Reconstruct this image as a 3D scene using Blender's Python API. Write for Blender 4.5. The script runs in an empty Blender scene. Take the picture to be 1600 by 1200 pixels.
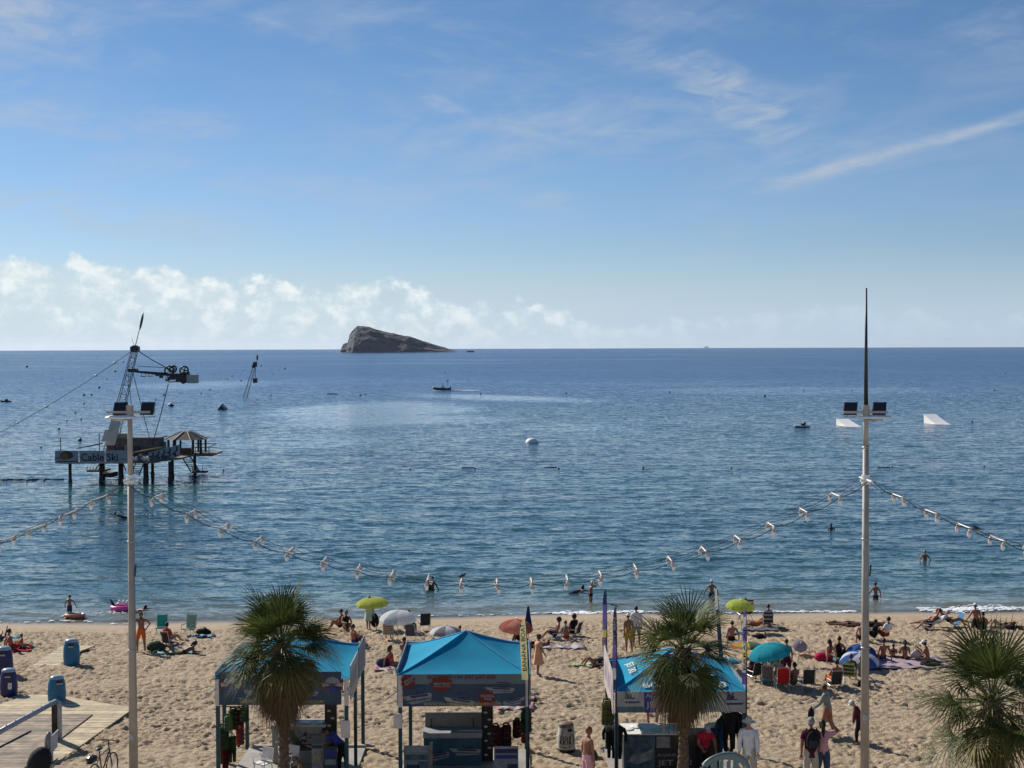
import bpy, bmesh, math, random
import numpy as np
from mathutils import Vector, Matrix, Quaternion
random.seed(7); np.random.seed(7)
S = bpy.context.scene
COL = S.collection
# ---------------------------------------------------------------- camera
H = 14.5
F = 2220.0                      # focal length in pixels of the 1600 px wide photograph
PITCH = math.radians(-1.545); ROLL = math.radians(0.20)
_f = Vector((0, math.cos(PITCH), math.sin(PITCH)))
_u0 = Vector((0, -math.sin(PITCH), math.cos(PITCH))); _r0 = Vector((1, 0, 0))
_r = _r0*math.cos(ROLL) - _u0*math.sin(ROLL)
_u = _u0*math.cos(ROLL) + _r0*math.sin(ROLL)
cd = bpy.data.cameras.new("camera"); cam = bpy.data.objects.new("camera", cd); COL.objects.link(cam)
cd.sensor_width = 36; cd.lens = 36*F/1600; cd.clip_start = .1; cd.clip_end = 120000
M = Matrix((( _r.x, _u.x, -_f.x, 0), (_r.y, _u.y, -_f.y, 0), (_r.z, _u.z, -_f.z, H), (0, 0, 0, 1)))
cam.matrix_world = M
S.camera = cam
# ---------------------------------------------------------------- node expression helper
class E:
    """socket wrapper: arithmetic builds Math nodes"""
    def __init__(s, nt, sock): s.nt = nt; s.k = sock
    def m(s, op, *a):
        n = s.nt.nodes.new('ShaderNodeMath'); n.operation = op
        for i, v in enumerate((s,)+a):
            if isinstance(v, E): s.nt.links.new(v.k, n.inputs[i])
            else: n.inputs[i].default_value = v
        return E(s.nt, n.outputs[0])
    def __add__(s, o): return s.m('ADD', o)
    def __radd__(s, o): return s.m('ADD', o)
    def __sub__(s, o): return s.m('SUBTRACT', o)
    def __rsub__(s, o): return (s*-1.0)+o
    def __mul__(s, o): return s.m('MULTIPLY', o)
    def __rmul__(s, o): return s.m('MULTIPLY', o)
    def __truediv__(s, o): return s.m('DIVIDE', o)
    def clamp(s):
        r = s.m('ADD', 0.0); r.k.node.use_clamp = True; return r
    def ss(s, a, b, lo=0.0, hi=1.0):
        n = s.nt.nodes.new('ShaderNodeMapRange'); n.interpolation_type = 'SMOOTHSTEP'
        s.nt.links.new(s.k, n.inputs[0]); n.inputs[1].default_value = a; n.inputs[2].default_value = b
        n.inputs[3].default_value = lo; n.inputs[4].default_value = hi
        return E(s.nt, n.outputs[0])
    def lin(s, a, b, lo=0.0, hi=1.0):
        r = s.ss(a, b, lo, hi); r.k.node.interpolation_type = 'LINEAR'; return r
def xyz(nt, vec):
    n = nt.nodes.new('ShaderNodeSeparateXYZ'); nt.links.new(vec, n.inputs[0])
    return [E(nt, n.outputs[i]) for i in range(3)]
def comb(nt, x, y, z=0.0):
    n = nt.nodes.new('ShaderNodeCombineXYZ')
    for i, v in enumerate((x, y, z)):
        if isinstance(v, E): nt.links.new(v.k, n.inputs[i])
        else: n.inputs[i].default_value = v
    return n.outputs[0]
def noise(nt, vec, scale=1.0, detail=4, rough=.55, dist=0.0):
    n = nt.nodes.new('ShaderNodeTexNoise'); nt.links.new(vec, n.inputs['Vector'])
    n.inputs['Scale'].default_value = scale; n.inputs['Detail'].default_value = detail
    n.inputs['Roughness'].default_value = rough; n.inputs['Distortion'].default_value = dist
    return E(nt, n.outputs[0])
def mixc(nt, f, a, b):
    n = nt.nodes.new('ShaderNodeMix'); n.data_type = 'RGBA'
    for i, v in ((0, f), (6, a), (7, b)):
        if isinstance(v, E): nt.links.new(v.k, n.inputs[i])
        elif hasattr(v, 'is_linked'): nt.links.new(v, n.inputs[i])
        elif isinstance(v, (int, float)): n.inputs[i].default_value = v
        else: n.inputs[i].default_value = (*v[:3], 1)
    return n.outputs[2]
# ---------------------------------------------------------------- sky
SUN_EL = math.radians(34); SUN_AZ = math.radians(-44)     # azimuth from +Y, negative = left
w = bpy.data.worlds.new("World"); S.world = w; w.use_nodes = True
nt = w.node_tree; nt.nodes.clear()
sky = nt.nodes.new('ShaderNodeTexSky'); sky.sky_type = 'NISHITA'; sky.sun_disc = False
sky.sun_elevation = SUN_EL; sky.sun_rotation = SUN_AZ
sky.altitude = 0; sky.air_density = 1.0; sky.dust_density = 0.15; sky.ozone_density = 3.0
tc = nt.nodes.new('ShaderNodeTexCoord')
X, Y, Z = xyz(nt, tc.outputs['Generated'])
az = X.m('ARCTAN2', Y); el = Z.m('ARCSINE')
# cumulus bank low over the sea, highest in the left of the view
top = az.ss(-.42, -.02, .062, .034) + az.ss(.0, .12, 0, -.014) + az.ss(.18, .26, 0, .006)
cv = comb(nt, az*1.0, el*1.25, 0)
n1 = noise(nt, cv, 30, 9, .58, .2); n2 = noise(nt, cv, 70, 6, .6, .1); n0 = noise(nt, cv, 7, 3, .5)
edge = top - el + (n1-.5)*.055 + (n0-.5)*.05 + (n2-.5)*.016
cum = edge.ss(.0, .009)
base_haze = el.ss(.0, .075, .95, 0.0)
right_fade = az.ss(.02, .19, 1, .35)
cumI = (cum * (n1*1.0+n2*.55).ss(.50, .80, .35, 1.0) * el.ss(.0, .03, .55, 1.0) * right_fade)
# cirrus: thin stretched veils with soft edges
wv = comb(nt, az*1.0 + el*1.1, el*4.2 - az*.9, 0)
cv2 = comb(nt, az*1.3, el*5.0 + az*.55, 3.7)
c1 = noise(nt, wv, 5.5, 8, .62, .55); c1m = noise(nt, comb(nt, az*1.0, el*1.5, 9.1), 4.2, 3, .5)
c2 = noise(nt, cv2, 9, 9, .68, .35)
cir = (c1.ss(.42, .80) * c1m.ss(.36, .64)*.6 + c2.ss(.44, .85)*c1m.ss(.34, .60)*.5)
# two veils and one long streak where the photograph has them
wz = (noise(nt, comb(nt, az, el, 5.5), 7, 3, .5)-.5)*.06
fib = noise(nt, comb(nt, az*4.5+el*3.0+wz*2.0, (el+wz)*17.0-az*3.2, 1.3), 5, 9, .64, .45)
def blob(ax, ey, sx, sy, sl=0.0):
    dx = (az + wz*.9 - ax); dy = (el + wz*.22 - ey) - dx*sl
    return ((dx/sx)*(dx/sx) + (dy/sy)*(dy/sy)).ss(0, 1, 1, 0)
streak_d = (el - .1065 - (az-.17)*.245)
streak = streak_d.m('ABSOLUTE').ss(0, .0068, 1, 0) * az.ss(.15, .22) * fib.ss(.3, .7, .35, 1)
veil = (blob(-.33, .215, .10, .030, -.25)*.85 + blob(.13, .19, .11, .020, -.28)*.55 + blob(.17, .165, .07, .034, -.6)*.6 + blob(.22, .125, .12, .018, .2)*.4
        + blob(-.045, .166, .024, .006, -.3)*.8 + blob(-.28, .150, .12, .016)*.85 + blob(.02, .103, .045, .013, -.2)*.75
        + blob(-.28, .088, .14, .018, -.12)*.95 + blob(-.15, .112, .13, .016, -.1)*.7 + blob(.05, .15, .24, .032, .05)*.6
        + blob(.34, .205, .06, .03)*.4) * fib.ss(.34, .72, .0, 1)*1.25
cirr = (cir*1.05*az.ss(.1,.35,1,.55)*el.ss(.02, .10) + streak*.85 + veil*.55).clamp()
skyc = nt.nodes.new('ShaderNodeVectorMath'); skyc.operation = 'SCALE'
nt.links.new(sky.outputs[0], skyc.inputs[0]); skyc.inputs['Scale'].default_value = 1.0
tint = nt.nodes.new('ShaderNodeVectorMath'); tint.operation = 'MULTIPLY'
nt.links.new(skyc.outputs[0], tint.inputs[0]); nt.links.new(mixc(nt, el.ss(.04, .25), (.94, 1.13, 1.48), (.72, .97, 1.23)), tint.inputs[1])
c = mixc(nt, cirr*.75, tint.outputs[0], (7.6, 8.6, 10.0))
c = mixc(nt, base_haze, c, mixc(nt, az.ss(-.2, .3), (9.2, 11.0, 12.6), (7.7, 10.0, 12.6)))
lit = ((n1-.5)*1.6 + (n2-.5)*2.6 + .45 + (0.0 + (edge-.01)*-9.0)*.6).ss(.15, .95)
cumcol = mixc(nt, lit, mixc(nt, az.ss(-.3, .3), (9.6, 11.6, 12.6), (8.2, 10.6, 12.2)), mixc(nt, az.ss(-.1, .3), (13.6, 14.6, 14.8), (10.8, 12.6, 13.6)))
c = mixc(nt, cumI.clamp(), c, cumcol)
bg = nt.nodes.new('ShaderNodeBackground'); nt.links.new(c, bg.inputs[0]); bg.inputs[1].default_value = 0.0515
out = nt.nodes.new('ShaderNodeOutputWorld'); nt.links.new(bg.outputs[0], out.inputs[0])
# ---------------------------------------------------------------- sun
sl = bpy.data.lights.new("sun", 'SUN'); sl.energy = 4.95; sl.angle = math.radians(.53); sl.color = (1, .94, .85)
sun = bpy.data.objects.new("sun", sl); COL.objects.link(sun)
sd = Vector((math.sin(SUN_AZ)*math.cos(SUN_EL), math.cos(SUN_AZ)*math.cos(SUN_EL), math.sin(SUN_EL)))
sun.rotation_euler = sd.to_track_quat('Z', 'Y').to_euler()
S.view_settings.view_transform = 'Standard'; S.view_settings.look = 'None'
S.view_settings.exposure = .29; S.view_settings.gamma = 1
# ---------------------------------------------------------------- pixel -> world
def ray(px, py): return _f + _r*((px-800)/F) + _u*((600-py)/F)
def D(px, py, y):
    d = ray(px, py); t = y/d.y; return Vector((0, 0, H)) + d*t
def P(px, py, z=0.0):
    d = ray(px, py); t = (z-H)/d.z; return Vector((0, 0, H)) + d*t
def W(px, py):
    """point on the curved sea"""
    z = 0.0
    for _ in range(6):
        p = P(px, py, z); z = -(p.x*p.x+p.y*p.y)/(2*6371000)
    return p
def shore(x): return 75.6 + .045*x + .45*np.sin(x*.13+1) + .22*np.sin(x*.41) + .10*np.sin(x*1.13+2)
def sandz(x, y):
    s = shore(x) - y
    return np.where(s > 0, 1.3*(1-np.exp(-np.maximum(s, 0)/10.0)), .09*s)
def G(px, py):
    z = 1.0
    for _ in range(12):
        p = P(px, py, z); z = .5*z + .5*float(sandz(p.x, p.y))
    return P(px, py, z)
def ppm(p): return F/p.y
# ---------------------------------------------------------------- materials
MATS = {}
def mat(name, col, rough=.7, var=.12, scale=8., bump=.0, metal=0., spec=.4, alpha=None, trans=0., coat=0., col2=None, tr=0.):
    if name in MATS: return MATS[name]
    m = bpy.data.materials.new(name); m.use_nodes = True; t = m.node_tree
    b = t.nodes['Principled BSDF']; o = t.nodes['Material Output']
    tcn = t.nodes.new('ShaderNodeTexCoord')
    n = noise(t, tcn.outputs['Object'], scale, 5, .6)
    c2 = col2 if col2 else tuple(max(0, v*(1-var*2.2)) for v in col)
    c1 = col if col2 else tuple(min(1, v*(1+var*.8)) for v in col)
    cc = mixc(t, n.ss(.3, .7), c2, c1)
    t.links.new(cc, b.inputs['Base Color'])
    rr = n.lin(.2, .8, max(0, rough-.08), min(1, rough+.08)); t.links.new(rr.k, b.inputs['Roughness'])
    b.inputs['Metallic'].default_value = metal; b.inputs['Specular IOR Level'].default_value = spec
    b.inputs['Coat Weight'].default_value = coat
    b.inputs['Transmission Weight'].default_value = trans
    if bump:
        bp = t.nodes.new('ShaderNodeBump'); bp.inputs['Strength'].default_value = .6; bp.inputs['Distance'].default_value = bump
        t.links.new(noise(t, tcn.outputs['Object'], scale*3, 4, .6).k, bp.inputs['Height']); t.links.new(bp.outputs[0], b.inputs['Normal'])
    if tr:                       # thin cloth / leaf letting light through
        tl = t.nodes.new('ShaderNodeBsdfTranslucent'); t.links.new(cc, tl.inputs[0])
        mx = t.nodes.new('ShaderNodeMixShader'); mx.inputs[0].default_value = tr
        t.links.new(b.outputs[0], mx.inputs[1]); t.links.new(tl.outputs[0], mx.inputs[2]); t.links.new(mx.outputs[0], o.inputs[0])
    MATS[name] = m; return m
def cloth(name, col, tr=.25, **k): return mat(name, col, rough=.85, var=k.pop('var', .08), scale=k.pop('scale', 6), bump=.004, spec=.15, tr=tr, **k)
# ---------------------------------------------------------------- objects
def tag(o, label=None, cat=None, group=None, kind=None):
    if label: o['label'] = label
    if cat: o['category'] = cat
    if group: o['group'] = group
    if kind: o['kind'] = kind
    return o
def thing(name, label, cat, loc=(0, 0, 0), rz=0, group=None, rot=None):
    o = bpy.data.objects.new(name, None); COL.objects.link(o); o.location = loc
    o.rotation_euler = rot if rot else (0, 0, rz); o.empty_display_size = .2
    return tag(o, label, cat, group)
def copy_tree(o, parent=None):
    c = o.copy(); COL.objects.link(c); c.parent = parent
    for ch in [x for x in bpy.data.objects if x.parent == o]: copy_tree(ch, c)
    return c
class MB:
    def __init__(s): s.v = []; s.f = []; s.mi = []
    def add(s, vs, fs, mi=0):
        b = len(s.v); s.v += [tuple(v) for v in vs]; s.f += [tuple(b+i for i in f) for f in fs]; s.mi += [mi]*len(fs); return s
    def box(s, c, d, mi=0, R=None, tap=1.0):
        c = Vector(c); hx, hy, hz = d[0]/2, d[1]/2, d[2]/2; vs = []
        for z, k in ((-hz, 1), (hz, tap)):
            for x, y in ((-hx, -hy), (hx, -hy), (hx, hy), (-hx, hy)):
                v = Vector((x*k, y*k, z)); vs.append(c + (R @ v if R else v))
        return s.add(vs, [(0, 3, 2, 1), (4, 5, 6, 7), (0, 1, 5, 4), (1, 2, 6, 5), (2, 3, 7, 6), (3, 0, 4, 7)], mi)
    def bx(s, x0, x1, y0, y1, z0, z1, mi=0): return s.box(((x0+x1)/2, (y0+y1)/2, (z0+z1)/2), (abs(x1-x0), abs(y1-y0), abs(z1-z0)), mi)
    def cyl(s, a, b, r0, r1=None, n=8, mi=0, caps=True):
        a = Vector(a); b = Vector(b); r1 = r0 if r1 is None else r1; d = (b-a)
        q = d.to_track_quat('Z', 'Y') if d.length > 1e-9 else Quaternion(); vs = []
        for p, r in ((a, r0), (b, r1)):
            for i in range(n):
                t = 2*math.pi*i/n; vs.append(p + q @ Vector((math.cos(t)*r, math.sin(t)*r, 0)))
        fs = [(i, (i+1) % n, n+(i+1) % n, n+i) for i in range(n)]
        if caps: fs += [tuple(range(n-1, -1, -1)), tuple(range(n, 2*n))]
        return s.add(vs, fs, mi)
    def tube(s, pts, r, n=6, mi=0):
        pts = [Vector(p) for p in pts]; N = len(pts); vs = []
        rs = r if isinstance(r, (list, tuple)) else [r]*N
        up = Vector((0, 0, 1))
        for i, p in enumerate(pts):
            d = (pts[min(i+1, N-1)] - pts[max(i-1, 0)]).normalized()
            a = d.cross(up if abs(d.z) < .9 else Vector((1, 0, 0))).normalized(); b = a.cross(d)
            for k in range(n):
                t = 2*math.pi*k/n; vs.append(p + a*math.cos(t)*rs[i] + b*math.sin(t)*rs[i])
        fs = [(i*n+k, i*n+(k+1) % n, (i+1)*n+(k+1) % n, (i+1)*n+k) for i in range(N-1) for k in range(n)]
        fs += [tuple(range(n-1, -1, -1)), tuple(range((N-1)*n, N*n))]
        return s.add(vs, fs, mi)
    def lathe(s, prof, n=16, c=(0, 0, 0), mi=0, sx=1, sy=1):
        vs = []; N = len(prof); c = Vector(c)
        for r, z in prof:
            for k in range(n):
                t = 2*math.pi*k/n; vs.append(c+Vector((math.cos(t)*r*sx, math.sin(t)*r*sy, z)))
        fs = [(i*n+k, i*n+(k+1) % n, (i+1)*n+(k+1) % n, (i+1)*n+k) for i in range(N-1) for k in range(n)]
        return s.add(vs, fs, mi)
    def ell(s, c, r, n=10, m=7, mi=0, R=None, fn=None):
        c = Vector(c); vs = []
        for i in range(m+1):
            ph = math.pi*i/m - math.pi/2
            for k in range(n):
                t = 2*math.pi*k/n
                v = Vector((math.cos(ph)*math.cos(t)*r[0], math.cos(ph)*math.sin(t)*r[1], math.sin(ph)*r[2]))
                if fn: v = fn(v)
                vs.append(c + (R @ v if R else v))
        fs = [(i*n+k, i*n+(k+1) % n, (i+1)*n+(k+1) % n, (i+1)*n+k) for i in range(m) for k in range(n)]
        return s.add(vs, fs, mi)
    def prism(s, pts, nrm, mi=0):
        """polygon (3-D points) given thickness along nrm"""
        pts = [Vector(p) for p in pts]; nrm = Vector(nrm); n = len(pts)
        vs = pts + [p+nrm for p in pts]
        return s.add(vs, [tuple(range(n)), tuple(range(2*n-1, n-1, -1))] + [(i, n+i, n+(i+1) % n, (i+1) % n) for i in range(n)], mi)
    def build(s, name, mats, parent=None, smooth=False, loc=None):
        me = bpy.data.meshes.new(name); me.from_pydata(s.v, [], s.f)
        if not isinstance(mats, (list, tuple)): mats = [mats]
        for m in mats: me.materials.append(m)
        if len(mats) > 1: me.polygons.foreach_set('material_index', s.mi)
        if smooth: me.polygons.foreach_set('use_smooth', [True]*len(me.polygons))
        me.update()
        bm = bmesh.new(); bm.from_mesh(me); bmesh.ops.recalc_face_normals(bm, faces=bm.faces); bm.to_mesh(me); bm.free()
        o = bpy.data.objects.new(name, me); COL.objects.link(o)
        if parent: o.parent = parent
        if loc: o.location = loc
        return o
def grid_mesh(name, Xs, Ys, Zf, m, parent=None):
    XX, YY = np.meshgrid(Xs, Ys); ZZ = Zf(XX, YY); ny, nx = XX.shape
    co = np.stack([XX, YY, ZZ], -1).reshape(-1, 3)
    i = np.arange(ny*nx).reshape(ny, nx)
    q = np.stack([i[:-1, :-1], i[:-1, 1:], i[1:, 1:], i[1:, :-1]], -1).reshape(-1, 4)
    me = bpy.data.meshes.new(name); me.vertices.add(len(co)); me.vertices.foreach_set('co', co.ravel().astype(np.float32))
    me.loops.add(q.size); me.loops.foreach_set('vertex_index', q.ravel().astype(np.int32))
    me.polygons.add(len(q)); me.polygons.foreach_set('loop_start', np.arange(0, q.size, 4, dtype=np.int32))
    me.polygons.foreach_set('use_smooth', np.ones(len(q), bool)); me.update(calc_edges=True); me.validate()
    me.materials.append(m)
    o = bpy.data.objects.new(name, me); COL.objects.link(o); o.parent = parent
    return o
def _hash(ix, iy, seed):
    h = (ix.astype(np.int64)*374761393 + iy.astype(np.int64)*668265263 + seed*974634777) & 0xffffffff
    h = ((h ^ (h >> 13))*1274126177) & 0xffffffff
    return ((h ^ (h >> 16)) & 0xffff)/65535.0
def vnoise(x, y, seed=0):
    ix = np.floor(x); iy = np.floor(y); fx = x-ix; fy = y-iy
    fx = fx*fx*(3-2*fx); fy = fy*fy*(3-2*fy)
    a = _hash(ix, iy, seed); b = _hash(ix+1, iy, seed); c = _hash(ix, iy+1, seed); d = _hash(ix+1, iy+1, seed)
    return (a*(1-fx)+b*fx)*(1-fy) + (c*(1-fx)+d*fx)*fy
def fbm(x, y, o=4, seed=0):
    r = 0; a = 1.; t = 0
    for k in range(o): r = r + a*vnoise(x*2**k+k*17.3, y*2**k-k*9.1, seed+k); t += a; a *= .55
    return r/t
_TC = {}
def text(s, name, c, w, h, m, parent, depth=.004, R=None):
    """lettering: text fitted into a w x h box centred on c, facing -Y (turned by R)"""
    if s not in _TC:
        cu = bpy.data.curves.new('t', 'FONT'); cu.body = s; cu.align_x = 'CENTER'; cu.resolution_u = 3; cu.extrude = .02; cu.offset = .012
        o = bpy.data.objects.new('t', cu); COL.objects.link(o)
        dg = bpy.context.evaluated_depsgraph_get(); me = bpy.data.meshes.new_from_object(o.evaluated_get(dg))
        co = np.zeros(len(me.vertices)*3); me.vertices.foreach_get('co', co); co = co.reshape(-1, 3)
        _TC[s] = (co, [tuple(p.vertices) for p in me.polygons]); bpy.data.objects.remove(o)
    co, fs = _TC[s]; mn = co.min(0); mx = co.max(0); q = (co-(mn+mx)/2)/np.maximum(mx-mn, 1e-6)
    R = R or Matrix.Identity(3); c = Vector(c)
    vs = [c + R @ Vector((v[0]*w, -v[2]*depth*2, v[1]*h)) for v in q]
    b = MB(); b.add(vs, fs); return b.build(name, m, parent)
RZ = lambda a: Matrix.Rotation(a, 3, 'Z')
RX = lambda a: Matrix.Rotation(a, 3, 'X')
RY = lambda a: Matrix.Rotation(a, 3, 'Y')
# ================================================================ SETTING
# ---- sand
m = bpy.data.materials.new("sand"); m.use_nodes = True; t = m.node_tree; b = t.nodes['Principled BSDF']
g = t.nodes.new('ShaderNodeNewGeometry'); px_, py_, pz_ = xyz(t, g.outputs['Position'])
big = noise(t, g.outputs['Position'], .35, 4, .6); fine = noise(t, g.outputs['Position'], 22, 5, .65); mid = noise(t, g.outputs['Position'], 2.6, 5, .65)
dry = mixc(t, mid.ss(.3, .7), (.315, .24, .158), (.50, .392, .27)); dry = mixc(t, fine.ss(.35, .7)*.45, dry, (.24, .17, .10))
wetf = (pz_ + (big-.5)*.09).ss(.20, .34, 1, 0)
vwet = (pz_ + (mid-.5)*.05).ss(.05, .20, 1, 0)
cc = mixc(t, wetf, dry, (.33, .26, .185)); cc = mixc(t, vwet, cc, (.26, .195, .125))
t.links.new(cc, b.inputs['Base Color']); t.links.new((vwet*-.55+.9).k, b.inputs['Roughness']); b.inputs['Specular IOR Level'].default_value = .25
bp = t.nodes.new('ShaderNodeBump'); bp.inputs['Strength'].default_value = .9; bp.inputs['Distance'].default_value = .08
hh = (noise(t, g.outputs['Position'], 9, 5, .65)*1.0 + fine*.2)*wetf.ss(0, 1, 1, .08)
t.links.new(hh.k, bp.inputs['Height']); t.links.new(bp.outputs[0], b.inputs['Normal'])
M_SAND = m
def sand_h(x, y):
    z = sandz(x, y); s = shore(x)-y
    act = np.clip((s-3.4+1.2*(fbm(x*.4, y*.4, 3, 5)-.5))/1.6, 0, 1)*np.clip((44-abs(x))/8, .0, 1)
    wx = x+.2*fbm(x*1.9, y*1.9, 2, 8); wy = y+.2*fbm(x*1.9+9, y*1.9, 2, 9)
    a = 1-np.abs(2*fbm(wx*3.9, wy*4.2, 3, 1)-1)*1.6      # ridges between footprints
    c = fbm(wx*6.2, wy*6.6, 3, 2); e = fbm(x*.25, y*.25, 3, 3)
    act = act*(.5+.5*np.clip((fbm(x*.22+7, y*.5, 3, 60)-.36)*6, 0, 1))
    return z + act*((a-.5)*.11 + (c-.5)*.20 + (e-.5)*.11)
xs = np.concatenate([-np.geomspace(400, 32.3, 22), np.arange(-32, 32, .07), np.geomspace(32.3, 400, 22)])
ys = np.concatenate([np.concatenate([np.arange(36.6, 56, .07), np.arange(56, 80, .11)]), np.linspace(80.5, 100, 12)])
o = grid_mesh("sand_beach", xs, ys, sand_h, M_SAND); tag(o, kind='structure')
# ---- sea: curved sheet out to beyond the horizon
m = bpy.data.materials.new("sea_water"); m.use_nodes = True; t = m.node_tree; b = t.nodes['Principled BSDF']; mo = t.nodes['Material Output']
g = t.nodes.new('ShaderNodeNewGeometry'); sx_, sy_, sz_ = xyz(t, g.outputs['Position'])
off = sy_ - (sx_*.045 + 75.6)                      # metres off the shore line
patch = noise(t, comb(t, sx_*.016, sy_*.03, 0), 1, 4, .55, .6)
c_sh = mixc(t, off.ss(0, 9), (.15, .16, .12), (.035, .09, .088))
c_mid = mixc(t, patch.ss(.35, .65), (.010, .044, .060), (.018, .078, .086))
c_far = (.012, .064, .150)
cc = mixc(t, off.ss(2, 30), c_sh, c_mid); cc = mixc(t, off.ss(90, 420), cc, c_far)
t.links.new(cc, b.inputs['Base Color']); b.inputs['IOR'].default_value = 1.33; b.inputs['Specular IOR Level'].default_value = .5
# calm slicks: long pale bands of smoother water
ld = (off+40.0).m('LOGARITHM', 2.718)
slick = noise(t, comb(t, sx_*.0012, ld*5.5 + sx_*.0006, 2), 2.2, 5, .55, .5)
pt1 = noise(t, comb(t, sx_*.006, ld*2.6 + sx_*.0015, 8), 1.0, 5, .6, .8)
def calmz(px, py, wx, wy, sl=0.0):
    c = W(px, py); k = c.y/F; y1 = W(px, py-wy).y - c.y; dx = sx_-c.x; dy = sy_-c.y-dx*sl
    return ((dx/(wx*k))*(dx/(wx*k)) + (dy/y1)*(dy/y1) + (pt1-.5)*2.4).ss(.2, 1.0, 1, 0)
slk = (slick.ss(.52, .66)*.35*off.ss(400, 900) + pt1.ss(.58, .70)*.2 + calmz(585, 642, 200, 19)*1.1 + calmz(790, 622, 220, 6, -.9)*1.0 + calmz(700, 654, 150, 9)*.7 + calmz(330, 600, 160, 8)*.6 + calmz(1250, 610, 260, 7)*.4 + calmz(480, 690, 150, 12)*.6 + calmz(900, 668, 110, 7)*.5).clamp()*off.ss(25, 120)
rz = (calmz(1330, 690, 380, 24) + calmz(1130, 672, 200, 10)*.6 + calmz(640, 712, 160, 8)*.5).clamp()
rip = noise(t, comb(t, sx_*.05, sy_*.12, 5), 1.0, 6, .7)
rip2 = noise(t, comb(t, sx_*.010, sy_*.022, 7), 1.0, 5, .6)
rr = (off.ss(20, 700, .07, .20) + (rip-.5)*.10)*(slk*-.35+1.0); t.links.new(rr.k, b.inputs['Roughness'])
def slope(vec, det, ro):
    n = t.nodes.new('ShaderNodeTexNoise'); t.links.new(vec, n.inputs['Vector']); n.inputs['Detail'].default_value = det; n.inputs['Roughness'].default_value = ro
    n.inputs['Scale'].default_value = 1.0; n.inputs['Distortion'].default_value = .3
    return xyz(t, n.outputs[1])
A_ = slope(comb(t, sx_*1.0, sy_*2.7, 0), 5, .64); B_ = slope(comb(t, sx_*.36+4, sy_*1.05, 0), 4, .6); C_ = slope(comb(t, sx_*2.4, sy_*5.4, 0), 3, .6)
nc = noise(t, comb(t, sx_*.12+4, sy_*.36, 0), 1.0, 4, .55, .3)
calm = off.ss(-1, 6, .6, 1)*(slk*-.62+1.0)*(rip2.ss(.3,.7,.9,1.08))
swx = ((A_[0]-.5)*.30 + (B_[0]-.5)*.22 + (C_[0]-.5)*.18)*calm
swy = ((A_[1]-.5)*.95 + (B_[1]-.5)*.48 + (C_[1]-.5)*.50)*calm*off.ss(100, 1500, 1, 1.35)*off.ss(40, 150, 1.2, 1) - off.ss(10, 300)*(.085+rz*.05)*(slk*-.85+1.0)
gx, gy, gz = xyz(t, g.outputs['Normal'])
vn = t.nodes.new('ShaderNodeVectorMath'); vn.operation = 'NORMALIZE'
t.links.new(comb(t, gx+swx, gy+swy, gz), vn.inputs[0]); t.links.new(vn.outputs[0], b.inputs['Normal'])
tb = t.nodes.new('ShaderNodeBsdfTransparent'); mx = t.nodes.new('ShaderNodeMixShader')
t.links.new((off + (nc-.5)*2.0).ss(-.6, 1.4, .1, 1).k, mx.inputs[0]); t.links.new(tb.outputs[0], mx.inputs[1]); t.links.new(b.outputs[0], mx.inputs[2])
t.links.new(mx.outputs[0], mo.inputs[0])
M_SEA = m
def sea_h(x, y):
    d = np.hypot(x, y); offs = y-shore(x)
    amp = np.clip((260-d)/180, 0, 1)*np.clip((offs+1)/14, .15, 1)
    z = -(d*d)/(2*6371000) + amp*((fbm(x*.16, y*.55, 3, 21)-.5)*.26 + (fbm(x*.05, y*.16, 2, 22)-.5)*.2)
    # small swells running in towards the beach
    for o_, a_, s_ in ((2.6, .13, .8), (7.5, .12, 1.3), (13.5, .08, 1.8)):
        wob = o_ + 1.3*(fbm(x*.09, x*0+o_, 2, 30)-.5)
        z = z + a_*(.35+.65*fbm(x*.07+o_, x*0, 2, 31))*np.exp(-((offs-wob)/s_)**2)
    return z
ys = np.concatenate([np.arange(71, 110, .22), np.geomspace(110, 300, 420)[0:], np.geomspace(301, 60000, 160)])
ang = np.linspace(-1.0, 1.0, 301)
XX = np.outer(ys, ang*1.3); YY = np.repeat(ys[:, None], len(ang), 1)
# dense columns in view, sparse beside it
def fan_grid(name, ys, ks, hf, m):
    XX = np.outer(ys, ks); YY = np.repeat(ys[:, None], len(ks), 1); ZZ = hf(XX, YY); ny, nx = XX.shape
    co = np.stack([XX, YY, ZZ], -1).reshape(-1, 3); i = np.arange(ny*nx).reshape(ny, nx)
    q = np.stack([i[:-1, :-1], i[:-1, 1:], i[1:, 1:], i[1:, :-1]], -1).reshape(-1, 4)
    me = bpy.data.meshes.new(name); me.vertices.add(len(co)); me.vertices.foreach_set('co', co.ravel().astype(np.float32))
    me.loops.add(q.size); me.loops.foreach_set('vertex_index', q.ravel().astype(np.int32))
    me.polygons.add(len(q)); me.polygons.foreach_set('loop_start', np.arange(0, q.size, 4, dtype=np.int32))
    me.polygons.foreach_set('use_smooth', np.ones(len(q), bool)); me.update(calc_edges=True); me.materials.append(m)
    o = bpy.data.objects.new(name, me); COL.objects.link(o); return o
ks = np.concatenate([np.linspace(-4, -.46, 20), np.linspace(-.45, .45, 300), np.linspace(.46, 4, 20)])
tag(fan_grid("sea", ys, ks, sea_h, M_SEA), kind='structure')
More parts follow.
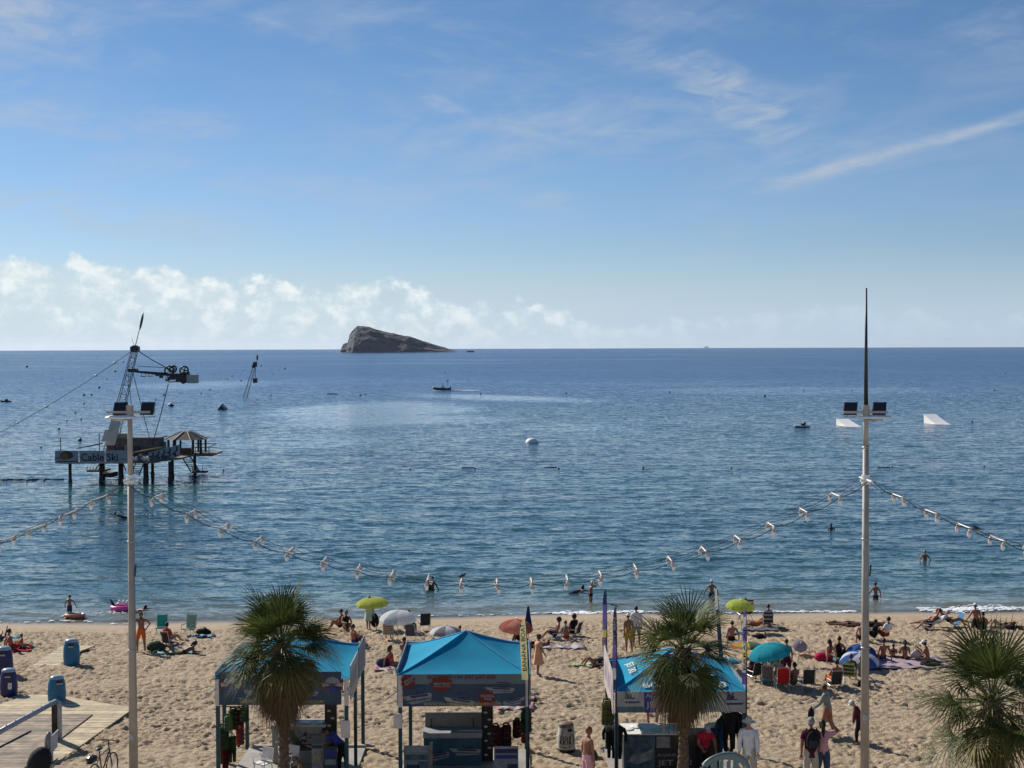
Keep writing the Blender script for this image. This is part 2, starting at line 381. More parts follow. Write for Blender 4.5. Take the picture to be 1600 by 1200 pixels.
# ---- surf foam: lumpy ribbons lying along the water's edge
M_FOAM = mat("sea_foam", (.82, .84, .84), .8, .05, 6, .02)
def foam(pairs, wid, seed, dens=1.0, offs=.35):
    rs = random.Random(seed); b = MB()
    for (px0, py0, px1, py1) in pairs:
        a = P(px0, py0); c = P(px1, py1); L = (c-a).length; n = int(L/.07*dens)
        for i in range(n):
            u = rs.random(); p = a.lerp(c, u)
            env = .35+.65*float(fbm(np.array([p.x*.6]), np.array([seed*3.1]), 2, 4)[0])
            if rs.random() > env*1.25: continue
            p = Vector((p.x, float(shore(p.x))+offs+rs.gauss(0, wid*env)+.25*math.sin(p.x*.9+seed), 0)); r = rs.uniform(.02, .085)
            b.ell((p.x, p.y, .03+max(0, float(sea_h(np.array([p.x]), np.array([p.y]))[0]))), (r*2.4, r*1.3, r*.35), 6, 4)
    return b
fb = foam([(868, 966.5, 1010, 965.5)], .26, 1, 3.2); 
for k in (foam([(1180, 963, 1345, 962)], .16, 2, 1.6), foam([(1440, 957, 1530, 958), (1500, 958, 1660, 959)], .50, 3, 5, 1.1),
          foam([(-40, 975.5, 240, 976.5)], .12, 4, .35), foam([(650, 969, 870, 967)], .10, 5, .4), foam([(1010, 964, 1180, 964)], .12, 6, .6)):
    fb.add(k.v, k.f)
tag(fb.build("surf_foam", M_FOAM, smooth=True), 'white foam of small waves breaking along the edge of the sand', kind='stuff')
# ---- island
m = bpy.data.materials.new("island_rock"); m.use_nodes = True; t = m.node_tree; b = t.nodes['Principled BSDF']
g = t.nodes.new('ShaderNodeNewGeometry'); ix, iy, iz = xyz(t, g.outputs['Position'])
st_ = noise(t, comb(t, ix*.012, iy*.012, iz*.05 + ix*.012), 1.5, 6, .65, .5); sp = noise(t, g.outputs['Position'], .05, 6, .7)
cc = mixc(t, st_.ss(.35, .65), (.042, .052, .070), (.095, .102, .118)); cc = mixc(t, sp.ss(.48, .62)*iz.ss(8, 30), cc, (.035, .05, .045))
cc = mixc(t, iz.ss(1, 6, .8, 0), cc, (.10, .09, .085))
t.links.new(cc, b.inputs['Base Color']); b.inputs['Roughness'].default_value = .95
bp = t.nodes.new('ShaderNodeBump'); bp.inputs['Distance'].default_value = 6; bp.inputs['Strength'].default_value = 1; t.links.new((st_+sp).k, bp.inputs['Height']); t.links.new(bp.outputs[0], b.inputs['Normal'])
ID = 3350.
prof = [(528, 549), (529, 543), (532, 536.5), (541, 534), (542.5, 522), (548, 514), (555, 508), (566, 508.5), (575, 510), (590, 514), (605, 517.5), (622, 522.5), (637, 524.5), (650, 529), (670, 535), (690, 541), (705, 546), (716, 549.6)]
zb = D(600, 549.5, ID).z
pp = [(D(a, c_, ID).x, D(a, c_, ID).z - zb) for a, c_ in prof]
xa = np.array([p[0] for p in pp]); za = np.array([p[1] for p in pp])
xi = np.linspace(xa[0], xa[-1], 240); vi = np.linspace(-1, 1, 90)
b_ = MB(); XX, VV = np.meshgrid(xi, vi)
hz = np.interp(XX, xa, za)
wdt = 25 + 1.5*hz
rid = VV*.0
sh = np.where(VV < 0, (1-np.abs(VV)**1.7), (1-np.abs(VV)**1.2))
ZZ = hz*sh*(1+.16*(fbm(XX*.03, VV*5, 4, 40)-.5)*(1-np.abs(VV))) + (fbm(XX*.05, VV*7, 4, 41)-.5)*9*np.clip(1-np.abs(VV), 0, 1)*np.clip(hz/20, 0, 1)
ZZ = np.minimum(ZZ, hz*1.0+.5); ZZ = np.where(np.abs(VV) < .12, np.maximum(ZZ, hz*.97), ZZ)
YY = ID + 60 + VV*wdt + (fbm(XX*.04, VV*6+5, 4, 42)-.5)*26*np.clip(hz/30, 0, 1)
ny, nx = XX.shape; i = np.arange(ny*nx).reshape(ny, nx)
q = np.stack([i[:-1, :-1], i[:-1, 1:], i[1:, 1:], i[1:, :-1]], -1).reshape(-1, 4)
b_.add([tuple(v) for v in np.stack([XX, YY, ZZ+zb-1.5], -1).reshape(-1, 3)], [tuple(int(k) for k in f) for f in q])
o = b_.build("rock_island", m, smooth=True); tag(o, 'grey wedge shaped rock island on the horizon, steep on its left', 'island')
p = D(732, 549, ID+80); b_ = MB(); b_.ell((0, 0, -1.5), (5, 4, 4), 12, 8, fn=lambda v: v*(1+.4*math.sin(v.x*1.3+v.z))); b_.ell((8, 0, -2), (7, 5, 4), 12, 8)
o = b_.build("sea_rock", m, smooth=True, loc=p); tag(o, 'small dark rock in the sea just right of the island tip', 'rock')
# ---- promenade the palms and lamp posts stand on
M_PAV = mat("promenade_paving", (.42, .37, .31), .8, .15, 1.2, .01)
b_ = MB(); b_.bx(-200, 200, 19.6, 36.75, -1, 3.3); tag(b_.build("promenade", M_PAV), kind='structure')
b_ = MB(); b_.bx(-200, 200, 36.35, 36.75, 3.304, 3.32); tag(b_.build("promenade_kerb", mat("kerb_stone", (.5, .46, .4), .8, .1, 2, .01)), kind='structure')
b_ = MB(); b_.bx(-30, 30, 9.0, 16.9, 3.4, 8.85); tag(b_.build("terrace_block", mat("terrace_plaster", (.6, .56, .5), .85, .1, 1, .01)), kind='structure')
# ================================================================ THINGS ON THE SEA
M_DARK = mat("dark_steel", (.05, .055, .06), .5, .2, 5, 0, .5)
M_GALV = mat("galvanised_steel", (.45, .46, .46), .5, .12, 6, .002, .5)
M_LATT = mat("lattice_steel", (.16, .17, .18), .5, .2, 5, 0, .5)
M_PILE = mat("sea_pile", (.055, .05, .045), .85, .3, 3, .01)
M_WOOD = mat("weathered_wood", (.22, .165, .12), .8, .2, 4, .01)
M_BLACK = mat("black_plastic", (.02, .02, .022), .45, .2, 6)
M_WHITE = mat("white_paint", (.78, .77, .74), .5, .06, 5)
M_OFFW = mat("offwhite_panel", (.40, .42, .44), .6, .08, 3)
M_ORANGE = mat("orange_plastic", (.75, .20, .05), .5, .1, 5)
M_YELLOW = mat("yellow_paint", (.75, .62, .12), .6, .1, 5)
M_CABLE = mat("dark_cable", (.03, .03, .032), .6, .2, 5)
# ---- cable ski platform ------------------------------------------------------
base = W(200, 752); YP = base.y
pf = thing('cable_ski_platform', 'stilted cable ski platform standing in the sea, with sign panels and a hut', 'platform', base)
def L(px, py, y=None):  return D(px, py, y or YP) - base
def lx(px, y=YP): return D(px, 700, y).x - base.x
zd = 2.05
def pile(px, dy, r=.19):
    x = lx(px, YP+dy); m = MB(); m.cyl((x, dy, -3), (x, dy, zd), r, r*.9, 9); m.cyl((x, dy, -.4), (x, dy, .35), r*1.25, r*1.1, 9); m.build('pile', M_PILE, pf, True)
for a in ((109, -1), (157, -.5), (161, 3), (187, 0), (190, 4), (226, -.5), (229, 3.5), (238, 7), (265, 1), (269, 6), (304, 11), (206, 6)): pile(*a)
m = MB()
for (x0, x1, y0, y1) in ((94, 240, -1.6, 1.6), (150, 236, 1.6, 9), (280, 331, 8, 14)):
    m.bx(lx(x0, YP+y0), lx(x1, YP+y0), y0, y1, zd, zd+.18)
for i in range(9): m.bx(lx(150)+i*.75, lx(150)+i*.75+.12, 1.6, 9, zd-.22, zd)
m.prism([(lx(236), -1.0, zd), (lx(281, YP+3.4), 3.4, zd), (lx(300, YP+8), 8, zd), (lx(300, YP+13), 13, zd), (lx(236), 9, zd)], (0, 0, .17)); m.build('deck', M_WOOD, pf)
rs = random.Random(21)
for i, c_ in enumerate(((.13, .03, .03), (.05, .08, .10), (.20, .19, .17), (.04, .04, .05), (.10, .07, .05), (.03, .06, .05))):
    m = MB(); x0 = lx(170+i*12, YP+2.6); m.bx(x0, x0+rs.uniform(.5, .85), 2.5, 3.1, zd+.19, zd+rs.uniform(.9, 2.1)); m.build('locker', mat(f"locker_paint_{'abcdef'[i]}", c_, .7, .3, 4), pf)
# sign panels
M_SIGN = mat("platform_sign", (.31, .325, .345), .6, .07, 1.5)
zt, zb_ = L(100, 702.5).z, L(100, 722).z
def ypanel(x0, x1, y): 
    m = MB(); m.bx(x0, x1, y-.04, y, zb_, zt); return m.build('sign_panel', M_SIGN, pf)
y_ = -1.75
s1 = ypanel(lx(94), lx(130.5), y_); s2 = ypanel(lx(132), lx(171), y_); s3 = ypanel(lx(172), lx(207), y_)
m = MB(); ex = lx(112); zc = (zt+zb_)/2
m.prism([(ex-1.1, y_-.06, zc-.42), (ex+1.0, y_-.06, zc-.42), (ex+1.3, y_-.06, zc-.52), (ex-.9, y_-.06, zc-.52)], (0, .015, 0))
m.prism([(ex+.0+.72*math.cos(t)*1.0, y_-.07, zc+.1+.55*math.sin(t)*(1 if math.sin(t) > 0 else .55)) for t in [k*math.pi/9 for k in range(18)]], (0, .02, 0))
m.prism([(ex-1.3, y_-.06, zc-.1), (ex-.6, y_-.06, zc-.02), (ex-.6, y_-.06, zc-.12), (ex-1.3, y_-.06, zc-.18)], (0, .015, 0))
m.build('emblem', M_BLACK, s1)
m = MB(); m.prism([(ex-.22+.42*math.cos(t), y_-.09, zc+.1+.40*math.sin(t)) for t in [k*math.pi/8 for k in range(16)]], (0, .02, 0)); m.build('emblem_sun', mat("emblem_ochre", (.20, .11, .03), .7), s1)
M_LET = mat("sign_lettering", (.006, .008, .015), .6, .05)
text("Cable", 'lettering', ((lx(134)+lx(170))/2, y_-.06, zc-.02), lx(169.5)-lx(134), .82, M_LET, s2)
text("Ski", 'lettering', ((lx(174)+lx(191.5))/2, y_-.06, zc-.02), lx(191.5)-lx(174.5), .82, M_LET, s3)
m = MB(); m.bx(lx(192), lx(206), y_-.05, y_-.045, zc-.28, zc-.2); m.build('stripe', M_LATT, s3)
# angled sign on the right with skier figures
pa = D(232, 724, YP-1.6)-base; pb = D(281, 709, YP+3.2)-base
du = (pb-pa); du.z = 0
m = MB(); h_ = 1.35
m.prism([(pa.x, pa.y, zb_-.1), (pb.x, pb.y, zb_+.35), (pb.x, pb.y, zt+.3), (pa.x, pa.y, zt-.25)], (0.02, .04, 0)); s4 = m.build('sign_panel', M_SIGN, pf)
m = MB(); nrm = Vector((du.y, -du.x, 0)).normalized()*.03
def fig(u, k):
    c = pa + du*u; c.z = zc-.15+.45*u
    e = du.normalized(); up = Vector((0, 0, 1))
    def q(a, b): return c + e*a*2.0 + up*b + nrm
    m.prism([q(-.10, -.5), q(.22, -.55), q(.24, -.48), q(-.08, -.42)], nrm*.5)
    m.prism([q(0, -.45), q(.14*k, -.18), q(-.02, .02), q(.12, .3), q(.24, .28), q(.12, .02), q(.26*k, -.2), q(.12, -.45)], nrm*.5)
    m.prism([q(.14+.09*math.cos(t), .42+.11*math.sin(t)) for t in [i*math.pi/4 for i in range(8)]], nrm*.5)
    m.prism([q(.1, .2), q(-.16*k, .12), q(-.16*k, .05), q(.12, .08)], nrm*.5)
for u, k in ((.08, 1), (.26, 1), (.44, -.6), (.62, 1), (.84, -1)): fig(u, k)
m.build('skier_emblems', M_LET, s4)
# storage hut, bins and deck clutter
M_HUT = mat("hut_cladding", (.09, .075, .08), .8, .45, 2.2, .02, col2=(.16, .13, .12))
m = MB(); m.bx(lx(166, YP+3.2), lx(246, YP+3.2), 3.2, 6.2, zd+.18, zd+2.35); hut = m.build('hut', M_HUT, pf)
m = MB(); m.bx(lx(164, YP+3), lx(250, YP+3), 2.9, 6.5, zd+2.36, zd+2.5); m.build('roof', M_LATT, hut)
m = MB(); m.bx(lx(180, YP+3), lx(200, YP+3), 3.0, 4.6, zd+2.52, zd+2.95); m.build('roof_box', mat("grey_green_box", (.22, .26, .26), .7), hut)
m = MB(); m.bx(lx(247, YP+4), lx(256, YP+4), 4.0, 5.2, zd+.18, zd+1.9); m.build('cabinet', mat("dark_green_cabinet", (.03, .075, .07), .6), pf)
m = MB(); m.prism([(lx(208), -.2, zd+1.1), (lx(246), 1.4, zd+1.55), (lx(246), 1.4, zd+1.35), (lx(208), -.2, zd+.95)], (0, 1.6, 0)); m.build('awning', mat("brown_awning", (.17, .11, .07), .8), pf)
m = MB()
rs = random.Random(3)
for i in range(22):
    x = rs.uniform(lx(206), lx(262)); y = rs.uniform(-1.2, 2.6); s_ = rs.uniform(.12, .35)
    m.box((x, y, zd+.18+s_), (s_*1.6, s_, s_*2), R=RZ(rs.random()*3))
m.bx(lx(205), lx(263), -.9, 2.3, zd+.17, zd+.3); m.build('deck_gear', M_HUT, pf)
m = MB()
for i in range(5): m.ell((lx(211)+i*.42, -1.1, zd+.5), (.2, .18, .28), 8, 6)
m.build('white_buoys', M_WHITE, pf, True)
m = MB()
for (a, b_, dy) in ((98, 150, 1.2), (207, 250, 8.5)):
    for z in (.55, 1.05): m.tube([(lx(a), dy, zd+z), (lx(b_), dy, zd+z)], .03)
    for k in range(6):
        x = lx(a)+(lx(b_)-lx(a))*k/5; m.cyl((x, dy, zd), (x, dy, zd+1.05), .03)
m.cyl((lx(95), 0, zd), (lx(94.6), 0, zd+2.7), .05); m.cyl((lx(151), 1, zd), (lx(151), 1, zd+3.1), .05)
m.prism([(lx(118), .4, zd+1.55), (lx(152), 1.6, zd+2.0), (lx(152), 1.6, zd+1.85), (lx(118), .4, zd+1.45)], (0, .5, 0))
m.build('railing', M_DARK, pf)
# start dock low over the water
m = MB(); m.bx(lx(122), lx(150), 3, 5.5, .75, .95); m.bx(lx(150), lx(168), 2, 4, .25, .7)
for k in range(7): m.cyl((lx(122)+k*.32, 3, .95), (lx(124)+k*.32, 3, 1.35), .03)
m.tube([(lx(148), 2.6, zd), (lx(136), 3, 1.0)], .06); m.tube([(lx(180), 2.6, zd), (lx(186), 2.6, .9)], .07)
m.build('start_dock', M_PILE, pf)
def ladder(px0, z0, px1, z1, y0, y1, wd, name='stairs'):
    m = MB(); a = Vector((lx(px0, YP+y0), y0, z0)); b_ = Vector((lx(px1, YP+y1), y1, z1)); w_ = Vector((0, wd, 0))
    w_ = Vector((wd, 0, 0))
    m.tube([a, b_], .07); m.tube([a+w_, b_+w_], .07)
    n = 9
    for i in range(1, n):
        p = a.lerp(b_, i/n); m.box(p+w_/2, (wd, .28, .05))
    m.build(name, M_PILE, pf)
ladder(282.5, zd, 298, .25, 9.5, 8.5, 1.0); ladder(214, zd, 204, .15, 4, 5, .9)
m = MB(); m.bx(lx(299, YP+8.5), lx(322, YP+8.5), 8.5, 9.6, .12, .28)
for px_ in (301, 308, 317): m.cyl((lx(px_, YP+8.6), 8.6, .2), (lx(px_, YP+8.6)-.1, 8.6, 1.0), .035)
m.build('landing', M_PILE, pf)
# gazebo on the right wing
lg = lambda q: lx(q, YP+9.5); gz = lx(291.5, YP+10.5); gy = 10.5; zf = zd+.2; zr = D(290, 686, YP+gy).z - base.z; za_ = D(290, 674, YP+gy).z - base.z
m = MB(); R_ = lx(323, YP+10.5)-gz+.05; n = 8; vs = []
for k in range(n):
    t_ = 2*math.pi*(k+.5)/n; vs.append((gz+R_*math.cos(t_)*1.06, gy+R_*math.sin(t_), zr))
for k in range(n):
    t_ = 2*math.pi*(k+.5)/n; vs.append((gz+R_*.22*math.cos(t_), gy+R_*.22*math.sin(t_), za_))
fs = [(k, (k+1) % n, n+(k+1) % n, n+k) for k in range(n)] + [tuple(range(n, 2*n)), tuple(range(n-1, -1, -1))]
m.add(vs, fs); rf = m.build('roof', mat("gazebo_shingle", (.10, .07, .055), .85, .25, 3, .02), pf)
m = MB()
for k in range(n): m.tube([Vector(vs[k])+Vector((0, 0, .03)), Vector(vs[n+k])+Vector((0, 0, .04))], .045, 5)
m.build('ridge_strips', mat("pale_strip", (.62, .58, .52), .6), rf)
for sx in (-.78, -.45, .42, .78):
    m = MB(); m.bx(gz+R_*sx-.12, gz+R_*sx+.12, gy-1.4+abs(sx)*.4, gy-1.16+abs(sx)*.4, zf, zr+.1); m.build('post', M_PILE, pf)
    m = MB(); m.bx(gz+R_*sx-.1, gz+R_*sx+.1, gy+1.5, gy+1.7, zf, zr+.1); m.build('post', M_PILE, pf)
m = MB(); m.bx(lg(283), lg(303), 8.2, 8.35, zd+.25, zd+.95); m.build('bench_back', mat("brown_board", (.10, .06, .045), .8), pf)
m = MB()
for y0, a, b_ in ((8.0, 303, 331), (14, 291, 326)):
    for z in (.5, .95): m.tube([(lg(a), y0, zd+z+.1), (lg(b_), y0, zd+z+.1)], .045)
for px_ in (310, 320, 331): m.cyl((lg(px_), 8, zd), (lg(px_), 8, zd+1.05), .045)
m.tube([(lg(331), 8, zd+1.05), (lg(326), 14, zd+1.05)], .045)
m.build('railing', M_DARK, pf)
# ---- leaning cable tower ------------------------------------------------------
tb = base + Vector((lx(160), 2, zd+.18)); tp = D(211, 545, YP+4)
tw = thing('cable_tower', 'leaning lattice mast carrying the ski cable above the stilted platform', 'tower', tb)
T = tp - tb
def lattice(m, a, b_, w0, w1, n, r=.034):
    a = Vector(a); b_ = Vector(b_); d = (b_-a).normalized(); s_ = d.cross(Vector((0, 1, 0))).normalized(); q = d.cross(s_)
    cs = [(1, 1), (1, -1), (-1, -1), (-1, 1)]
    pt = lambda c, u: a.lerp(b_, u) + (s_*c[0] + q*c[1])*((w0+(w1-w0)*u)/2)
    for c in cs: m.tube([pt(c, 0), pt(c, 1)], r, 5)
    for i in range(n):
        for k in range(4):
            c0, c1 = cs[k], cs[(k+1) % 4]
            m.tube([pt(c0, i/n), pt(c1, (i+1)/n)], r*.6, 4); m.tube([pt(c0, i/n), pt(c1, i/n)], r*.5, 4)
m = MB(); lattice(m, (0, 0, 0), T, 1.15, .55, 12, .04); m.build('mast', M_LATT, tw)
m = MB(); s_ = T*.13; e_ = T*.50
off_ = Vector((-.55, -.65, 0))
m.prism([s_+off_, s_+off_+Vector((1.1, 0, 0)), T*.40+off_+Vector((1.1, 0, 0)), T*.40+off_], (0, .12, 0)); 
m.prism([s_+off_+Vector((-.35, -.1, .4)), s_+off_+Vector((.2, -.1, .4)), T*.27+off_+Vector((.3, -.1, 0)), T*.27+off_+Vector((-.35, -.1, 0))], (0, .08, 0))
m.build('cladding', mat("beige_panel", (.52, .48, .40), .6, .08, 2), tw)
m = MB(); m.box(T, (.9, .8, .5)); m.cyl(T+Vector((0, -.5, 0)), T+Vector((0, .5, 0)), .4, n=12); m.build('head_pulley', M_DARK, tw)
m = MB(); m.box(T+Vector((0, -.4, -.55)), (.6, .2, .22)); m.build('head_lamp', M_WHITE, tw)
m = MB(); m.cyl(T, T+Vector((-.35, 0, 1.2)), .02, n=5); m.cyl(T+Vector((0, 0, .2)), T+Vector((1.0, 0, 4.0)), .05, .03, n=5); m.build('antenna', M_LATT, tw)
m = MB(); c_ = T+Vector((.5, 0, 1.5)); e2 = T+Vector((1.0, 0, 3.8)); m.ell((c_+e2)/2+Vector((0,0,.35)), (.14, .14, .95), 8, 6, R=Matrix.Rotation(.22, 3, 'Y')); m.build('pennant', M_DARK, tw, True)
def Lt(px, py, y): return D(px, py, y)-tb
m = MB()
hd = T
for tgt in (Lt(265, 577, YP+3), ): m.tube([hd, hd.lerp(tgt, .5)+Vector((0, 0, -.12)), tgt], .05, 5)
a = Lt(-30, 690, YP+60); pts = [hd.lerp(a, i/10)+Vector((0, 0, -1.2*4*(i/10)*(1-i/10)*.5)) for i in range(11)]; m.tube(pts, .035, 5)
m.tube([Lt(200, 583, YP+3), Lt(206, 640, YP+3), Lt(207, 690, YP+3)], .035, 4); m.tube([Lt(208, 583, YP+3), Lt(222, 640, YP+3), Lt(235, 690, YP+3)], .035, 4)
m.tube([Lt(263, 600, YP+3), Lt(252, 645, YP+3), Lt(238, 695, YP+3)], .05, 4)
m.build('guy_cable', M_CABLE, tw)
m = MB()
for u in (.17, .27, .5, .72): m.ell(pts[int(u*10)], (.22, .22, .14), 8, 5)
m.build('cable_float', M_WHITE, tw, True)
# drive unit on its boom
yb = YP+3
bm_ = thing('cable_drive_boom', 'dark boom with wheels, motors and a grey box hung beside the leaning mast', 'machine', D(205, 579, yb))
Lb = lambda px, py, dy=0: D(px, py, yb+dy)-D(205, 579, yb)
m = MB(); m.tube([Lb(202, 580), Lb(255, 583.5), Lb(300, 590)], .13, 6); m.tube([Lb(214, 572, .8), Lb(258, 574.5, .8)], .03, 4); m.tube([Lb(202, 580, 1), Lb(300, 590, 1)], .1, 6)
for u in range(9): m.tube([Lb(202+11*u, 580+1.1*u), Lb(202+11*u, 580+1.1*u, 1)], .06, 4)
m.box(Lb(208, 578.5), (.95, .9, .35)); m.build('boom', M_DARK, bm_)
for i, (px_, py_, r) in enumerate(((265, 579, .5), (271, 576.5, .35), (288, 579, .46), (287, 594, .32))):
    m = MB(); c_ = Lb(px_, py_)
    for k in range(14):
        t0 = 2*math.pi*k/14; t1 = 2*math.pi*(k+1)/14
        m.tube([c_+Vector((math.cos(t0)*r, -.1, math.sin(t0)*r)), c_+Vector((math.cos(t1)*r, -.1, math.sin(t1)*r))], .1, 5)
    for k in range(5): t0 = 2*math.pi*k/5; m.tube([c_, c_+Vector((math.cos(t0)*r, 0, math.sin(t0)*r))], .06, 4)
    m.build('wheel', M_BLACK, bm_)
m = MB(); m.box(Lb(301, 592), (1.05, 1.2, .95)); m.build('control_box', mat("grey_box", (.35, .36, .35), .6), bm_)
m = MB(); 
for (px_, py_, sx, sz) in ((277, 588, 1.6, .6), (284, 592, 1.2, .7), (268, 591, .7, .3), (273, 585, 1.5, .22), (291, 585, .7, .5), (248, 585, .6, .35), (252, 588, .3, .4), (262, 594, .4, .2), (290, 597, .5, .12)):
    m.box(Lb(px_, py_, random.uniform(-.3, .6)), (sx, .6, sz))
for k in range(12): m.tube([Lb(258+k*2.6, 584, random.uniform(-.4, .5)), Lb(260+k*2.6, 594, random.uniform(-.4, .5))], .045, 4)
m.tube([Lb(262, 597), Lb(285, 596)], .05, 4); m.build('motor', M_BLACK, bm_)
m = MB(); 
for px_ in (224, 235): 
    m.tube([Lb(px_-3, 584), Lb(px_-3, 588), Lb(px_+4, 588), Lb(px_+4, 584)], .04, 4); m.box(Lb(px_, 588), (.5, .4, .08))
m.build('tow_hanger', M_DARK, bm_)
# ---- far mast of the same cableway
q = W(382, 621); fm = thing('far_cable_mast', 'thin leaning mast with a hanging dark block far out behind the platform', 'mast', q)
Lq = lambda px, py, dy=0: D(px, py, q.y+dy)-q
m = MB(); lattice(m, (0, 0, -.5), Lq(398, 570), 1.1, .6, 10, .045); m.build('mast', M_LATT, fm)
m = MB(); m.box(Lq(398.5, 569.5), (1.1, .8, 1.4)); m.box(Lq(396.5, 572.5), (.9, .8, .8)); m.build('head_pulley', M_DARK, fm)
m = MB(); m.tube([Lq(399, 570), Lq(398.8, 590)], .09, 4); m.build('hanging_cable', M_CABLE, fm)
m = MB(); m.box(Lq(398.8, 594.6), (1.15, 1.1, 1.35)); m.build('counterweight', M_BLACK, fm)
m = MB(); m.tube([Lq(399.5, 569), Lq(402, 557)], .05, 4); m.ell(Lq(402, 558.5), (.28, .28, .9), 6, 5); m.build('pennant', M_DARK, fm)
m = MB(); far = [Lq(398, 570), Lq(330, 560, 60)]
# ---- wake ramps
def ramp(px0, px1, pyt, pyb, label, flip=1, cx=.35):
    a = W((px0+px1)/2, pyb); k = a.y/F; w_ = (px1-px0)*k; h_ = (pyb-pyt)*k
    t_ = thing('ski_ramp', label, 'ramp', a, group='white floating ski ramps')
    dp = 2.6; x0 = -w_/2; x1 = w_/2; N = 7; A = []; B = []
    for i in range(N):
        u = i/(N-1); z = h_*(1-u)**1.25; y = dp-2*dp*u
        A.append((x0+w_*.26*u*(1 if flip > 0 else .2), y, z)); B.append((x0+w_*(.66+.34*u), y, z))
    m = MB(); m.add(A+B, [(i, i+1, N+i+1, N+i) for i in range(N-1)]); m.build('ramp_deck', M_WHITE, t_, True)
    m = MB(); m.prism([(x0, dp, -.2)]+[(a_[0]-.03, a_[1], a_[2]-.02) for a_ in A]+[(A[-1][0]-.03, -dp, -.2)], (.05, 0, 0)); m.prism([(B[0][0]-.03, dp, -.2)]+[(a_[0]-.03, a_[1], a_[2]-.02) for a_ in B]+[(B[-1][0]-.03, -dp, -.2)], (.05, 0, 0))
    m.prism([(x0, dp+.01, -.2), (x0, dp+.01, h_-.03), (B[0][0], dp+.01, h_-.03), (B[0][0], dp+.01, -.2)], (0, .05, 0)); m.build('side_panel', M_WHITE, t_)
    m = MB(); m.bx(x0, x1+.3, -dp+.1, dp-.1, -.3, .02); m.build('float', M_GALV, t_)
ramp(1312, 1341, 655.5, 665.5, 'low white ski ramp floating behind the right lamp post')
ramp(1450, 1479, 648, 662, 'tall white wedge shaped ski ramp floating right of the lamp post')
# ---- dome buoy, dark pyramid, etc.
a = W(831, 692); m = MB(); k = a.y/F
m.lathe([(9.8*k, -.3), (10*k, .05), (9.2*k, 3.5*k), (7*k, 5.8*k), (4*k, 7.4*k), (0.01, 8*k)], 20); t_ = thing('dome_buoy', 'round white dome floating alone in the middle of the bay', 'buoy', a)
m.build('dome', M_WHITE, t_, True); m = MB(); m.lathe([(10.4*k, -.2), (10.6*k, .08), (10.0*k, .14)], 20); m.build('rim', M_OFFW, t_)
a = W(348, 640); k = a.y/F; t_ = thing('ramp_buoy', 'dark pyramid shaped float beyond the platform gazebo', 'buoy', a)
m = MB(); m.add([(-7.5*k, -1.2, -.1), (7.5*k, -1.2, -.1), (7.5*k, 1.2, -.1), (-7.5*k, 1.2, -.1), (-1*k, 0, 9*k), (1*k, 0, 9*k)], [(0, 1, 5, 4), (1, 2, 5), (2, 3, 4, 5), (3, 0, 4), (0, 3, 2, 1)]); m.build('float_body', M_DARK, t_)
m = MB(); m.prism([(2*k, -1.23, 8*k), (7.2*k, -1.23, .4), (5*k, -1.23, .2), (0, -1.0, 6*k)], (0, .03, 0)); m.build('pale_side', M_OFFW, t_)
a = W(267, 635); k = a.y/F; t_ = thing('water_toy', 'small white and black tilted float right of the mast', 'float', a)
m = MB(); m.ell((-1.5*k, 0, 3*k), (4*k, .6, 1.6*k), 10, 6, R=RY(-.5)); m.ell((.5*k, 0, 5*k), (2*k, .5, 1.5*k), 8, 6, R=RY(-.6)); m.build('white_tube', M_WHITE, t_, True)
m = MB(); m.ell((1.5*k, 0, 1.5*k), (4*k, .6, 1.7*k), 10, 6, R=RY(-.1)); m.build('black_hull', M_BLACK, t_, True)
# ---- buoys
bu = [(42, 572, 3, 0), (131, 616, 3.2, 0), (143, 616, 2.6, 0), (131, 630, 2.4, 1), (118, 644, 2.4, 1), (127, 654, 2.4, 1), (104, 656, 2.6, 3), (92, 669, 3, 0), (155, 604.5, 3, 0), (180, 579, 2.8, 0), (193, 565, 2.2, 4), (167, 592, 1.8, 0), (256, 616, 2.6, 4), (243, 624, 2, 4), (125, 686, 4.5, 4),
      (355, 592, 1.6, 0), (376.5, 594, 2, 4), (363, 587, 1.5, 0), (408, 571, 2, 0), (427, 584, 1.5, 0), (445, 575, 2.4, 0), (423, 617, 2, 0), (328, 608, 2, 0), (314, 614, 2, 0), (336, 577, 1.5, 3), (379, 578, 1.6, 3),
      (563, 617, 2.4, 0), (571, 615, 2, 0), (751, 614.5, 2.2, 0), (885, 614, 2, 0), (1046, 612, 2.2, 0), (1195, 618, 3, 0), (1256, 609, 1.6, 0), (1571, 583, 1.6, 4), (1554, 609, 2, 0), (1519, 658, 2.4, 0),
      (742, 731, 2, 0), (873, 731, 2.4, 0), (1005, 730, 2.6, 0), (1143, 730, 2.2, 0), (1394, 729, 2.4, 0), (1538, 728, 2, 0), (641, 732, 1.8, 0), (10, 749, 2.2, 0), (42, 750, 2, 0), (69, 750, 2, 0), (349, 734, 1.8, 0), (64, 698, 2.4, 0), (695, 582, 1.5, 0), (1331, 609, 1.6, 0), (978, 694, 1.4, 0)]
protos = {}
DESC = {0: 'dark round buoy', 1: 'dull orange round buoy', 3: 'pale white buoy', 4: 'dark upright stick buoy'}
MC = {0: M_BLACK, 1: mat("faded_orange", (.35, .14, .08), .7), 3: M_WHITE, 4: M_BLACK}
def side(px): return 'left of the platform mast' if px < 170 else 'between platform and far mast' if px < 395 else 'below the island' if px < 780 else 'mid bay' if px < 1180 else 'right side of the bay'
bl = [f"{DESC[kd]}, {'nearer shore' if py > 700 else 'middle distance' if py > 605 else 'far out'}, {side(px)}" for px, py, r, kd in bu]
ORD = ['leftmost', 'second from left', 'third from left', 'fourth from left', 'fifth from left', 'sixth from left', 'seventh from left']
lab = []
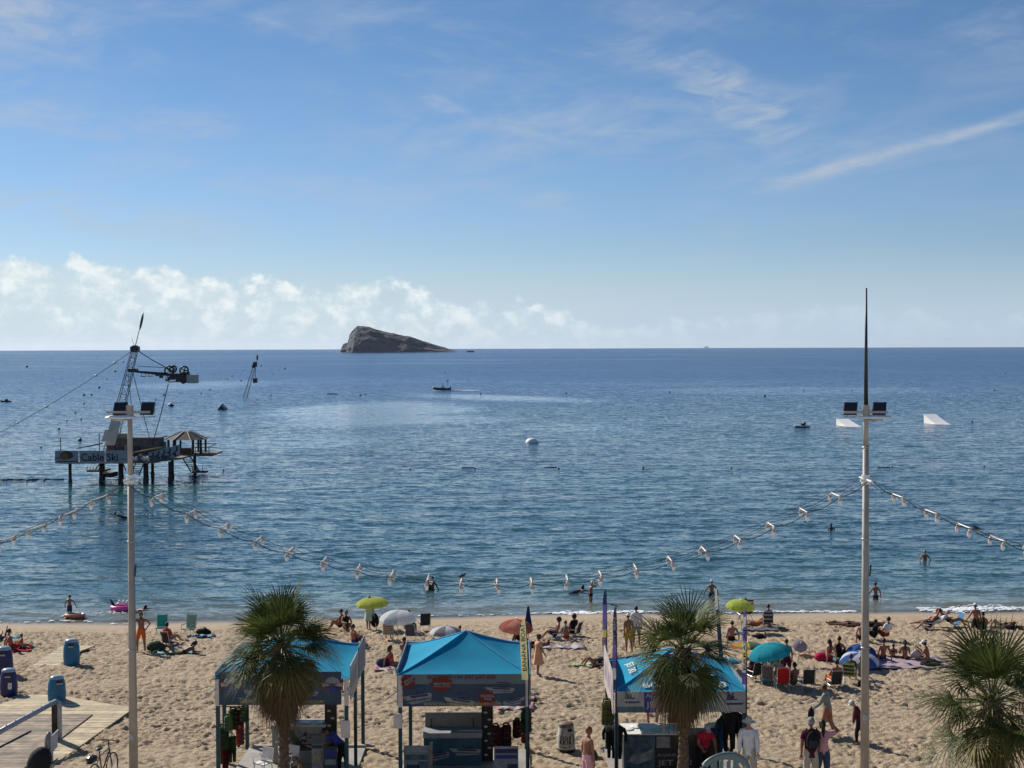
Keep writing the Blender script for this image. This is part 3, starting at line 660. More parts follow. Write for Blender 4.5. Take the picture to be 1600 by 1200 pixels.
for i, b_ in enumerate(bl):
    same = sorted([bu[j][0] for j in range(len(bu)) if bl[j] == b_])
    lab.append(b_ if len(same) == 1 else b_.replace(' buoy,', ' buoy,', 1)+', '+ORD[same.index(bu[i][0])])
for i, (px, py, r, kd) in enumerate(bu):
    a = W(px, py+r*.6); k = a.y/F; rr_ = max(r*k*.68, .10)
    if kd not in protos:
        t_ = thing('buoy', '', 'buoy', a); m = MB()
        m.ell((0, 0, .35), (1, 1, 1), 10, 7); m.build('float', MC[kd], t_, True)
        m = MB(); m.cyl((0, 0, 1.2), (0, 0, 2.4 if kd == 4 else 1.45), .2 if kd == 4 else .3, .12, 6)
        m.build('top_ring', MC[kd], t_); protos[kd] = t_
    else: t_ = copy_tree(protos[kd]); t_.location = a
    t_.scale = (rr_, rr_, rr_)
    t_['label'] = lab[i]; t_['group'] = 'buoys dotted over the bay'
# buoy line rope with small floats near shore on the left
m = MB(); pts = [W(x, 749.5+.5*math.sin(x*.3)) + Vector((0, 0, .03)) for x in range(-20, 108, 8)]; m.tube(pts, .07, 5)
tag(m.build('float_line', M_CABLE), 'thin dark float line on the water left of the platform', 'rope')
for px in (737, 866, 1387): 
    m = MB(); m.tube([W(px-16, 731)+Vector((0,0,.02)), W(px+4, 730.6)+Vector((0,0,.04))], .06, 5); tag(m.build('float_line', M_CABLE), {737: 'short dark floating line left of centre below the white dome', 866: 'short dark floating line right of the white dome', 1387: 'short dark floating line right of the tall mast'}[px], 'rope')
# thin boom on the water at left of island, surf boards
a = W(519, 616); m = MB(); m.ell((0, 0, .1), (2.0, .5, .16), 12, 6); tag(m.build('paddle_board', M_DARK, smooth=True, loc=a), 'long flat dark board lying on the water below the island', 'board')
# ---- inflatable boat
a = W(690, 611); k = a.y/F; bt = thing('inflatable_boat', 'dark inflatable boat with a crew and flag speeding left below the island', 'boat', a)
Lh = 14*k
m = MB(); 
for s_ in (-1, 1):
    m.tube([(Lh*.95, s_*1.0, .55), (0, s_*1.05, .6), (-Lh*.55, s_*.9, .75), (-Lh*.85, s_*.45, 1.0), (-Lh, 0, 1.15)], [.38, .42, .4, .36, .3], 8)
m.build('tube_hull', M_BLACK, bt, True)
m = MB(); m.prism([(-Lh*.8, 0, .5), (-Lh*.4, -.9, .4), (Lh*.9, -.9, .35), (Lh*.9, .9, .35), (-Lh*.4, .9, .4)], (0, 0, .12)); m.build('deck', M_OFFW, bt)
m = MB(); m.bx(.1, .9, -.4, .4, .45, 1.5); m.build('console', M_OFFW, bt)
m = MB(); m.cyl((Lh*.98, 0, .2), (Lh*.98, 0, 1.4), .22, .26); m.build('outboard', M_BLACK, bt)
m = MB(); m.tube([(Lh*.55, -.7, .8), (Lh*.75, -.7, 3.0), (Lh*.75, .7, 3.0), (Lh*.55, .7, .8)], .05, 5); m.cyl((Lh*.75, 0, 3), (Lh*.78, 0, 3.7), .04); m.build('arch', M_GALV, bt)
m = MB(); m.prism([(Lh*.78, 0, 3.7), (Lh*.5, .0, 3.4), (Lh*.62, 0, 2.6), (Lh*.78, 0, 3.0)], (0, .04, 0)); m.build('flag', M_WHITE, bt)
m = MB(); rs = random.Random(9)
for i in range(150):
    u = rs.random(); m.ell((Lh+.3+u*9, rs.gauss(0, .4+u*.8), .08), (.5*(1.3-u), .4, .22*(1.3-u)), 6, 4)
tag(m.build('boat_wake', M_FOAM, smooth=True, loc=a), 'white wake trailing behind the inflatable boat', kind='stuff')
# ---- jet ski with rider lying low (right) and small boats
a = W(1253, 668); k = a.y/F; js = thing('jet_ski', 'low dark jet ski left of the right lamp post', 'jet ski', a)
m = MB(); m.ell((0, 0, .2), (13.5*k, .55, .22), 14, 7, fn=lambda v: Vector((v.x, v.y, v.z+(.15 if v.x < 0 else 0)*abs(v.x)/2))); m.build('hull', mat("jet_ski_hull", (.45, .47, .48), .3, .1, 4), js, True)
m = MB(); m.ell((1.5*k, 0, .5), (4.5*k, .3, .22), 10, 6); m.ell((4*k, 0, .75), (2.5*k, .3, .2), 10, 6, R=RY(-.3)); m.tube([(-1.5*k, -.3, .75), (-2*k, 0, .85), (-1.5*k, .3, .75)], .05, 5); m.build('seat', M_BLACK, js, True)
m = MB(); m.ell((0, 0, .08), (14*k, .6, .1), 14, 5); m.build('bumper', M_BLACK, js, True)
def small_boat(px, py, wpx, label, col=None):
    a = W(px, py); k = a.y/F; t_ = thing('boat', label, 'boat', a); l = wpx*k/2
    m = MB(); vs = []; N = 9
    for i in range(N):
        u = -1+2*i/(N-1); wd = l*.32*(1-max(0, -u)**2.5); sh = l*.22*(1+.5*max(0, -u)**2)
        vs += [(u*l, -wd, sh), (u*l*.96, 0, -l*.05), (u*l, wd, sh)]
    m.add(vs, [(i*3+a_, i*3+a_+1, i*3+a_+4, i*3+a_+3) for i in range(N-1) for a_ in (0, 1)] + [(i*3, i*3+3, i*3+5, i*3+2) for i in range(N-1)]); m.build('hull', col or M_WHITE, t_)
    m = MB(); m.box((l*.15, 0, l*.38), (l*.6, l*.3, l*.35), tap=.7); m.build('cabin', M_DARK, t_)
small_boat(9, 628, 17, 'small dark and white boat cut by the left edge of the photo', M_DARK)
small_boat(1104, 543.2, 8, 'tiny boat on the horizon right of centre', M_DARK)
# ================================================================ LAMP POSTS, STRING LIGHTS, PALMS
M_POLE = mat("painted_pole", (.38, .325, .265), .55, .10, 1.5, .003)
M_LAMPW = mat("lamp_white", (.75, .74, .70), .45, .05, 6)
M_SOCK = mat("bulb_holder", (.55, .47, .40), .6, .1, 10)
M_BULB = mat("clear_bulb", (.85, .86, .85), .12, .03, 10, trans=.0, spec=.8, tr=.35)
YL = 36.3; ZP = 3.3
def lamp_post(px, mast, label):
    x = D(px, 660, YL).x; p = Vector((x, YL, ZP)); k = YL/F
    t_ = thing('lamp_post', label, 'lamp post', p, group='tall lamp posts on the promenade')
    zl = D(px, 653, YL).z-ZP; zj = D(px, 697 if mast else 755, YL).z-ZP
    m = MB(); m.cyl((0, 0, 0), (0, 0, zj), .115, .075, 20); m.cyl((0, 0, zj), (0, 0, zl+.22), .068, .06, 20); m.cyl((0, 0, 0), (0, 0, .12), .2, .17, 20); m.build('pole', M_POLE, t_, True)
    m = MB(); m.box((-.02*1, -.05, zl+.15), (1.12, .06, .06)); m.cyl((0, 0, zl+.02), (0, 0, zl+.33), .095, n=14); m.build('crossbar', M_POLE, t_)
    fl = []
    for s_, dx in ((-1, -.40 if mast else -.24), (1, .34 if mast else .46)):
        m = MB(); R = RX(math.radians(-14)) @ RY(.0)
        R = Matrix(((1, 0, .12), (0, 1, 0), (0, 0, 1))) @ RX(math.radians(-12))
        c = Vector((dx, .04, zl+.24)); m.box(c, (.31, .10, .30), R=R); m.box(c+Vector((0, -.06, 0)), (.34, .03, .33), R=R)
        for i in range(5): m.box(c+Vector((-.12+i*.06, .09, 0)), (.012, .08, .24), R=R)
        h = m.build('floodlight', M_BLACK, t_)
        m = MB(); m.box(c+Vector((0, -.078, 0)), (.28, .012, .27), R=R); m.build('glass', mat("flood_glass", (.012, .012, .014), .15, .05), h)
        m = MB(); m.tube([c+Vector((-.17, 0, 0)), c+Vector((-.17, 0, -.22)), c+Vector((.17, 0, -.22)), c+Vector((.17, 0, 0))], .014, 5); m.build('bracket', M_GALV, h)
    sx = 1 if mast else -1
    m = MB(); m.ell((sx*.22+ (0.02), 0, zl+.0), (.46, .22, .085), 18, 8, fn=lambda v: Vector((v.x, v.y, v.z if v.z > 0 else v.z*.3))); hd_ = m.build('lamp_head', M_LAMPW, t_, True)
    m = MB(); m.ell((sx*.26, 0, zl-.04), (.2, .14, .05), 12, 6); m.build('lamp_lens', M_GALV, hd_, True)
    zc_ = D(px, 749, YL).z-ZP
    m = MB(); m.tube([(.0, -.62, zc_), (0, .62, zc_)], .024, 8); m.tube([(-.16, -.1, zc_-.02), (.16, -.1, zc_-.02)], .035, 6); m.cyl((0, 0, zc_-.12), (0, 0, zc_+.12), .11, n=14); m.build('cable_arm', M_LAMPW, t_)
    m = MB(); zc2 = D(px, 900, YL).z-ZP; m.cyl((.1, -.05, zc2), (.13, -.05, zc2+.3), .02); m.build('hook', M_DARK, t_)
    m = MB()
    for z_ in (3.4, 6.2, zj-.05): m.cyl((0, 0, z_), (0, 0, z_+.035), .125-.0035*z_, n=20)
    m.build('joint_band', M_GALV, t_, True)
    m = MB(); zs_ = D(px, 1120 if mast else 1150, YL).z-ZP; m.box((-.02, -.118, zs_), (.09, .01, .14)); m.build('sticker', M_OFFW, t_)
    if mast:
        m = MB(); m.cyl((0, 0, zl+.33), (0, 0, D(px, 450, YL).z-ZP), .055, .022, 12); m.build('mast_tip', M_BLACK, t_, True)
    return t_, zc_
lp1, zc1 = lamp_post(203, False, 'pale lamp post in front of the platform with two floodlights and no mast')
lp2, zc2 = lamp_post(1353, True, 'pale lamp post at the right topped by a long thin black mast')
XL, XR = lp1.location.x, lp2.location.x; SP = XR-XL
zA = D(203, 752, YL).z; zM = D(778, 914, YL-.45).z
def string(x0, u0, u1, us, label, dl=.9, g='strings of bulbs hung between the lamp posts'):
    t_ = thing('string_lights', label, 'string lights', (x0+SP*(u0+u1)/2, YL, zA), group=g)
    o = Vector(t_.location)
    def pt(u, s_): return Vector((x0+SP*u, YL+s_*dl/2, zA-(zA-zM)*(1-(2*u-1)**2))) - o
    for s_ in (-1, 1):
        ul = sorted(set([u0, u1] + [u for u in us if u0 <= u <= u1])); pts = []
        for a, b in zip(ul[:-1], ul[1:]):
            n = 8
            for i in range(n):
                v = i/n; p = pt(a+(b-a)*v, s_); p.z -= .075*math.sin(math.pi*v)*(1 if b-a > .02 else .2); pts.append(p)
        pts.append(pt(u1, s_)); m = MB(); m.tube(pts, .011 if s_ < 0 else .007, 6); m.build('cable', M_CABLE, t_, True)
        m = MB(); m.tube([pt(u0+(u1-u0)*i/30, s_)+Vector((0, .06, .03+.03*math.sin(i))) for i in range(31)], .005, 4); m.build('carrier_wire', M_CABLE, t_)
    for u in us:
        if not (u0 <= u <= u1): continue
        a, b = pt(u, -1), pt(u, 1)
        m = MB(); m.tube([a, b], .018, 6); bar = m.build('lamp_bar', M_LAMPW, t_)
        for e in (a, b):
            sw = Vector((random.uniform(-.045, .045), random.uniform(-.03, .03), 0))
            m = MB(); m.cyl(e+Vector((0, 0, .03)), e+Vector((0, 0, -.01)), .024, .034, 8); m.cyl(e+Vector((0, 0, -.01)), e+sw+Vector((0, 0, -.10)), .036, .052, 10); m.cyl(e+sw+Vector((0, 0, -.10)), e+sw+Vector((0, 0, -.115)), .062, .062, 10); m.build('bulb_holder', M_SOCK, bar, True)
            m = MB(); q = e+sw*1.3+Vector((0, 0, -.115)); m.lathe([(.040, 0), (.050, -.04), (.042, -.09), (.018, -.12), (.002, -.125)], 10, q); m.build('bulb', M_BULB, bar, True)
fx = [247.5, 299, 350, 403, 453, 506, 559, 612, 668, 720, 776, 830, 886, 938, 993, 1047, 1100, 1153, 1205, 1256, 1306]
us = [(D(p, 800, YL).x-XL)/SP for p in fx]
string(XL, .004, .996, us, 'long sagging string of paired bulbs between the two lamp posts')
string(XR, .004, .42, [(D(p, 820, YL).x-XR)/SP for p in (1403, 1455, 1507, 1559, 1611, 1663)], 'string of paired bulbs running down to the right from the masted lamp post', 1.0)
string(XL-SP, .58, .996, [(D(p, 800, YL).x-XL+SP)/SP for p in (156, 107, 58, 9, -40)], 'string of bulbs running down to the left edge from the left lamp post', 1.3)
def pigeon(p, label, face=1):
    t_ = thing('bird', label, 'bird', p)
    m = MB(); m.ell((0, 0, .07), (.13, .055, .06), 10, 7, R=RY(-.35*face)); m.ell((.11*face, 0, .14), (.04, .032, .035), 8, 6); m.cyl((.14*face, 0, .14), (.18*face, 0, .13), .01, .003, 5); m.prism([(-.1*face, -.03, .05), (-.24*face, -.02, .0), (-.24*face, .02, .0), (-.1*face, .03, .05)], (0, 0, .015))
    m.cyl((0, .02, .04), (0, .02, 0), .006); m.cyl((0, -.02, .04), (0, -.02, 0), .006); m.build('body', mat("bird_dark", (.06, .055, .055), .8), t_, True); t_.scale = (.72, .72, .72)
zc = lambda px: zA-(zA-zM)*(1-(2*((D(px, 800, YL).x-XL)/SP)-1)**2)
pigeon(Vector((D(721, 900, YL).x, YL+.45, zc(720)+.02)), 'dark bird perched on the bulb string left of centre')
u_ = (D(1516, 820, YL).x-XR)/SP; pigeon(Vector((D(1516, 820, YL).x, YL-.5, zA-(zA-zM)*(1-(2*u_-1)**2)+.02)), 'dark bird perched on the bulb string at the right', -1)
# ---- palms
def leafmat(name, c1, c2, tr):
    m = bpy.data.materials.new(name); m.use_nodes = True; t = m.node_tree; b = t.nodes['Principled BSDF']
    g = t.nodes.new('ShaderNodeNewGeometry'); r = E(t, g.outputs['Random Per Island'])
    tcn = t.nodes.new('ShaderNodeTexCoord'); n = noise(t, tcn.outputs['Object'], 2.0, 3)
    cc = mixc(t, (r*.6+n*.5).clamp(), c1, c2); t.links.new(cc, b.inputs['Base Color']); b.inputs['Roughness'].default_value = .6; b.inputs['Specular IOR Level'].default_value = .22
    tl = t.nodes.new('ShaderNodeBsdfTranslucent'); t.links.new(mixc(t, 1.0, cc, cc), tl.inputs[0]); mx = t.nodes.new('ShaderNodeMixShader'); mx.inputs[0].default_value = tr
    t.links.new(b.outputs[0], mx.inputs[1]); t.links.new(tl.outputs[0], mx.inputs[2]); t.links.new(mx.outputs[0], t.nodes['Material Output'].inputs[0]); return m
M_FROND = leafmat("palm_frond", (.026, .046, .011), (.108, .128, .032), .22)
M_FRYEL = leafmat("palm_frond_yellow", (.09, .085, .02), (.22, .17, .05), .25)
M_DEAD = leafmat("palm_dead_frond", (.04, .026, .012), (.15, .095, .04), .12)
M_TRUNK = mat("palm_trunk", (.12, .08, .048), .9, .3, 9, .02)
M_PET = mat("palm_stalk", (.16, .17, .06), .6, .2, 6)
def fan(mb, pb, a, dirv, Lp, Rb, droop, rs, n=26, spread=2.0, wd=.034):
    """one fan leaf: stalk then blades; dirv unit"""
    dirv = dirv.normalized(); side = dirv.cross(Vector((0, 0, 1)))
    if side.length < .05: side = Vector((1, 0, 0))
    side.normalize(); side = (Quaternion(dirv, rs.uniform(-.5, .5)) @ side); up = side.cross(dirv).normalized()
    hub = a + dirv*Lp + Vector((0, 0, -droop*.25*Lp)); mid = a + dirv*Lp*.55 + Vector((0, 0, -droop*.04))
    pb.tube([a, mid, hub], [.022, .016, .011], 4)
    dd = (hub-mid).normalized(); dd = (dd + Vector((0, 0, -.15*droop))).normalized()
    for i in range(n):
        t_ = (i/(n-1)*2-1)*spread*.5*1.15; u = dd*math.cos(t_) + side*math.sin(t_)
        r = Rb*(1-.28*abs(t_)/1.2*rs.uniform(.6, 1))*rs.uniform(.88, 1.06)
        fold = up*(.10*math.cos(t_)*Rb)*rs.uniform(.2, 1)
        p0 = hub; p1 = hub+u*r*.45+fold; p2 = hub+u*r*.78+fold*1.1+Vector((0, 0, -droop*.18*r)); p3 = hub+u*r+fold*.8+Vector((rs.uniform(-.03, .03), rs.uniform(-.03, .03), -droop*rs.uniform(.3, .75)*r))
        w_ = dd.cross(u); cw = (up.cross(u)).normalized()
        w1 = wd*rs.uniform(.8, 1.2); tw = up*w1*.35
        vs = [p0-cw*.008, p0+cw*.008, p1-cw*w1, p1+cw*w1+tw, p2-cw*w1*.55, p2+cw*w1*.55, p3]
        mb.add(vs, [(0, 1, 3, 2), (2, 3, 5, 4), (4, 5, 6)])
def palm(px, pyc, y, R, trunk_r, label, seed, nf=34, dead=46, skirt=1.0, up_bias=0., fs=1.0):
    rs = random.Random(seed); c = D(px, pyc, y); base = Vector((c.x, y, ZP)); h = c.z-ZP
    t_ = thing('palm_tree', label, 'palm tree', base, group='fan palms on the promenade')
    m = MB(); prof = []; N = 46
    for i in range(N+1):
        u = i/N; r = trunk_r*(1.25-.25*min(1, u*4))*(1 if u < .75 else 1+.25*(u-.75)*4) + (.012 if i % 2 else -.006); prof.append((r, u*h))
    m.lathe(prof, 14); co = m.v; m.v = [(x+.03*math.sin(z*1.7)+rs.uniform(-.012, .012), yy+.03*math.cos(z*1.3)+rs.uniform(-.012, .012), z) for x, yy, z in co]
    for i in range(90):      # old leaf bases
        z = h*rs.uniform(.72, 1.0); a = rs.uniform(0, 6.28); r = trunk_r*1.1
        p = Vector((math.cos(a)*r, math.sin(a)*r, z)); q = p+Vector((math.cos(a)*.10, math.sin(a)*.10, .12)); m.cyl(p, q, .035, .02, 5)
    m.build('trunk', M_TRUNK, t_)
    top = Vector((0, 0, h)); g = MB(); st_ = MB(); dd = MB(); ds = MB(); yl = MB()
    for i in range(nf):
        u = (i+.5)/nf; el_ = math.radians(74-u*112+rs.uniform(-16, 16)+up_bias); a = i*2.399+rs.uniform(-.3, .3)
        d = Vector((math.cos(a)*math.cos(el_), math.sin(a)*math.cos(el_), math.sin(el_)))
        Lp = R*(rs.uniform(.28, .56)); Rb = R*rs.uniform(.46, .60)*fs
        tgt = yl if (u > .75 and rs.random() < .55) else g
        fan(tgt, st_, top+Vector((0, 0, -.2*u*R*.4)), d, Lp, Rb, .06+u*.5, rs, 30, rs.uniform(2.4, 3.4), .019)
    for i in range(dead):
        u = (i+.5)/dead; el_ = math.radians(-25-u*60+rs.uniform(-14, 14)); a = i*2.399+rs.uniform(-.4, .4)
        d = Vector((math.cos(a)*math.cos(el_), math.sin(a)*math.cos(el_), math.sin(el_)))
        fan(dd, ds, top+Vector((0, 0, -.05-.38*u*R*skirt*.5)), d, R*rs.uniform(.25, .5), R*rs.uniform(.26, .44)*skirt, rs.uniform(.7, 1.6), rs, 18, rs.uniform(1.2, 2.2), .022)
    cr = g.build('crown', M_FROND, t_); st_.build('leaf_stalks', M_PET, cr)
    if yl.v: yl.build('yellowing_fronds', M_FRYEL, cr)
    sk = dd.build('dead_frond_skirt', M_DEAD, t_); ds.build('dead_stalks', M_TRUNK, sk)
    return t_
palm(440, 1004, 36.2, 1.80, .122, 'fan palm on the left standing before the blue kiosk with a thick brown skirt', 11, 56, 60, 1.0, -6, 1.12)
palm(1066, 1012, 36.0, 1.68, .125, 'fan palm in the middle right standing before the jet ski kiosk with dead fronds hanging', 23, 30, 52, 1.05, -4, 1.25)
palm(1550, 1092, 33.5, 1.98, .16, 'fan palm at the right edge with the greenest spiky crown', 35, 42, 24, .7, -4, 1.28)
# ================================================================ BEACH KIOSKS
M_TEAL = mat("teal_post", (.012, .07, .085), .55, .15, 4)
M_WPOST = mat("pale_post", (.62, .58, .55), .6, .08, 4)
M_BLUECL = cloth("blue_canopy", (.004, .26, .42), .04, scale=1.5, col2=(.003, .215, .36))
M_ALU = mat("aluminium_tube", (.6, .6, .6), .35, .05, 6, 0, .8)
M_BAN = mat("banner_navy", (.02, .06, .11), .55, .25, 1.3, col2=(.010, .03, .06))
M_BANL = mat("banner_pale", (.10, .15, .165), .55, .1, 1.2)
M_BANG = mat("banner_grey_blue", (.20, .25, .30), .6, .1, 1.5)
M_BANS = mat("banner_sandy", (.52, .46, .40), .6, .18, 2.2, col2=(.36, .33, .33))
M_RED = mat("print_red", (.12, .006, .008), .55, .05); M_MAG = mat("print_magenta", (.12, .006, .04), .55, .05)
M_PWH = mat("print_white", (.30, .31, .33), .55, .06, 5); M_PYE = mat("print_yellow", (.40, .33, .10), .55, .05)
M_PBL = mat("print_dark_blue", (.015, .03, .09), .55, .1); M_PGR = mat("print_grey", (.22, .24, .27), .55, .2, 5); M_PSEA = mat("print_sea", (.05, .12, .16), .55, .3, 4)
M_ROYAL = mat("print_royal", (.018, .028, .20), .5, .05); M_DECK = mat("pale_floor_board", (.34, .31, .27), .7, .15, 1.5, .01)
YF = 42.0
def pan(px0, px1, py0, py1, y, th=.02):
    a = D(px0, py0, y); b = D(px1, py1, y); return a.x, b.x, b.z, a.z
class K: pass
def kiosk(label, x0, x1, yf, yb, zt, zpk, zbt, ztop_front, zbot_front, gz):
    o = Vector(((x0+x1)/2, yf, gz)); t_ = thing('beach_kiosk', label, 'kiosk', o, group='blue roofed kiosks on the sand')
    k = K(); k.t = t_; k.o = o; k.x0 = x0-o.x; k.x1 = x1-o.x; k.d = yb-yf; k.zt = zt-gz; k.pk = zpk-gz; k.zbt = zbt-gz; k.z0 = zbot_front-gz; k.z1 = ztop_front-gz
    for x in (k.x0, k.x1):
        for y in (0, k.d):
            m = MB(); m.bx(x-.055, x+.055, y-.055, y+.055, -.2, k.z0-.02); m.build('post', M_TEAL, t_)
            m = MB(); m.bx(x-.06, x+.06, y-.06, y+.06, k.z0-.02, k.zt); m.build('post_top', M_WPOST, t_)
    m = MB()
    for (a, b) in (((k.x0, 0), (k.x1, 0)), ((k.x1, 0), (k.x1, k.d)), ((k.x1, k.d), (k.x0, k.d)), ((k.x0, k.d), (k.x0, 0))):
        m.tube([(a[0], a[1], k.zt-.08), (b[0], b[1], k.zt-.08)], .025, 6)
        c = ((a[0]+b[0])/2, (a[1]+b[1])/2, k.zt-.35); m.tube([(a[0], a[1], k.zt-.5), c, (b[0], b[1], k.zt-.5)], .015, 5)
    m.build('roof_frame', M_ALU, t_)
    # canopy: taut pyramid, slightly sagging, one mesh
    n = 10; vs = []; fs = []; xc = (k.x0+k.x1)/2; e = .10
    cs = [(k.x0-e, -e), (k.x1+e, -e), (k.x1+e, k.d+e), (k.x0-e, k.d+e)]
    for s_ in range(4):
        a, b = cs[s_], cs[(s_+1) % 4]; base_i = len(vs)
        for i in range(n+1):
            for j in range(n+1):
                u = i/n; v = j/n; px_ = a[0]+(b[0]-a[0])*v; py_ = a[1]+(b[1]-a[1])*v
                scal = .10*math.sin(math.pi*v)*(1-u)
                z = k.zt + (k.pk-k.zt)*(u**1.2) - .07*math.sin(math.pi*v)*math.sin(math.pi*u)*(1-u*.4) + .014*math.sin(7*v+5*u)*(1-u)*math.sin(math.pi*v) + .02*math.sin(math.pi*v)*math.sin(14*u)*u*(1-u)
                cx = px_+(xc-px_)*u; cy = py_+(k.d/2-py_)*u
                cx += (xc-px_)*scal*.35*(1 if a[0] == b[0] else .0); cy += (k.d/2-py_)*scal*.35*(1 if a[1] == b[1] else 0)
                vs.append((cx, cy, z))
        for i in range(n):
            for j in range(n): q = base_i+i*(n+1)+j; fs.append((q, q+1, q+n+2, q+n+1))
    m = MB(); m.add(vs, fs); k.can = m.build('canopy', M_BLUECL, t_, True)
    m = MB()
    for c in cs: m.tube([(c[0]+(xc-c[0])*u, c[1]+(k.d/2-c[1])*u, k.zt+(k.pk-k.zt)*u**1.2+.012) for u in [i/10 for i in range(11)]], .022, 5)
    m.build('canopy_seam', cloth("blue_seam", (.10, .40, .62)), k.can)
    return k
def local(k, px, py, y): return D(px, py, y)-k.o
def star(m, c, r, n, y, ratio=.78, sx=1.2):
    m.prism([(c[0]+math.cos(math.pi*i/n)*r*sx*(1 if i % 2 else ratio), y, c[1]+math.sin(math.pi*i/n)*r*(1 if i % 2 else ratio)) for i in range(2*n)], (0, .004, 0))
def boatprint(par, cx, cz, w, h, y, tilt=0, top=True, flip=1, col=None):
    m = MB(); R = Matrix.Rotation(tilt, 3, 'Y')
    def q(a, b): v = R @ Vector((a*w/2*flip, 0, b*h/2)); return (cx+v.x, y, cz+v.z)
    m.prism([q(-1, .05), q(-.2, .0), (q(.9, -.05)), q(1, -.25), q(.85, -.75), q(-.45, -.85), q(-.8, -.4)], (0, .004, 0)); a = m.build('boat_print', col or M_PWH, par)
    m = MB(); 
    def q2(a, b): v = q(a, b); return (v[0], y-.005, v[2])
    m.prism([q2(-.55, -.02), q2(.75, -.12), q2(.7, -.3), q2(-.4, -.25)], (0, .004, 0)); m.prism([q2(-.85, -.42), q2(.9, -.52), q2(.88, -.60), q2(-.7, -.55)], (0, .004, 0))
    if top:
        m.prism([q2(-.3, .85), q2(.6, .80), q2(.75, .62), q2(-.15, .66)], (0, .004, 0))
        for a_ in (-.05, .5): m.prism([q2(a_, .66), q2(a_+.05, .66), q2(a_+.1, 0), q2(a_+.05, 0)], (0, .004, 0))
    m.prism([q2(.05, .3), q2(.4, .3), q2(.5, -.05), q2(-.05, -.02)], (0, .004, 0)); m.build('boat_print_detail', M_PBL, par)
def wings(par, cx, cz, w, h, y):
    for s_, mt in ((-1, M_RED), (1, M_RED)):
        m = MB(); m.prism([(cx+s_*w*.05, y, cz), (cx+s_*w*.5, y, cz+h*.45), (cx+s_*w*.46, y, cz-h*.35)], (0, .004, 0)); m.build('emblem_wing', mt, par)
        m = MB(); m.prism([(cx+s_*w*.08, y-.006, cz), (cx+s_*w*.46, y-.006, cz+h*.14), (cx+s_*w*.44, y-.006, cz-h*.12)], (0, .004, 0)); m.build('emblem_stripe', M_PWH, par)
    m = MB(); m.prism([(cx+math.cos(t_)*w*.26, y-.008, cz-h*.18+math.sin(t_)*h*.36) for t_ in [math.pi+math.pi*i/8 for i in range(9)]], (0, .004, 0)); m.build('emblem_body', M_ROYAL, par)
    m = MB(); m.prism([(cx+math.cos(t_)*w*.34, y-.003, cz+h*.1+math.sin(t_)*h*.42) for t_ in [math.pi*i/8 for i in range(9)]], (0, .003, 0)); m.build('emblem_top', M_PGR, par)
gz0 = float(sandz(0, 43.0))
# ---------------- kiosk with boats (centre)
k2 = kiosk('centre kiosk with a taut blue pyramid roof and a boat hire banner', D(625, 1053, YF).x, D(824, 1053, YF).x, YF, 46.2, D(722, 1054, YF).z, D(722, 986, 44.1).z, 0, D(722, 1053, YF).z, D(722, 1103, YF).z, gz0)
t_ = k2.t; y = -.09; L2 = lambda px, py, dy=0: local(k2, px, py, YF+dy)
m = MB(); a, b = L2(629, 1069, y), L2(821, 1103, y); m.bx(a.x, b.x, y-.01, y+.01, b.z, a.z); bn = m.build('front_banner', M_BAN, t_)
m = MB(); c = L2(629, 1053.5, y); m.bx(a.x, b.x, y-.01, y+.01, a.z, c.z); m.build('banner_sky_strip', M_BANL, bn)
def tx(s_, px0, px1, py0, py1, mt, par, kk=k2, yy=-.11, nm='lettering', R=None):
    a = local(kk, px0, py0, YF+yy); b = local(kk, px1, py1, YF+yy); text(s_, nm, ((a.x+b.x)/2, yy, (a.z+b.z)/2), b.x-a.x, a.z-b.z, mt, par, R=R)
tx("BOOKING", 668, 706, 1054.5, 1061, M_MAG, bn); tx("+34", 709, 722.5, 1055, 1061, M_PBL, bn); tx("697.647.000", 726, 774.5, 1054.5, 1061.3, M_MAG, bn)
tx("WWW.WATERSPORTSBENIDORM.COM", 662, 783, 1098, 1102.2, M_PYE, bn, yy=-.12)
m = MB(); a = L2(690, 1067); star(m, (a.x, a.z), .26, 9, -.115, .8, 1.35); m.build('red_burst', M_RED, bn)
m = MB(); a = L2(761, 1090); star(m, (a.x, a.z), .27, 11, -.122, .8, 1.0); m.build('red_burst', M_RED, bn)
m = MB(); a = L2(638, 1064); star(m, (a.x, a.z), .24, 8, -.122, .8, .95); m.build('red_burst', M_RED, bn)
tx("RENT BOAT", 678, 704, 1066.5, 1070.2, M_PWH, bn, yy=-.128); tx("WITHOUT LICENCE", 677, 705, 1071.5, 1073.6, M_PWH, bn, yy=-.128)
tx("SNORKEL", 751, 773, 1085.5, 1089.5, M_PWH, bn, yy=-.13); tx("TOUR", 756, 768, 1090.5, 1094, M_PWH, bn, yy=-.13)
Rw = Matrix.Rotation(-.55, 3, 'Y')
tx("WATER", 630, 646, 1060.5, 1064, M_PWH, bn, yy=-.132, R=Rw); tx("PARTY", 632, 648, 1064.5, 1068, M_PWH, bn, yy=-.132, R=Rw)
for (px_, py_, w_, h_, tl, tp, fl, mt) in ((652, 1084, .88, .62, -.18, True, 1, M_PGR), (718, 1091, .95, .5, .12, True, 1, M_PWH), (781, 1073, .9, .4, 0, True, 1, M_PGR), (803, 1091, .7, .42, -.2, False, -1, M_PGR)):
    a = L2(px_, py_); boatprint(bn, a.x, a.z, w_, h_, -.108-.0*px_, tl, tp, fl, mt)
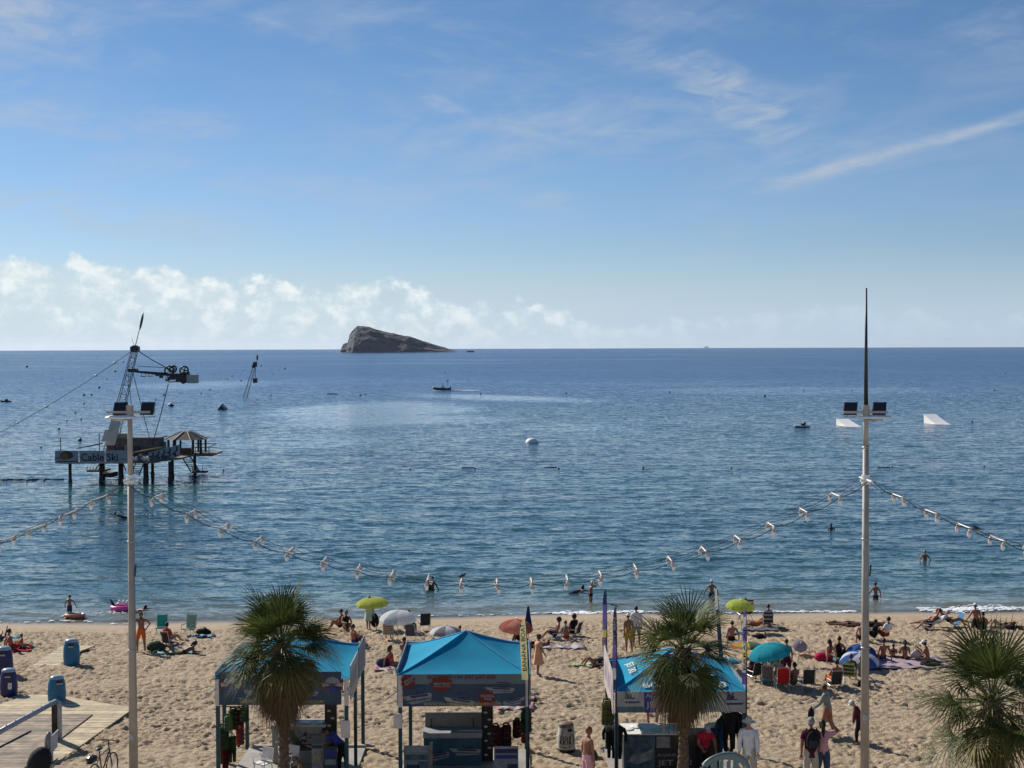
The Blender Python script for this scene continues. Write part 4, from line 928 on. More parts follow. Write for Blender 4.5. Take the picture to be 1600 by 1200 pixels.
m = MB(); a, b = L2(640, 1093), L2(690, 1098); m.prism([(a.x, -.104, a.z), (b.x, -.104, a.z-.03), (b.x+.1, -.104, b.z), (a.x-.1, -.104, b.z)], (0, .003, 0)); a = L2(737, 1095); m.prism([(a.x, -.104, a.z), (a.x+.8, -.104, a.z+.05), (a.x+.9, -.104, a.z-.08), (a.x-.2, -.104, a.z-.1)], (0, .003, 0)); m.build('printed_waves', M_PSEA, bn)
def sidebanner(k, side, y0, y1, z0, z1, mt, name='side_banner'):
    x = (k.x0-.09) if side < 0 else (k.x1+.09); m = MB(); m.bx(x-.012, x+.012, y0, y1, z0, z1); return m.build(name, mt, k.t)
m = MB(); a, b = L2(636, 1003.5, 4.3), L2(830, 1030, 4.3); m.bx(a.x, b.x, 4.28, 4.30, b.z-.3, a.z); m.build('back_banner', M_BANG, t_)
m = MB(); m.bx(a.x, b.x, 4.26, 4.33, a.z, a.z+.03); m.build('banner_rail', M_ALU, t_)
sb = sidebanner(k2, -1, .1, 4.2, k2.z0, k2.z1+.15, M_BANG); m = MB()
for i in range(8): m.box((k2.x0-.105, .4+.5*i, k2.z0+.3+.25*(i % 3)), (.006, .22, .12), R=RX(.4*i))
m.build('side_print', M_PSEA, sb); sidebanner(k2, 1, .1, 4.2, k2.z0, k2.z1+.15, M_BANG)
for sx, dx in ((k2.x0, -.38), (k2.x1, .3)):
    m = MB(); m.tube([(sx, 0, k2.zt-.42), (sx+dx, -.5, k2.zt-.62)], .018, 5); m.build('strut', M_ALU, t_)
m = MB(); m.bx(k2.x0-.12, k2.x1+.1, .3, 4.1, -.02, .06); m.build('floor', M_DECK, t_)
def board(kk, px0, px1, py0, py1, dy, mt, name='notice_board', label=None, cat='sign'):
    a = local(kk, px0, py0, YF+dy)+kk.o; b = local(kk, px1, py1, YF+dy)+kk.o; m = MB(); m.bx(a.x, b.x, a.y-.015, a.y+.015, b.z, a.z)
    return a, b, m
def hung_notice(kk, px0, px1, py0, py1, dy):
    a, b, m = board(kk, px0, px1, py0, py1, dy, None); o = m.build('notice', M_WPOST, None); o.parent = kk.t; o.location = -kk.o
    return o
hung_notice(k2, 615, 628, 1115, 1138, -.12)
def a_board(kk, px0, px1, py0, py1, dy, label, base, shapes):
    a = D(px0, py0, YF+dy); b = D(px1, py1, YF+dy); z0 = gz0; t = thing('display_board', label, 'sign', ((a.x+b.x)/2, a.y, z0)); w = (b.x-a.x)/2; hh = a.z-z0
    m = MB(); m.bx(-w, w, -.02, .02, .35, hh); bd = m.build('board', base, t)
    m = MB(); 
    for s_ in (-1, 1): m.cyl((s_*(w-.05), .03, 0), (s_*(w-.05), .03, hh-.05), .02, n=6); m.cyl((s_*(w-.05), .5, 0), (s_*(w-.05), .05, hh-.05), .02, n=6)
    m.build('board_legs', M_DARK, t)
    for (u0, u1, v0, v1, mt) in shapes:
        m = MB(); m.bx(-w+2*w*u0, -w+2*w*u1, -.028, -.021, .35+(hh-.35)*v0, .35+(hh-.35)*v1); m.build('print', mt, bd)
    return t, w, hh
t_, w_, h_ = a_board(k2, 631, 671, 1165, 1210, .2, 'blue poster board with boat pictures at the left of the centre kiosk', M_BANG, [(.05, .95, .55, .72, M_PSEA), (.1, .6, .1, .4, M_PBL), (.55, .95, .18, .5, M_PSEA), (.08, .92, .82, .85, M_PWH), (.08, .7, .9, .92, M_PWH)])
t_, w_, h_ = a_board(k2, 772, 810, 1166, 1212, .2, 'blue and white poster board at the right of the centre kiosk', M_BANG, [(.04, .96, .78, .92, M_PBL), (.04, .96, .6, .72, M_ROYAL), (.04, .5, .1, .5, M_PGR), (.55, .96, .12, .42, M_PBL), (.04, .96, .93, .985, M_PWH)])
# open chest
a = D(662, 1146, 44.3); b = D(752, 1146, 44.3); gx = (a.x+b.x)/2; w_ = (b.x-a.x)/2; hh = a.z-gz0
t_ = thing('storage_chest', 'open topped blue and white storage chest inside the centre kiosk', 'chest', (gx, 44.3, gz0))
m = MB(); m.bx(-w_, w_, 0, .75, .06, hh-.16); bd = m.build('body', mat("chest_blue", (.015, .09, .15), .5, .2, 1.5), t_)
boatprint(bd, .4, hh*.55, 1.0, .5, -.008, 0, False); boatprint(bd, -.45, hh*.42, .7, .5, -.008, -.2, False, col=M_PGR)
m = MB(); m.bx(-w_-.02, w_+.02, .02, .78, hh-.16, hh); m.build('rim', M_PWH, t_)
zl = D(700, 1116, 45.0).z-gz0; z2 = D(700, 1134, 45.0).z-gz0
m = MB(); m.box((0, .8, (zl+z2)/2), (2*w_, .05, zl-z2+.06), R=RX(-.12)); ld_ = m.build('lid', mat("chest_grey", (.17, .175, .17), .5, .1, 2), t_)
m = MB(); m.box((0, .79, (hh+z2)/2-.02), (2*w_, .03, .14)); m.build('lid_lining', mat("chest_lining", (.24, .22, .18), .6, .1, 3), ld_)
m = MB(); 
for x in (-w_*.78, w_*.7): m.tube([(x, .7, hh-.05), (x, .76, zl-.15)], .02, 5)
m.build('hinge', M_DARK, t_)
def rack_panel(px0, px1, py0, py1, yy, label):
    a = D(px0, py0, yy); b = D(px1, py1, yy); t = thing('display_rack', label, 'rack', ((a.x+b.x)/2, yy, gz0)); w = (b.x-a.x)/2
    m = MB(); m.bx(-w, w, 0, .06, 0, a.z-gz0); m.bx(-w*1.05, -w*.9, -.06, .1, 0, a.z-gz0); m.bx(w*.9, w*1.05, -.06, .1, 0, a.z-gz0); m.build('panel', M_BLACK, t)
    for i in range(7):
        m = MB(); z = (a.z-gz0)*(1-.1-.125*i); x = w*(.35 if i % 2 else -.3); m.ell((x, -.04, z), (.07, .03, .035), 8, 5); m.build('tag', M_WPOST, t, True)
rack_panel(753, 770, 1104, 1175, 44.8, 'tall narrow black display rack in the centre kiosk')
rack_panel(508, 526, 1101, 1172, 44.8, 'tall narrow black display rack in the left kiosk')
m = MB(); a = D(673.5, 1160, YF+.1); m.bx(a.x-.045, a.x+.045, a.y-.04, a.y+.04, gz0, a.z); m.bx(a.x-.3, a.x+.3, a.y-.15, a.y+.15, gz0, gz0+.06)
tag(m.build('wooden_post', M_WOOD), 'short brown wooden post in front of the open chest', 'post')
# ---------------- left kiosk
k1 = kiosk('left kiosk with blue roof and winged emblem banner, partly hidden by a palm', D(340, 1053, YF).x, D(541, 1053, YF).x, YF, 46.6, D(540, 1060, YF).z, D(470, 990, 44.1).z, 0, D(438, 1050, YF).z, D(438, 1101, YF).z, gz0)
t_ = k1.t; L1 = lambda px, py, dy=0: local(k1, px, py, YF+dy)
m = MB(); a, b = L1(342, 1050, y), L1(533.5, 1101, y); m.bx(a.x, b.x, y-.01, y+.01, b.z, a.z); bn = m.build('front_banner', M_BAN, t_)
for px_ in (362, 520): a = L1(px_, 1069); wings(bn, a.x, a.z, .66, .48, -.11)
a = L1(410, 1090); boatprint(bn, a.x-.4, a.z+.02, .6, .25, -.108, 0, True, 1, M_PGR); a = L1(400, 1075); boatprint(bn, a.x, a.z, .7, .4, -.108, 0, True, -1, M_PGR); a = L1(480, 1078); boatprint(bn, a.x, a.z, .7, .4, -.108, 0, True, 1, M_PGR)
tx("WWW.WATERSPORTSBENIDORM.COM", 374, 505, 1094.5, 1099, M_PYE, bn, k1)
sb = sidebanner(k1, 1, .25, 2.3, k1.z0+.05, k1.z1+.12, M_BANS); sb2 = sidebanner(k1, 1, 2.5, 4.55, k1.z0+.15, k1.z1+.2, M_BANG); sidebanner(k1, -1, .1, 4.5, k1.z0, k1.z1, M_BANG)
for s_, y0 in ((sb, .4), (sb2, 2.7)):
    m = MB()
    for i in range(4): m.prism([(k1.x1+.104, y0+.4*i, k1.z0+.35), (k1.x1+.104, y0+.4*i+.25, k1.z0+.45), (k1.x1+.104, y0+.4*i+.3, k1.z0+.9), (k1.x1+.104, y0+.4*i+.1, k1.z0+.8)], (.003, 0, 0))
    m.build('side_print', M_PGR, s_)
m = MB(); a, b = L1(384, 1005, 4.65), L1(570, 1030, 4.65); m.bx(a.x, b.x, 4.65, 4.67, b.z-.3, a.z); m.build('back_banner', M_BANG, t_)
for x in (k1.x1, ): 
    m = MB(); m.bx(x-.05, x+.05, 2.33, 2.43, -.2, k1.z0); m.build('post', M_TEAL, t_); m = MB(); m.bx(x-.05, x+.05, 2.33, 2.43, k1.z0, k1.zt); m.build('post_top', M_WPOST, t_)
m = MB(); a = L1(389, 1100, 4.6); m.bx(L1(361, 1100, 4.0).x-.06, L1(361, 1100, 4.0).x+.05, 2.9, 3.0, -.2, k1.z0); m.build('post', M_TEAL, t_)
for sx, dx in ((k1.x0, -.38), (k1.x1, .3)):
    m = MB(); m.tube([(sx, 0, k1.zt-.25), (sx+dx, -.5, k1.zt-.5)], .018, 5); m.build('strut', M_ALU, t_)
m = MB(); m.bx(k1.x0+.1, k1.x1+.1, .2, 4.4, -.02, .07); m.bx(k1.x0+.2, k1.x1+.4, 4.35, 4.5, .07, .14); m.build('floor', M_DECK, t_)
hung_notice(k1, 532, 547, 1126, 1153, -.12)
a = D(425, 1133, 44.6); b = D(508, 1133, 44.6); w_ = (b.x-a.x)/2; hh = a.z-gz0
t_ = thing('sales_counter', 'pale counter with winged emblem and yellow letter W in the left kiosk', 'counter', ((a.x+b.x)/2, 44.6, gz0))
m = MB(); m.bx(-w_, w_, 0, .7, .05, hh-.05); bd = m.build('front_panel', mat("counter_pale", (.27, .28, .28), .6, .08, 2), t_)
wings(bd, -.05, hh*.68, .62, .5, -.008)
text("YOU GET OUT SEA", 'lettering', (w_*.55, -.006, hh*.76), .52, .055, M_BLACK, bd); text("THE BEST", 'lettering', (w_*.35, -.006, hh*.69), .22, .04, M_BLACK, bd)
text("W", 'emblem_letter', (w_*.6, -.006, hh*.45), .58, .34, M_PYE, bd)
m = MB(); m.bx(-w_-.02, w_+.02, -.03, .75, hh-.05, hh); m.build('top', mat("counter_top", (.60, .46, .36), .5, .08, 3), t_)
a_board(k1, 487, 505, 1163, 1210, .9, 'small white poster board with yellow letter W in the left kiosk', M_PGR, [(.04, .96, .85, .98, M_BAN)])
tt = [o for o in bpy.data.objects if o.name.startswith('display_board')][-1]
text("W", 'emblem_letter', (0, -.03, .75), .26, .2, M_PYE, [c for c in tt.children if c.name.startswith('board') and 'legs' not in c.name][0])
a_board(k1, 506, 527, 1166, 1212, .7, 'small dark blue poster board beside the black rack in the left kiosk', M_BAN, [(.1, .9, .6, .85, M_ROYAL), (.1, .9, .3, .5, M_PGR), (.05, .95, .05, .2, M_PBL)])
for i, (px_, py_, s_) in enumerate(((478, 1131, .3), (503, 1130, .22))):
    a = D(px_, py_+1.5, 44.9); m = MB()
    for j in range(4): m.box((0, 0, .01+.012*j), (s_, .22, .01), R=RZ(.2*j-.3+i))
    a.z = gz0+hh; tag(m.build('paper_stack', M_WHITE, loc=a), ('wide stack of white leaflets lying on the pale counter', 'smaller stack of white leaflets at the right end of the pale counter')[i], 'leaflets')
# ---------------- jet ski kiosk
k3 = kiosk('right kiosk with lettered blue roof and a jet ski rental banner', D(963, 1080, YF).x, D(1163, 1080, YF).x, YF, 46.2, D(1062, 1080, YF).z, D(1062, 1012, 44.1).z, 0, D(1062, 1080, YF).z, D(1062, 1112, YF).z, gz0)
t_ = k3.t; L3 = lambda px, py, dy=0: local(k3, px, py, YF+dy)
m = MB(); a, b = L3(963, 1080.5, y), L3(1164, 1112, y); m.bx(a.x, b.x, y-.01, y+.01, b.z, a.z); bn = m.build('front_banner', mat("banner_light_grey", (.32, .325, .34), .55, .08, 2), t_)
m = MB(); a, b = L3(1006, 1080.5), L3(1062, 1112); m.bx(a.x, b.x, -.112, -.106, b.z, a.z); m.build('blue_panel', M_ROYAL, bn)
tx("ALQUILER", 1009, 1056, 1083, 1091, M_PWH, bn, k3, -.12); tx("JET SKI", 1009, 1063, 1096.5, 1108, M_PWH, bn, k3, -.12)
tx("CERTIFICADO", 1082, 1120, 1104, 1108.5, M_PGR, bn, k3, -.12)
def jet(par, px_, py_, w_, kk, yy):
    a = local(kk, px_, py_, YF+yy); m = MB(); c = lambda u, v: (a.x+u*w_, yy, a.z+v*w_)
    m.prism([c(-.5, -.02), c(-.25, .10), (c(.1, .12)), c(.5, .0), c(.42, -.10), c(-.3, -.12)], (0, .004, 0)); j = m.build('jet_ski_print', M_PWH, par)
    m = MB(); c = lambda u, v: (a.x+u*w_, yy-.006, a.z+v*w_)
    m.prism([c(-.3, -.03), c(.48, -.03), c(.40, -.11), c(-.2, -.12)], (0, .004, 0)); m.prism([c(-.28, .08), c(-.22, .34), c(-.10, .36), c(-.02, .08)], (0, .004, 0)); m.prism([c(-.08, .1), c(-.06, .3), c(.04, .3), c(.08, .1)], (0, .004, 0))
    m.prism([c(-.2+.05*math.cos(t), .40+.05*math.sin(t)) for t in [i*math.pi/4 for i in range(8)]], (0, .004, 0)); m.prism([c(0+.045*math.cos(t), .35+.045*math.sin(t)) for t in [i*math.pi/4 for i in range(8)]], (0, .004, 0)); m.prism([c(.05, .1), c(.2, .16), c(.22, .12), c(.1, .06)], (0, .004, 0))
    m.build('rider_print', M_PBL, j)
jet(bn, 985, 1095, .62, k3, -.112); jet(bn, 1145, 1097, .7, k3, -.112)
m = MB(); a, b = L3(964, 1103), L3(1005, 1112); m.bx(a.x, b.x, -.111, -.106, b.z, a.z); m.build('printed_sea', M_PSEA, bn)
sl_ = sidebanner(k3, -1, .1, 4.1, k3.z0-.1, k3.z1+.5, M_BANS)
m = MB()
for i in range(5): m.box((k3.x0-.105, .6+.7*i, k3.z0+.5+.1*(i % 2)), (.004, .3, .6), R=RX(.5))
m.build('side_print', mat("print_mauve", (.30, .22, .34), .6, .2, 4), sl_); sidebanner(k3, 1, .1, 4.1, k3.z0, k3.z1+.1, M_BANG)
m = MB(); a, b = L3(947, 1033, 4.3), L3(1132, 1060, 4.3); m.bx(a.x, b.x, 4.28, 4.30, b.z, a.z); m.build('back_banner', M_BANG, t_)
m = MB(); m.bx(k3.x0-.1, k3.x1+.1, .0, 4.1, -.02, .06); m.build('floor', M_DECK, t_)
# lettering on roof facets
def facet_text(k, s_, side, u, v, w, h):
    xc = (k.x0+k.x1)/2; N0 = Vector((xc, k.d/2, k.pk))
    if side == 'front': A, B = Vector((k.x0, 0, k.zt)), Vector((k.x1, 0, k.zt))
    elif side == 'left': A, B = Vector((k.x0, k.d, k.zt)), Vector((k.x0, 0, k.zt))
    e = (B-A).normalized(); mid = (A+B)/2; up = (N0-mid).normalized(); n = e.cross(up)
    c = mid + e*u + up*v + n*.0
    R = Matrix((e, -n, up)).transposed()
    text(s_, 'roof_lettering', c + n*(-.0) + Vector((0, 0, .03)), w, h, M_LAMPW, k.can, .01, R)
facet_text(k3, "JET SKI", 'left', .25, .62, 1.3, .3); facet_text(k3, "608 34 6678", 'front', .15, .26, 2.5, .27); facet_text(k3, "Info events", 'front', .35, .75, 1.5, .15)
a = D(975, 1148, 43.4); b = D(1108, 1148, 43.4); w_ = (b.x-a.x)/2; hh = a.z-gz0
t_ = thing('sales_counter', 'dark counter lettered JET SKI with a white cloth on top in the right kiosk', 'counter', ((a.x+b.x)/2, 43.4, gz0))
m = MB(); m.bx(-w_, w_, 0, .75, .05, hh); bd = m.build('front_panel', mat("counter_dark", (.010, .012, .016), .5, .1, 2), t_)
m = MB(); m.bx(-w_+.02, -w_+.95, -.012, -.004, hh*.12, hh*.96); jp = m.build('print', M_PSEA, bd)
m = MB(); m.prism([(-w_+.1, -.02, hh*.35), (-w_+.25, -.02, hh*.5), (-w_+.6, -.02, hh*.55), (-w_+.92, -.02, hh*.68), (-w_+.85, -.02, hh*.4), (-w_+.4, -.02, hh*.28)], (0, .004, 0)); m.build('jet_ski_print', M_PGR, jp)
m = MB(); m.bx(-w_+1.0, -w_+1.42, -.012, -.004, hh*.68, hh*.95); m.build('print', M_PGR, bd)
text("ALQUILER", 'lettering', (-w_+1.32, -.008, hh*.50), .6, .10, M_PGR, bd); text("JET SKI", 'lettering', (-w_+1.55, -.008, hh*.30), 1.05, .22, M_PGR, bd)
m = MB(); m.bx(-w_-.03, w_-.75, -.04, 1.2, hh, hh+.03)
for i in range(7): m.ell((-w_+.15+.28*i, .5+.3*math.sin(i*2.1), hh+.05), (.2, .22, .035), 8, 5)
m.build('white_cloth', M_WHITE, t_, False)
# hanging garments
def wetsuit(p, h, col, label, rz=0, cat='wetsuit', name='wetsuit', g='garments hung up to dry at the kiosks', vest=False):
    t_ = thing(name, label, cat, p, rz, g); m = MB(); w = h*(.30 if not vest else .36)
    def sec(z, hw, dp): return [(-hw, -dp, z), (0, -dp*1.5, z), (hw, -dp, z), (hw*1.05, 0, z), (hw, dp, z), (0, dp*1.5, z), (-hw, dp, z), (-hw*1.05, 0, z)]
    pr = [(0, w*.25, .03), (-h*.06, w*.62, .05), (-h*.2, w*.5, .06), (-h*.42, w*.42, .055), (-h*.5, w*.46, .06)] if not vest else [(0, w*.3, .05), (-h*.1, w*.6, .08), (-h*.45, w*.55, .09), (-h*.9, w*.6, .09), (-h*.98, w*.56, .06)]
    vs = []
    for z, hw, dp in pr: vs += sec(z, hw, dp)
    n = len(pr); m.add(vs, [(i*8+k, i*8+(k+1) % 8, (i+1)*8+(k+1) % 8, (i+1)*8+k) for i in range(n-1) for k in range(8)]+[tuple(range(8)), tuple(range((n-1)*8, n*8))[::-1]])
    if vest:
        m.tube([(-w*.42, 0, -h*.06), (-w*.36, 0, h*.06), (0, .05, h*.09), (w*.36, 0, h*.06), (w*.42, 0, -h*.06)], .03, 6)
    if not vest:
        for s_ in (-1, 1):
            m.tube([(s_*w*.2, 0, -h*.47), (s_*w*.26, .01, -h*.7), (s_*w*.24, 0, -h*.98)], [.075, .06, .05], 7)
            m.tube([(s_*w*.6, 0, -h*.07), (s_*w*.85, .01, -h*.25), (s_*w*.82, .02, -h*.45)], [.055, .05, .042], 7)
    m.build('garment', col, t_, True)
    m = MB(); 
    if vest:
        m.bx(-.012, .012, -.158, -.146, -h*.92, -h*.04)
        for z in (-.3, -.55, -.8): m.bx(-w*.6, w*.6, -.155, -.142, h*z-.018, h*z+.018)
        m.build('buckle_straps', M_BLACK, t_)
    else:
        m.tube([(-w*.5, 0, -h*.05), (0, 0, .06), (w*.5, 0, -h*.05)], .012, 5); m.tube([(0, 0, .06), (0, 0, .14)], .008, 5); m.build('hanger', M_DARK, t_)
def cw(n, c): return cloth(n, c, .1)
C_GR = cw("vest_green", (.018, .055, .02)); C_RD = cw("vest_dark_red", (.045, .006, .006)); C_OR = cw("vest_orange", (.25, .035, .015)); C_BK = cw("neoprene_black", (.015, .015, .018)); C_LG = cw("vest_lime", (.08, .16, .06)); C_BL = cw("vest_blue", (.03, .08, .2)); C_YL = cw("vest_yellow", (.12, .12, .03))
for (px_, py_, hp, c_, lab_, v_) in (
    (349, 1135, 37, C_GR, 'green life vest hanging against the front left post of the left kiosk', 1), (357, 1118, 24, C_LG, 'lime green vest at the top of the garment rail in the left kiosk', 1), (364, 1108, 32, C_GR, 'dark green vest hanging high beside the inner post of the left kiosk', 1),
    (373, 1109, 32, C_RD, 'long dark red vest hanging high in the left kiosk', 1), (375, 1138, 26, C_OR, 'bright orange life vest hanging below the dark red one', 1), (363, 1150, 42, C_GR, 'large green wetsuit hanging low in the left kiosk', 0), (343, 1174, 20, C_OR, 'faded orange vest hanging low by the left post', 1), (352, 1168, 35, C_RD, 'dark red wetsuit hanging low behind the orange vest', 0), (382, 1104, 24, C_GR, 'small green cloth vest tied to the inner rear post', 1),
    (775, 1134, 34, C_RD, 'left one of the two dark red towels hung between rack and post', 1), (791, 1133, 34, C_RD, 'brown red garment with ragged hem on the line of the centre kiosk', 1), (808, 1125, 28, C_RD, 'dark red garment hung close to the right post of the centre kiosk', 1), (819, 1148, 12, C_OR, 'small red cloth tied at the right post of the centre kiosk', 1), (822, 1110, 36, C_GR, 'green vest behind the right post of the centre kiosk', 1),
    (955, 1134, 52, C_BK, 'black wetsuit hanging on the left rail of the jet ski kiosk', 0), (965, 1133, 54, C_BK, 'black wetsuit with short legs on the rail corner of the jet ski kiosk', 0), (948, 1095, 38, C_YL, 'black and yellow vest at the rear left post of the jet ski kiosk', 1), (952, 1112, 30, C_BL, 'blue grey vest below the yellow one on the jet ski kiosk', 1),
    (1139, 1114, 62, C_BK, 'black wetsuit hanging inside the right end of the jet ski kiosk', 0), (1150, 1113, 60, C_BK, 'black wetsuit next to the front right post of the jet ski kiosk', 0), (1130, 1120, 56, C_BL, 'dark blue wetsuit leftmost of the group at the right end', 0), (1158, 1116, 50, C_BK, 'black wetsuit closest to the right post', 0)):
    yy = YF + ({1: 1.2}.get(0, .5) if px_ > 345 else -.15) + random.uniform(0, 1.2); p = D(px_, py_, yy); wetsuit(p, max(.25, hp*yy/F), c_, lab_, random.uniform(-.7, .7), 'life vest' if v_ else 'wetsuit', 'life_vest' if v_ else 'wetsuit', vest=bool(v_))
# rails and line that carry them
for (a, b_, lab_) in (((345, 1104, .6), (385, 1104, .9), 'thin garment rail in the left kiosk'), ((770, 1137, 1.2), (824, 1118, .2), 'washing line between the black rack and right post'), ((945, 1095, .4), (966, 1130, .6), 'sloping garment rail at the left of the jet ski kiosk'), ((1124, 1112, .6), (1163, 1112, .6), 'garment rail at the right of the jet ski kiosk')):
    m = MB(); m.tube([D(a[0], a[1], YF+a[2]), D(b_[0], b_[1], YF+b_[2])], .015, 6); tag(m.build('garment_rail', M_DARK), lab_, 'rail')
a = D(1112, 1136, 43.6); t_ = thing('loudspeaker', 'black loudspeaker cabinet standing right of the dark counter', 'loudspeaker', (a.x, 43.6, gz0)); m = MB(); m.bx(-.2, .28, -.2, .2, 0, a.z-gz0); bd = m.build('cabinet', M_BLACK, t_)
m = MB(); m.cyl((.04, -.2, 1.1), (.04, -.22, 1.1), .13, n=14); m.build('cone', M_DARK, bd); m = MB(); m.bx(-.1, .2, -.1, .1, a.z-gz0, a.z-gz0+.12); m.build('white_case', M_WHITE, t_)
# folding chairs and table in the left kiosk
def stool(px_, py_, yy, label, col=M_WHITE):
    p = D(px_, py_, yy); t_ = thing('plastic_chair', label, 'chair', (p.x, yy, gz0+.07), 2.6, 'plastic chairs of the kiosks')
    m = MB(); m.box((0, 0, .43), (.44, .42, .035)); m.build('seat', col, t_); m = MB(); m.box((0, -.22, .68), (.42, .03, .36), R=RX(.15)); m.build('backrest', col, t_)
    for sx in (-1, 1):
        for sy in (-1, 1): m = MB(); m.cyl((sx*.19, sy*.17, .42), (sx*.22, sy*.21, 0), .022, .016, 6); m.build('leg', col, t_)
        m = MB(); m.tube([(sx*.22, -.2, .5), (sx*.24, -.15, .64), (sx*.24, .18, .62), (sx*.22, .19, .43)], .018, 5); m.build('armrest', col, t_)
stool(411, 1190, 43.2, 'white plastic chair just left of the palm trunk'); stool(452, 1180, 43.4, 'white plastic chair under the seated person behind the palm trunk')
p = D(480, 1178, 43.9); t_ = thing('folding_table', 'dark folding table with thin legs in the left kiosk', 'table', (p.x, 43.9, gz0+.07)); m = MB(); m.bx(-.35, .35, -.3, .3, .68, .72); m.build('tabletop', M_DARK, t_)
for sx in (-1, 1):
    for sy in (-1, 1): m = MB(); m.cyl((sx*.3, sy*.25, .68), (sx*.33, sy*.28, 0), .015, n=6); m.build('leg', M_DARK, t_)
# ---------------- feather flags
def feather(px, pyt, pyb, wpx, y, cols, label, txt=None, tcol=None, lean=0, base_z=None, tail=True):
    top_ = D(px+lean, pyt, y); bot = D(px, pyb, y); bz = float(sandz(top_.x, y)) if base_z is None else base_z
    o = Vector((bot.x+.0, y, bz)); t_ = thing('feather_flag', label, 'flag', o, group='tall feather flags by the kiosks'); w = wpx*y/F
    n = 26; z0 = bot.z-bz; z1 = top_.z-bz; pole = []; lf = []; rt = []
    for i in range(n+1):
        u = i/n; z = z0+(z1-z0)*u; bend = (top_.x-bot.x)*u - w*.55*max(0, u-.82)**2*18*.4
        wd = w*(1-.10*u)*(math.sqrt(max(0, 1-((u-.72)/.28)**2)) if u > .72 else 1)
        wv = .05*math.sin(u*9)
        rt.append((bend, wv*.3, z)); lf.append((bend-max(wd, .004), wv+.03*math.sin(u*5), z + (.12*w if u < .02 else 0)))
    m = MB(); vs = []
    for a, b in zip(lf, rt): mid = ((a[0]+b[0])/2, (a[1]+b[1])/2+.012*math.sin(a[2]*7), (a[2]+b[2])/2); vs += [a, mid, b]
    mi = [(min(int((i/n)*len(cols)), len(cols)-1)) for i in range(n)]
    for i in range(n): m.add([vs[i*3+j] for j in (0, 1, 2)]+[vs[i*3+3+j] for j in (0, 1, 2)], [(0, 1, 4, 3), (1, 2, 5, 4)], mi[i])
    fl = m.build('sail', [c for c in cols], t_, True)
    m = MB(); m.tube([(0, 0, -.2), (0, 0, z0)]+[tuple(Vector(r)+Vector((.012, 0, 0))) for r in rt[1:]], [.024]*2+[.02-.012*i/n for i in range(1, n+1)], 6); m.build('pole', M_BLACK, t_, True)
    m = MB(); m.cyl((0, 0, -.03), (0, 0, .07), .24, .2, 12); m.build('base', M_BLACK, t_)
    if txt:
        R = Matrix.Rotation(-math.pi/2, 3, 'Y'); s0, s1 = txt[1], txt[2]; zc_ = z0+(z1-z0)*(s0+s1)/2; i = int((s0+s1)/2*n); cx = (lf[i][0]+rt[i][0])/2
        tilt = math.atan2(top_.x-bot.x, z1-z0); R = Matrix.Rotation(tilt, 3, 'Y') @ R
        text(txt[0], 'lettering', (cx, -.07, zc_), (z1-z0)*(s1-s0), w*.62, tcol, fl, .006, R)
    return t_
C_CRM = cloth("flag_cream", (.62, .58, .30), .3); C_PUR = cloth("flag_purple", (.13, .10, .30), .3); C_PW = cloth("flag_pale", (.55, .52, .48), .3); C_FY = cloth("flag_yellow", (.65, .55, .15), .3); C_NV = cloth("flag_navy", (.03, .04, .12), .2)
feather(826, 967, 1063, 11, 41.6, [C_CRM], 'cream feather flag lettered BANANA BOAT at the right of the centre kiosk', ("BANANA BOAT", .16, .93), mat("flag_print", (.07, .07, .06), .6), -5)
feather(947.5, 921, 1024, 6.5, 46.2, [C_PW, C_PUR, C_FY, C_PUR, C_PUR, C_PUR, C_NV, C_NV], 'tallest purple and yellow feather flag behind the jet ski kiosk', ("JET SKI", .12, .46), C_FY)
feather(963, 947, 1062, 6, 41.7, [C_PW, C_PUR, C_PUR, C_NV, C_NV, C_NV, C_NV], 'dark purple feather flag at the front left corner of the jet ski kiosk', ("JET SKI", .45, .85), C_PW)
feather(1166, 950, 1070, 6.5, 41.7, [C_PUR, C_PW, C_FY, C_PW, C_PUR, C_PW, C_PUR], 'pale and purple feather flag at the front right corner of the jet ski kiosk', ("PARASAIL", .2, .8), C_NV)
feather(1129, 918, 1030, 5, 46.3, [C_NV, C_NV, C_PW], 'black feather flag leaning left behind the right palm', None, None, -9)
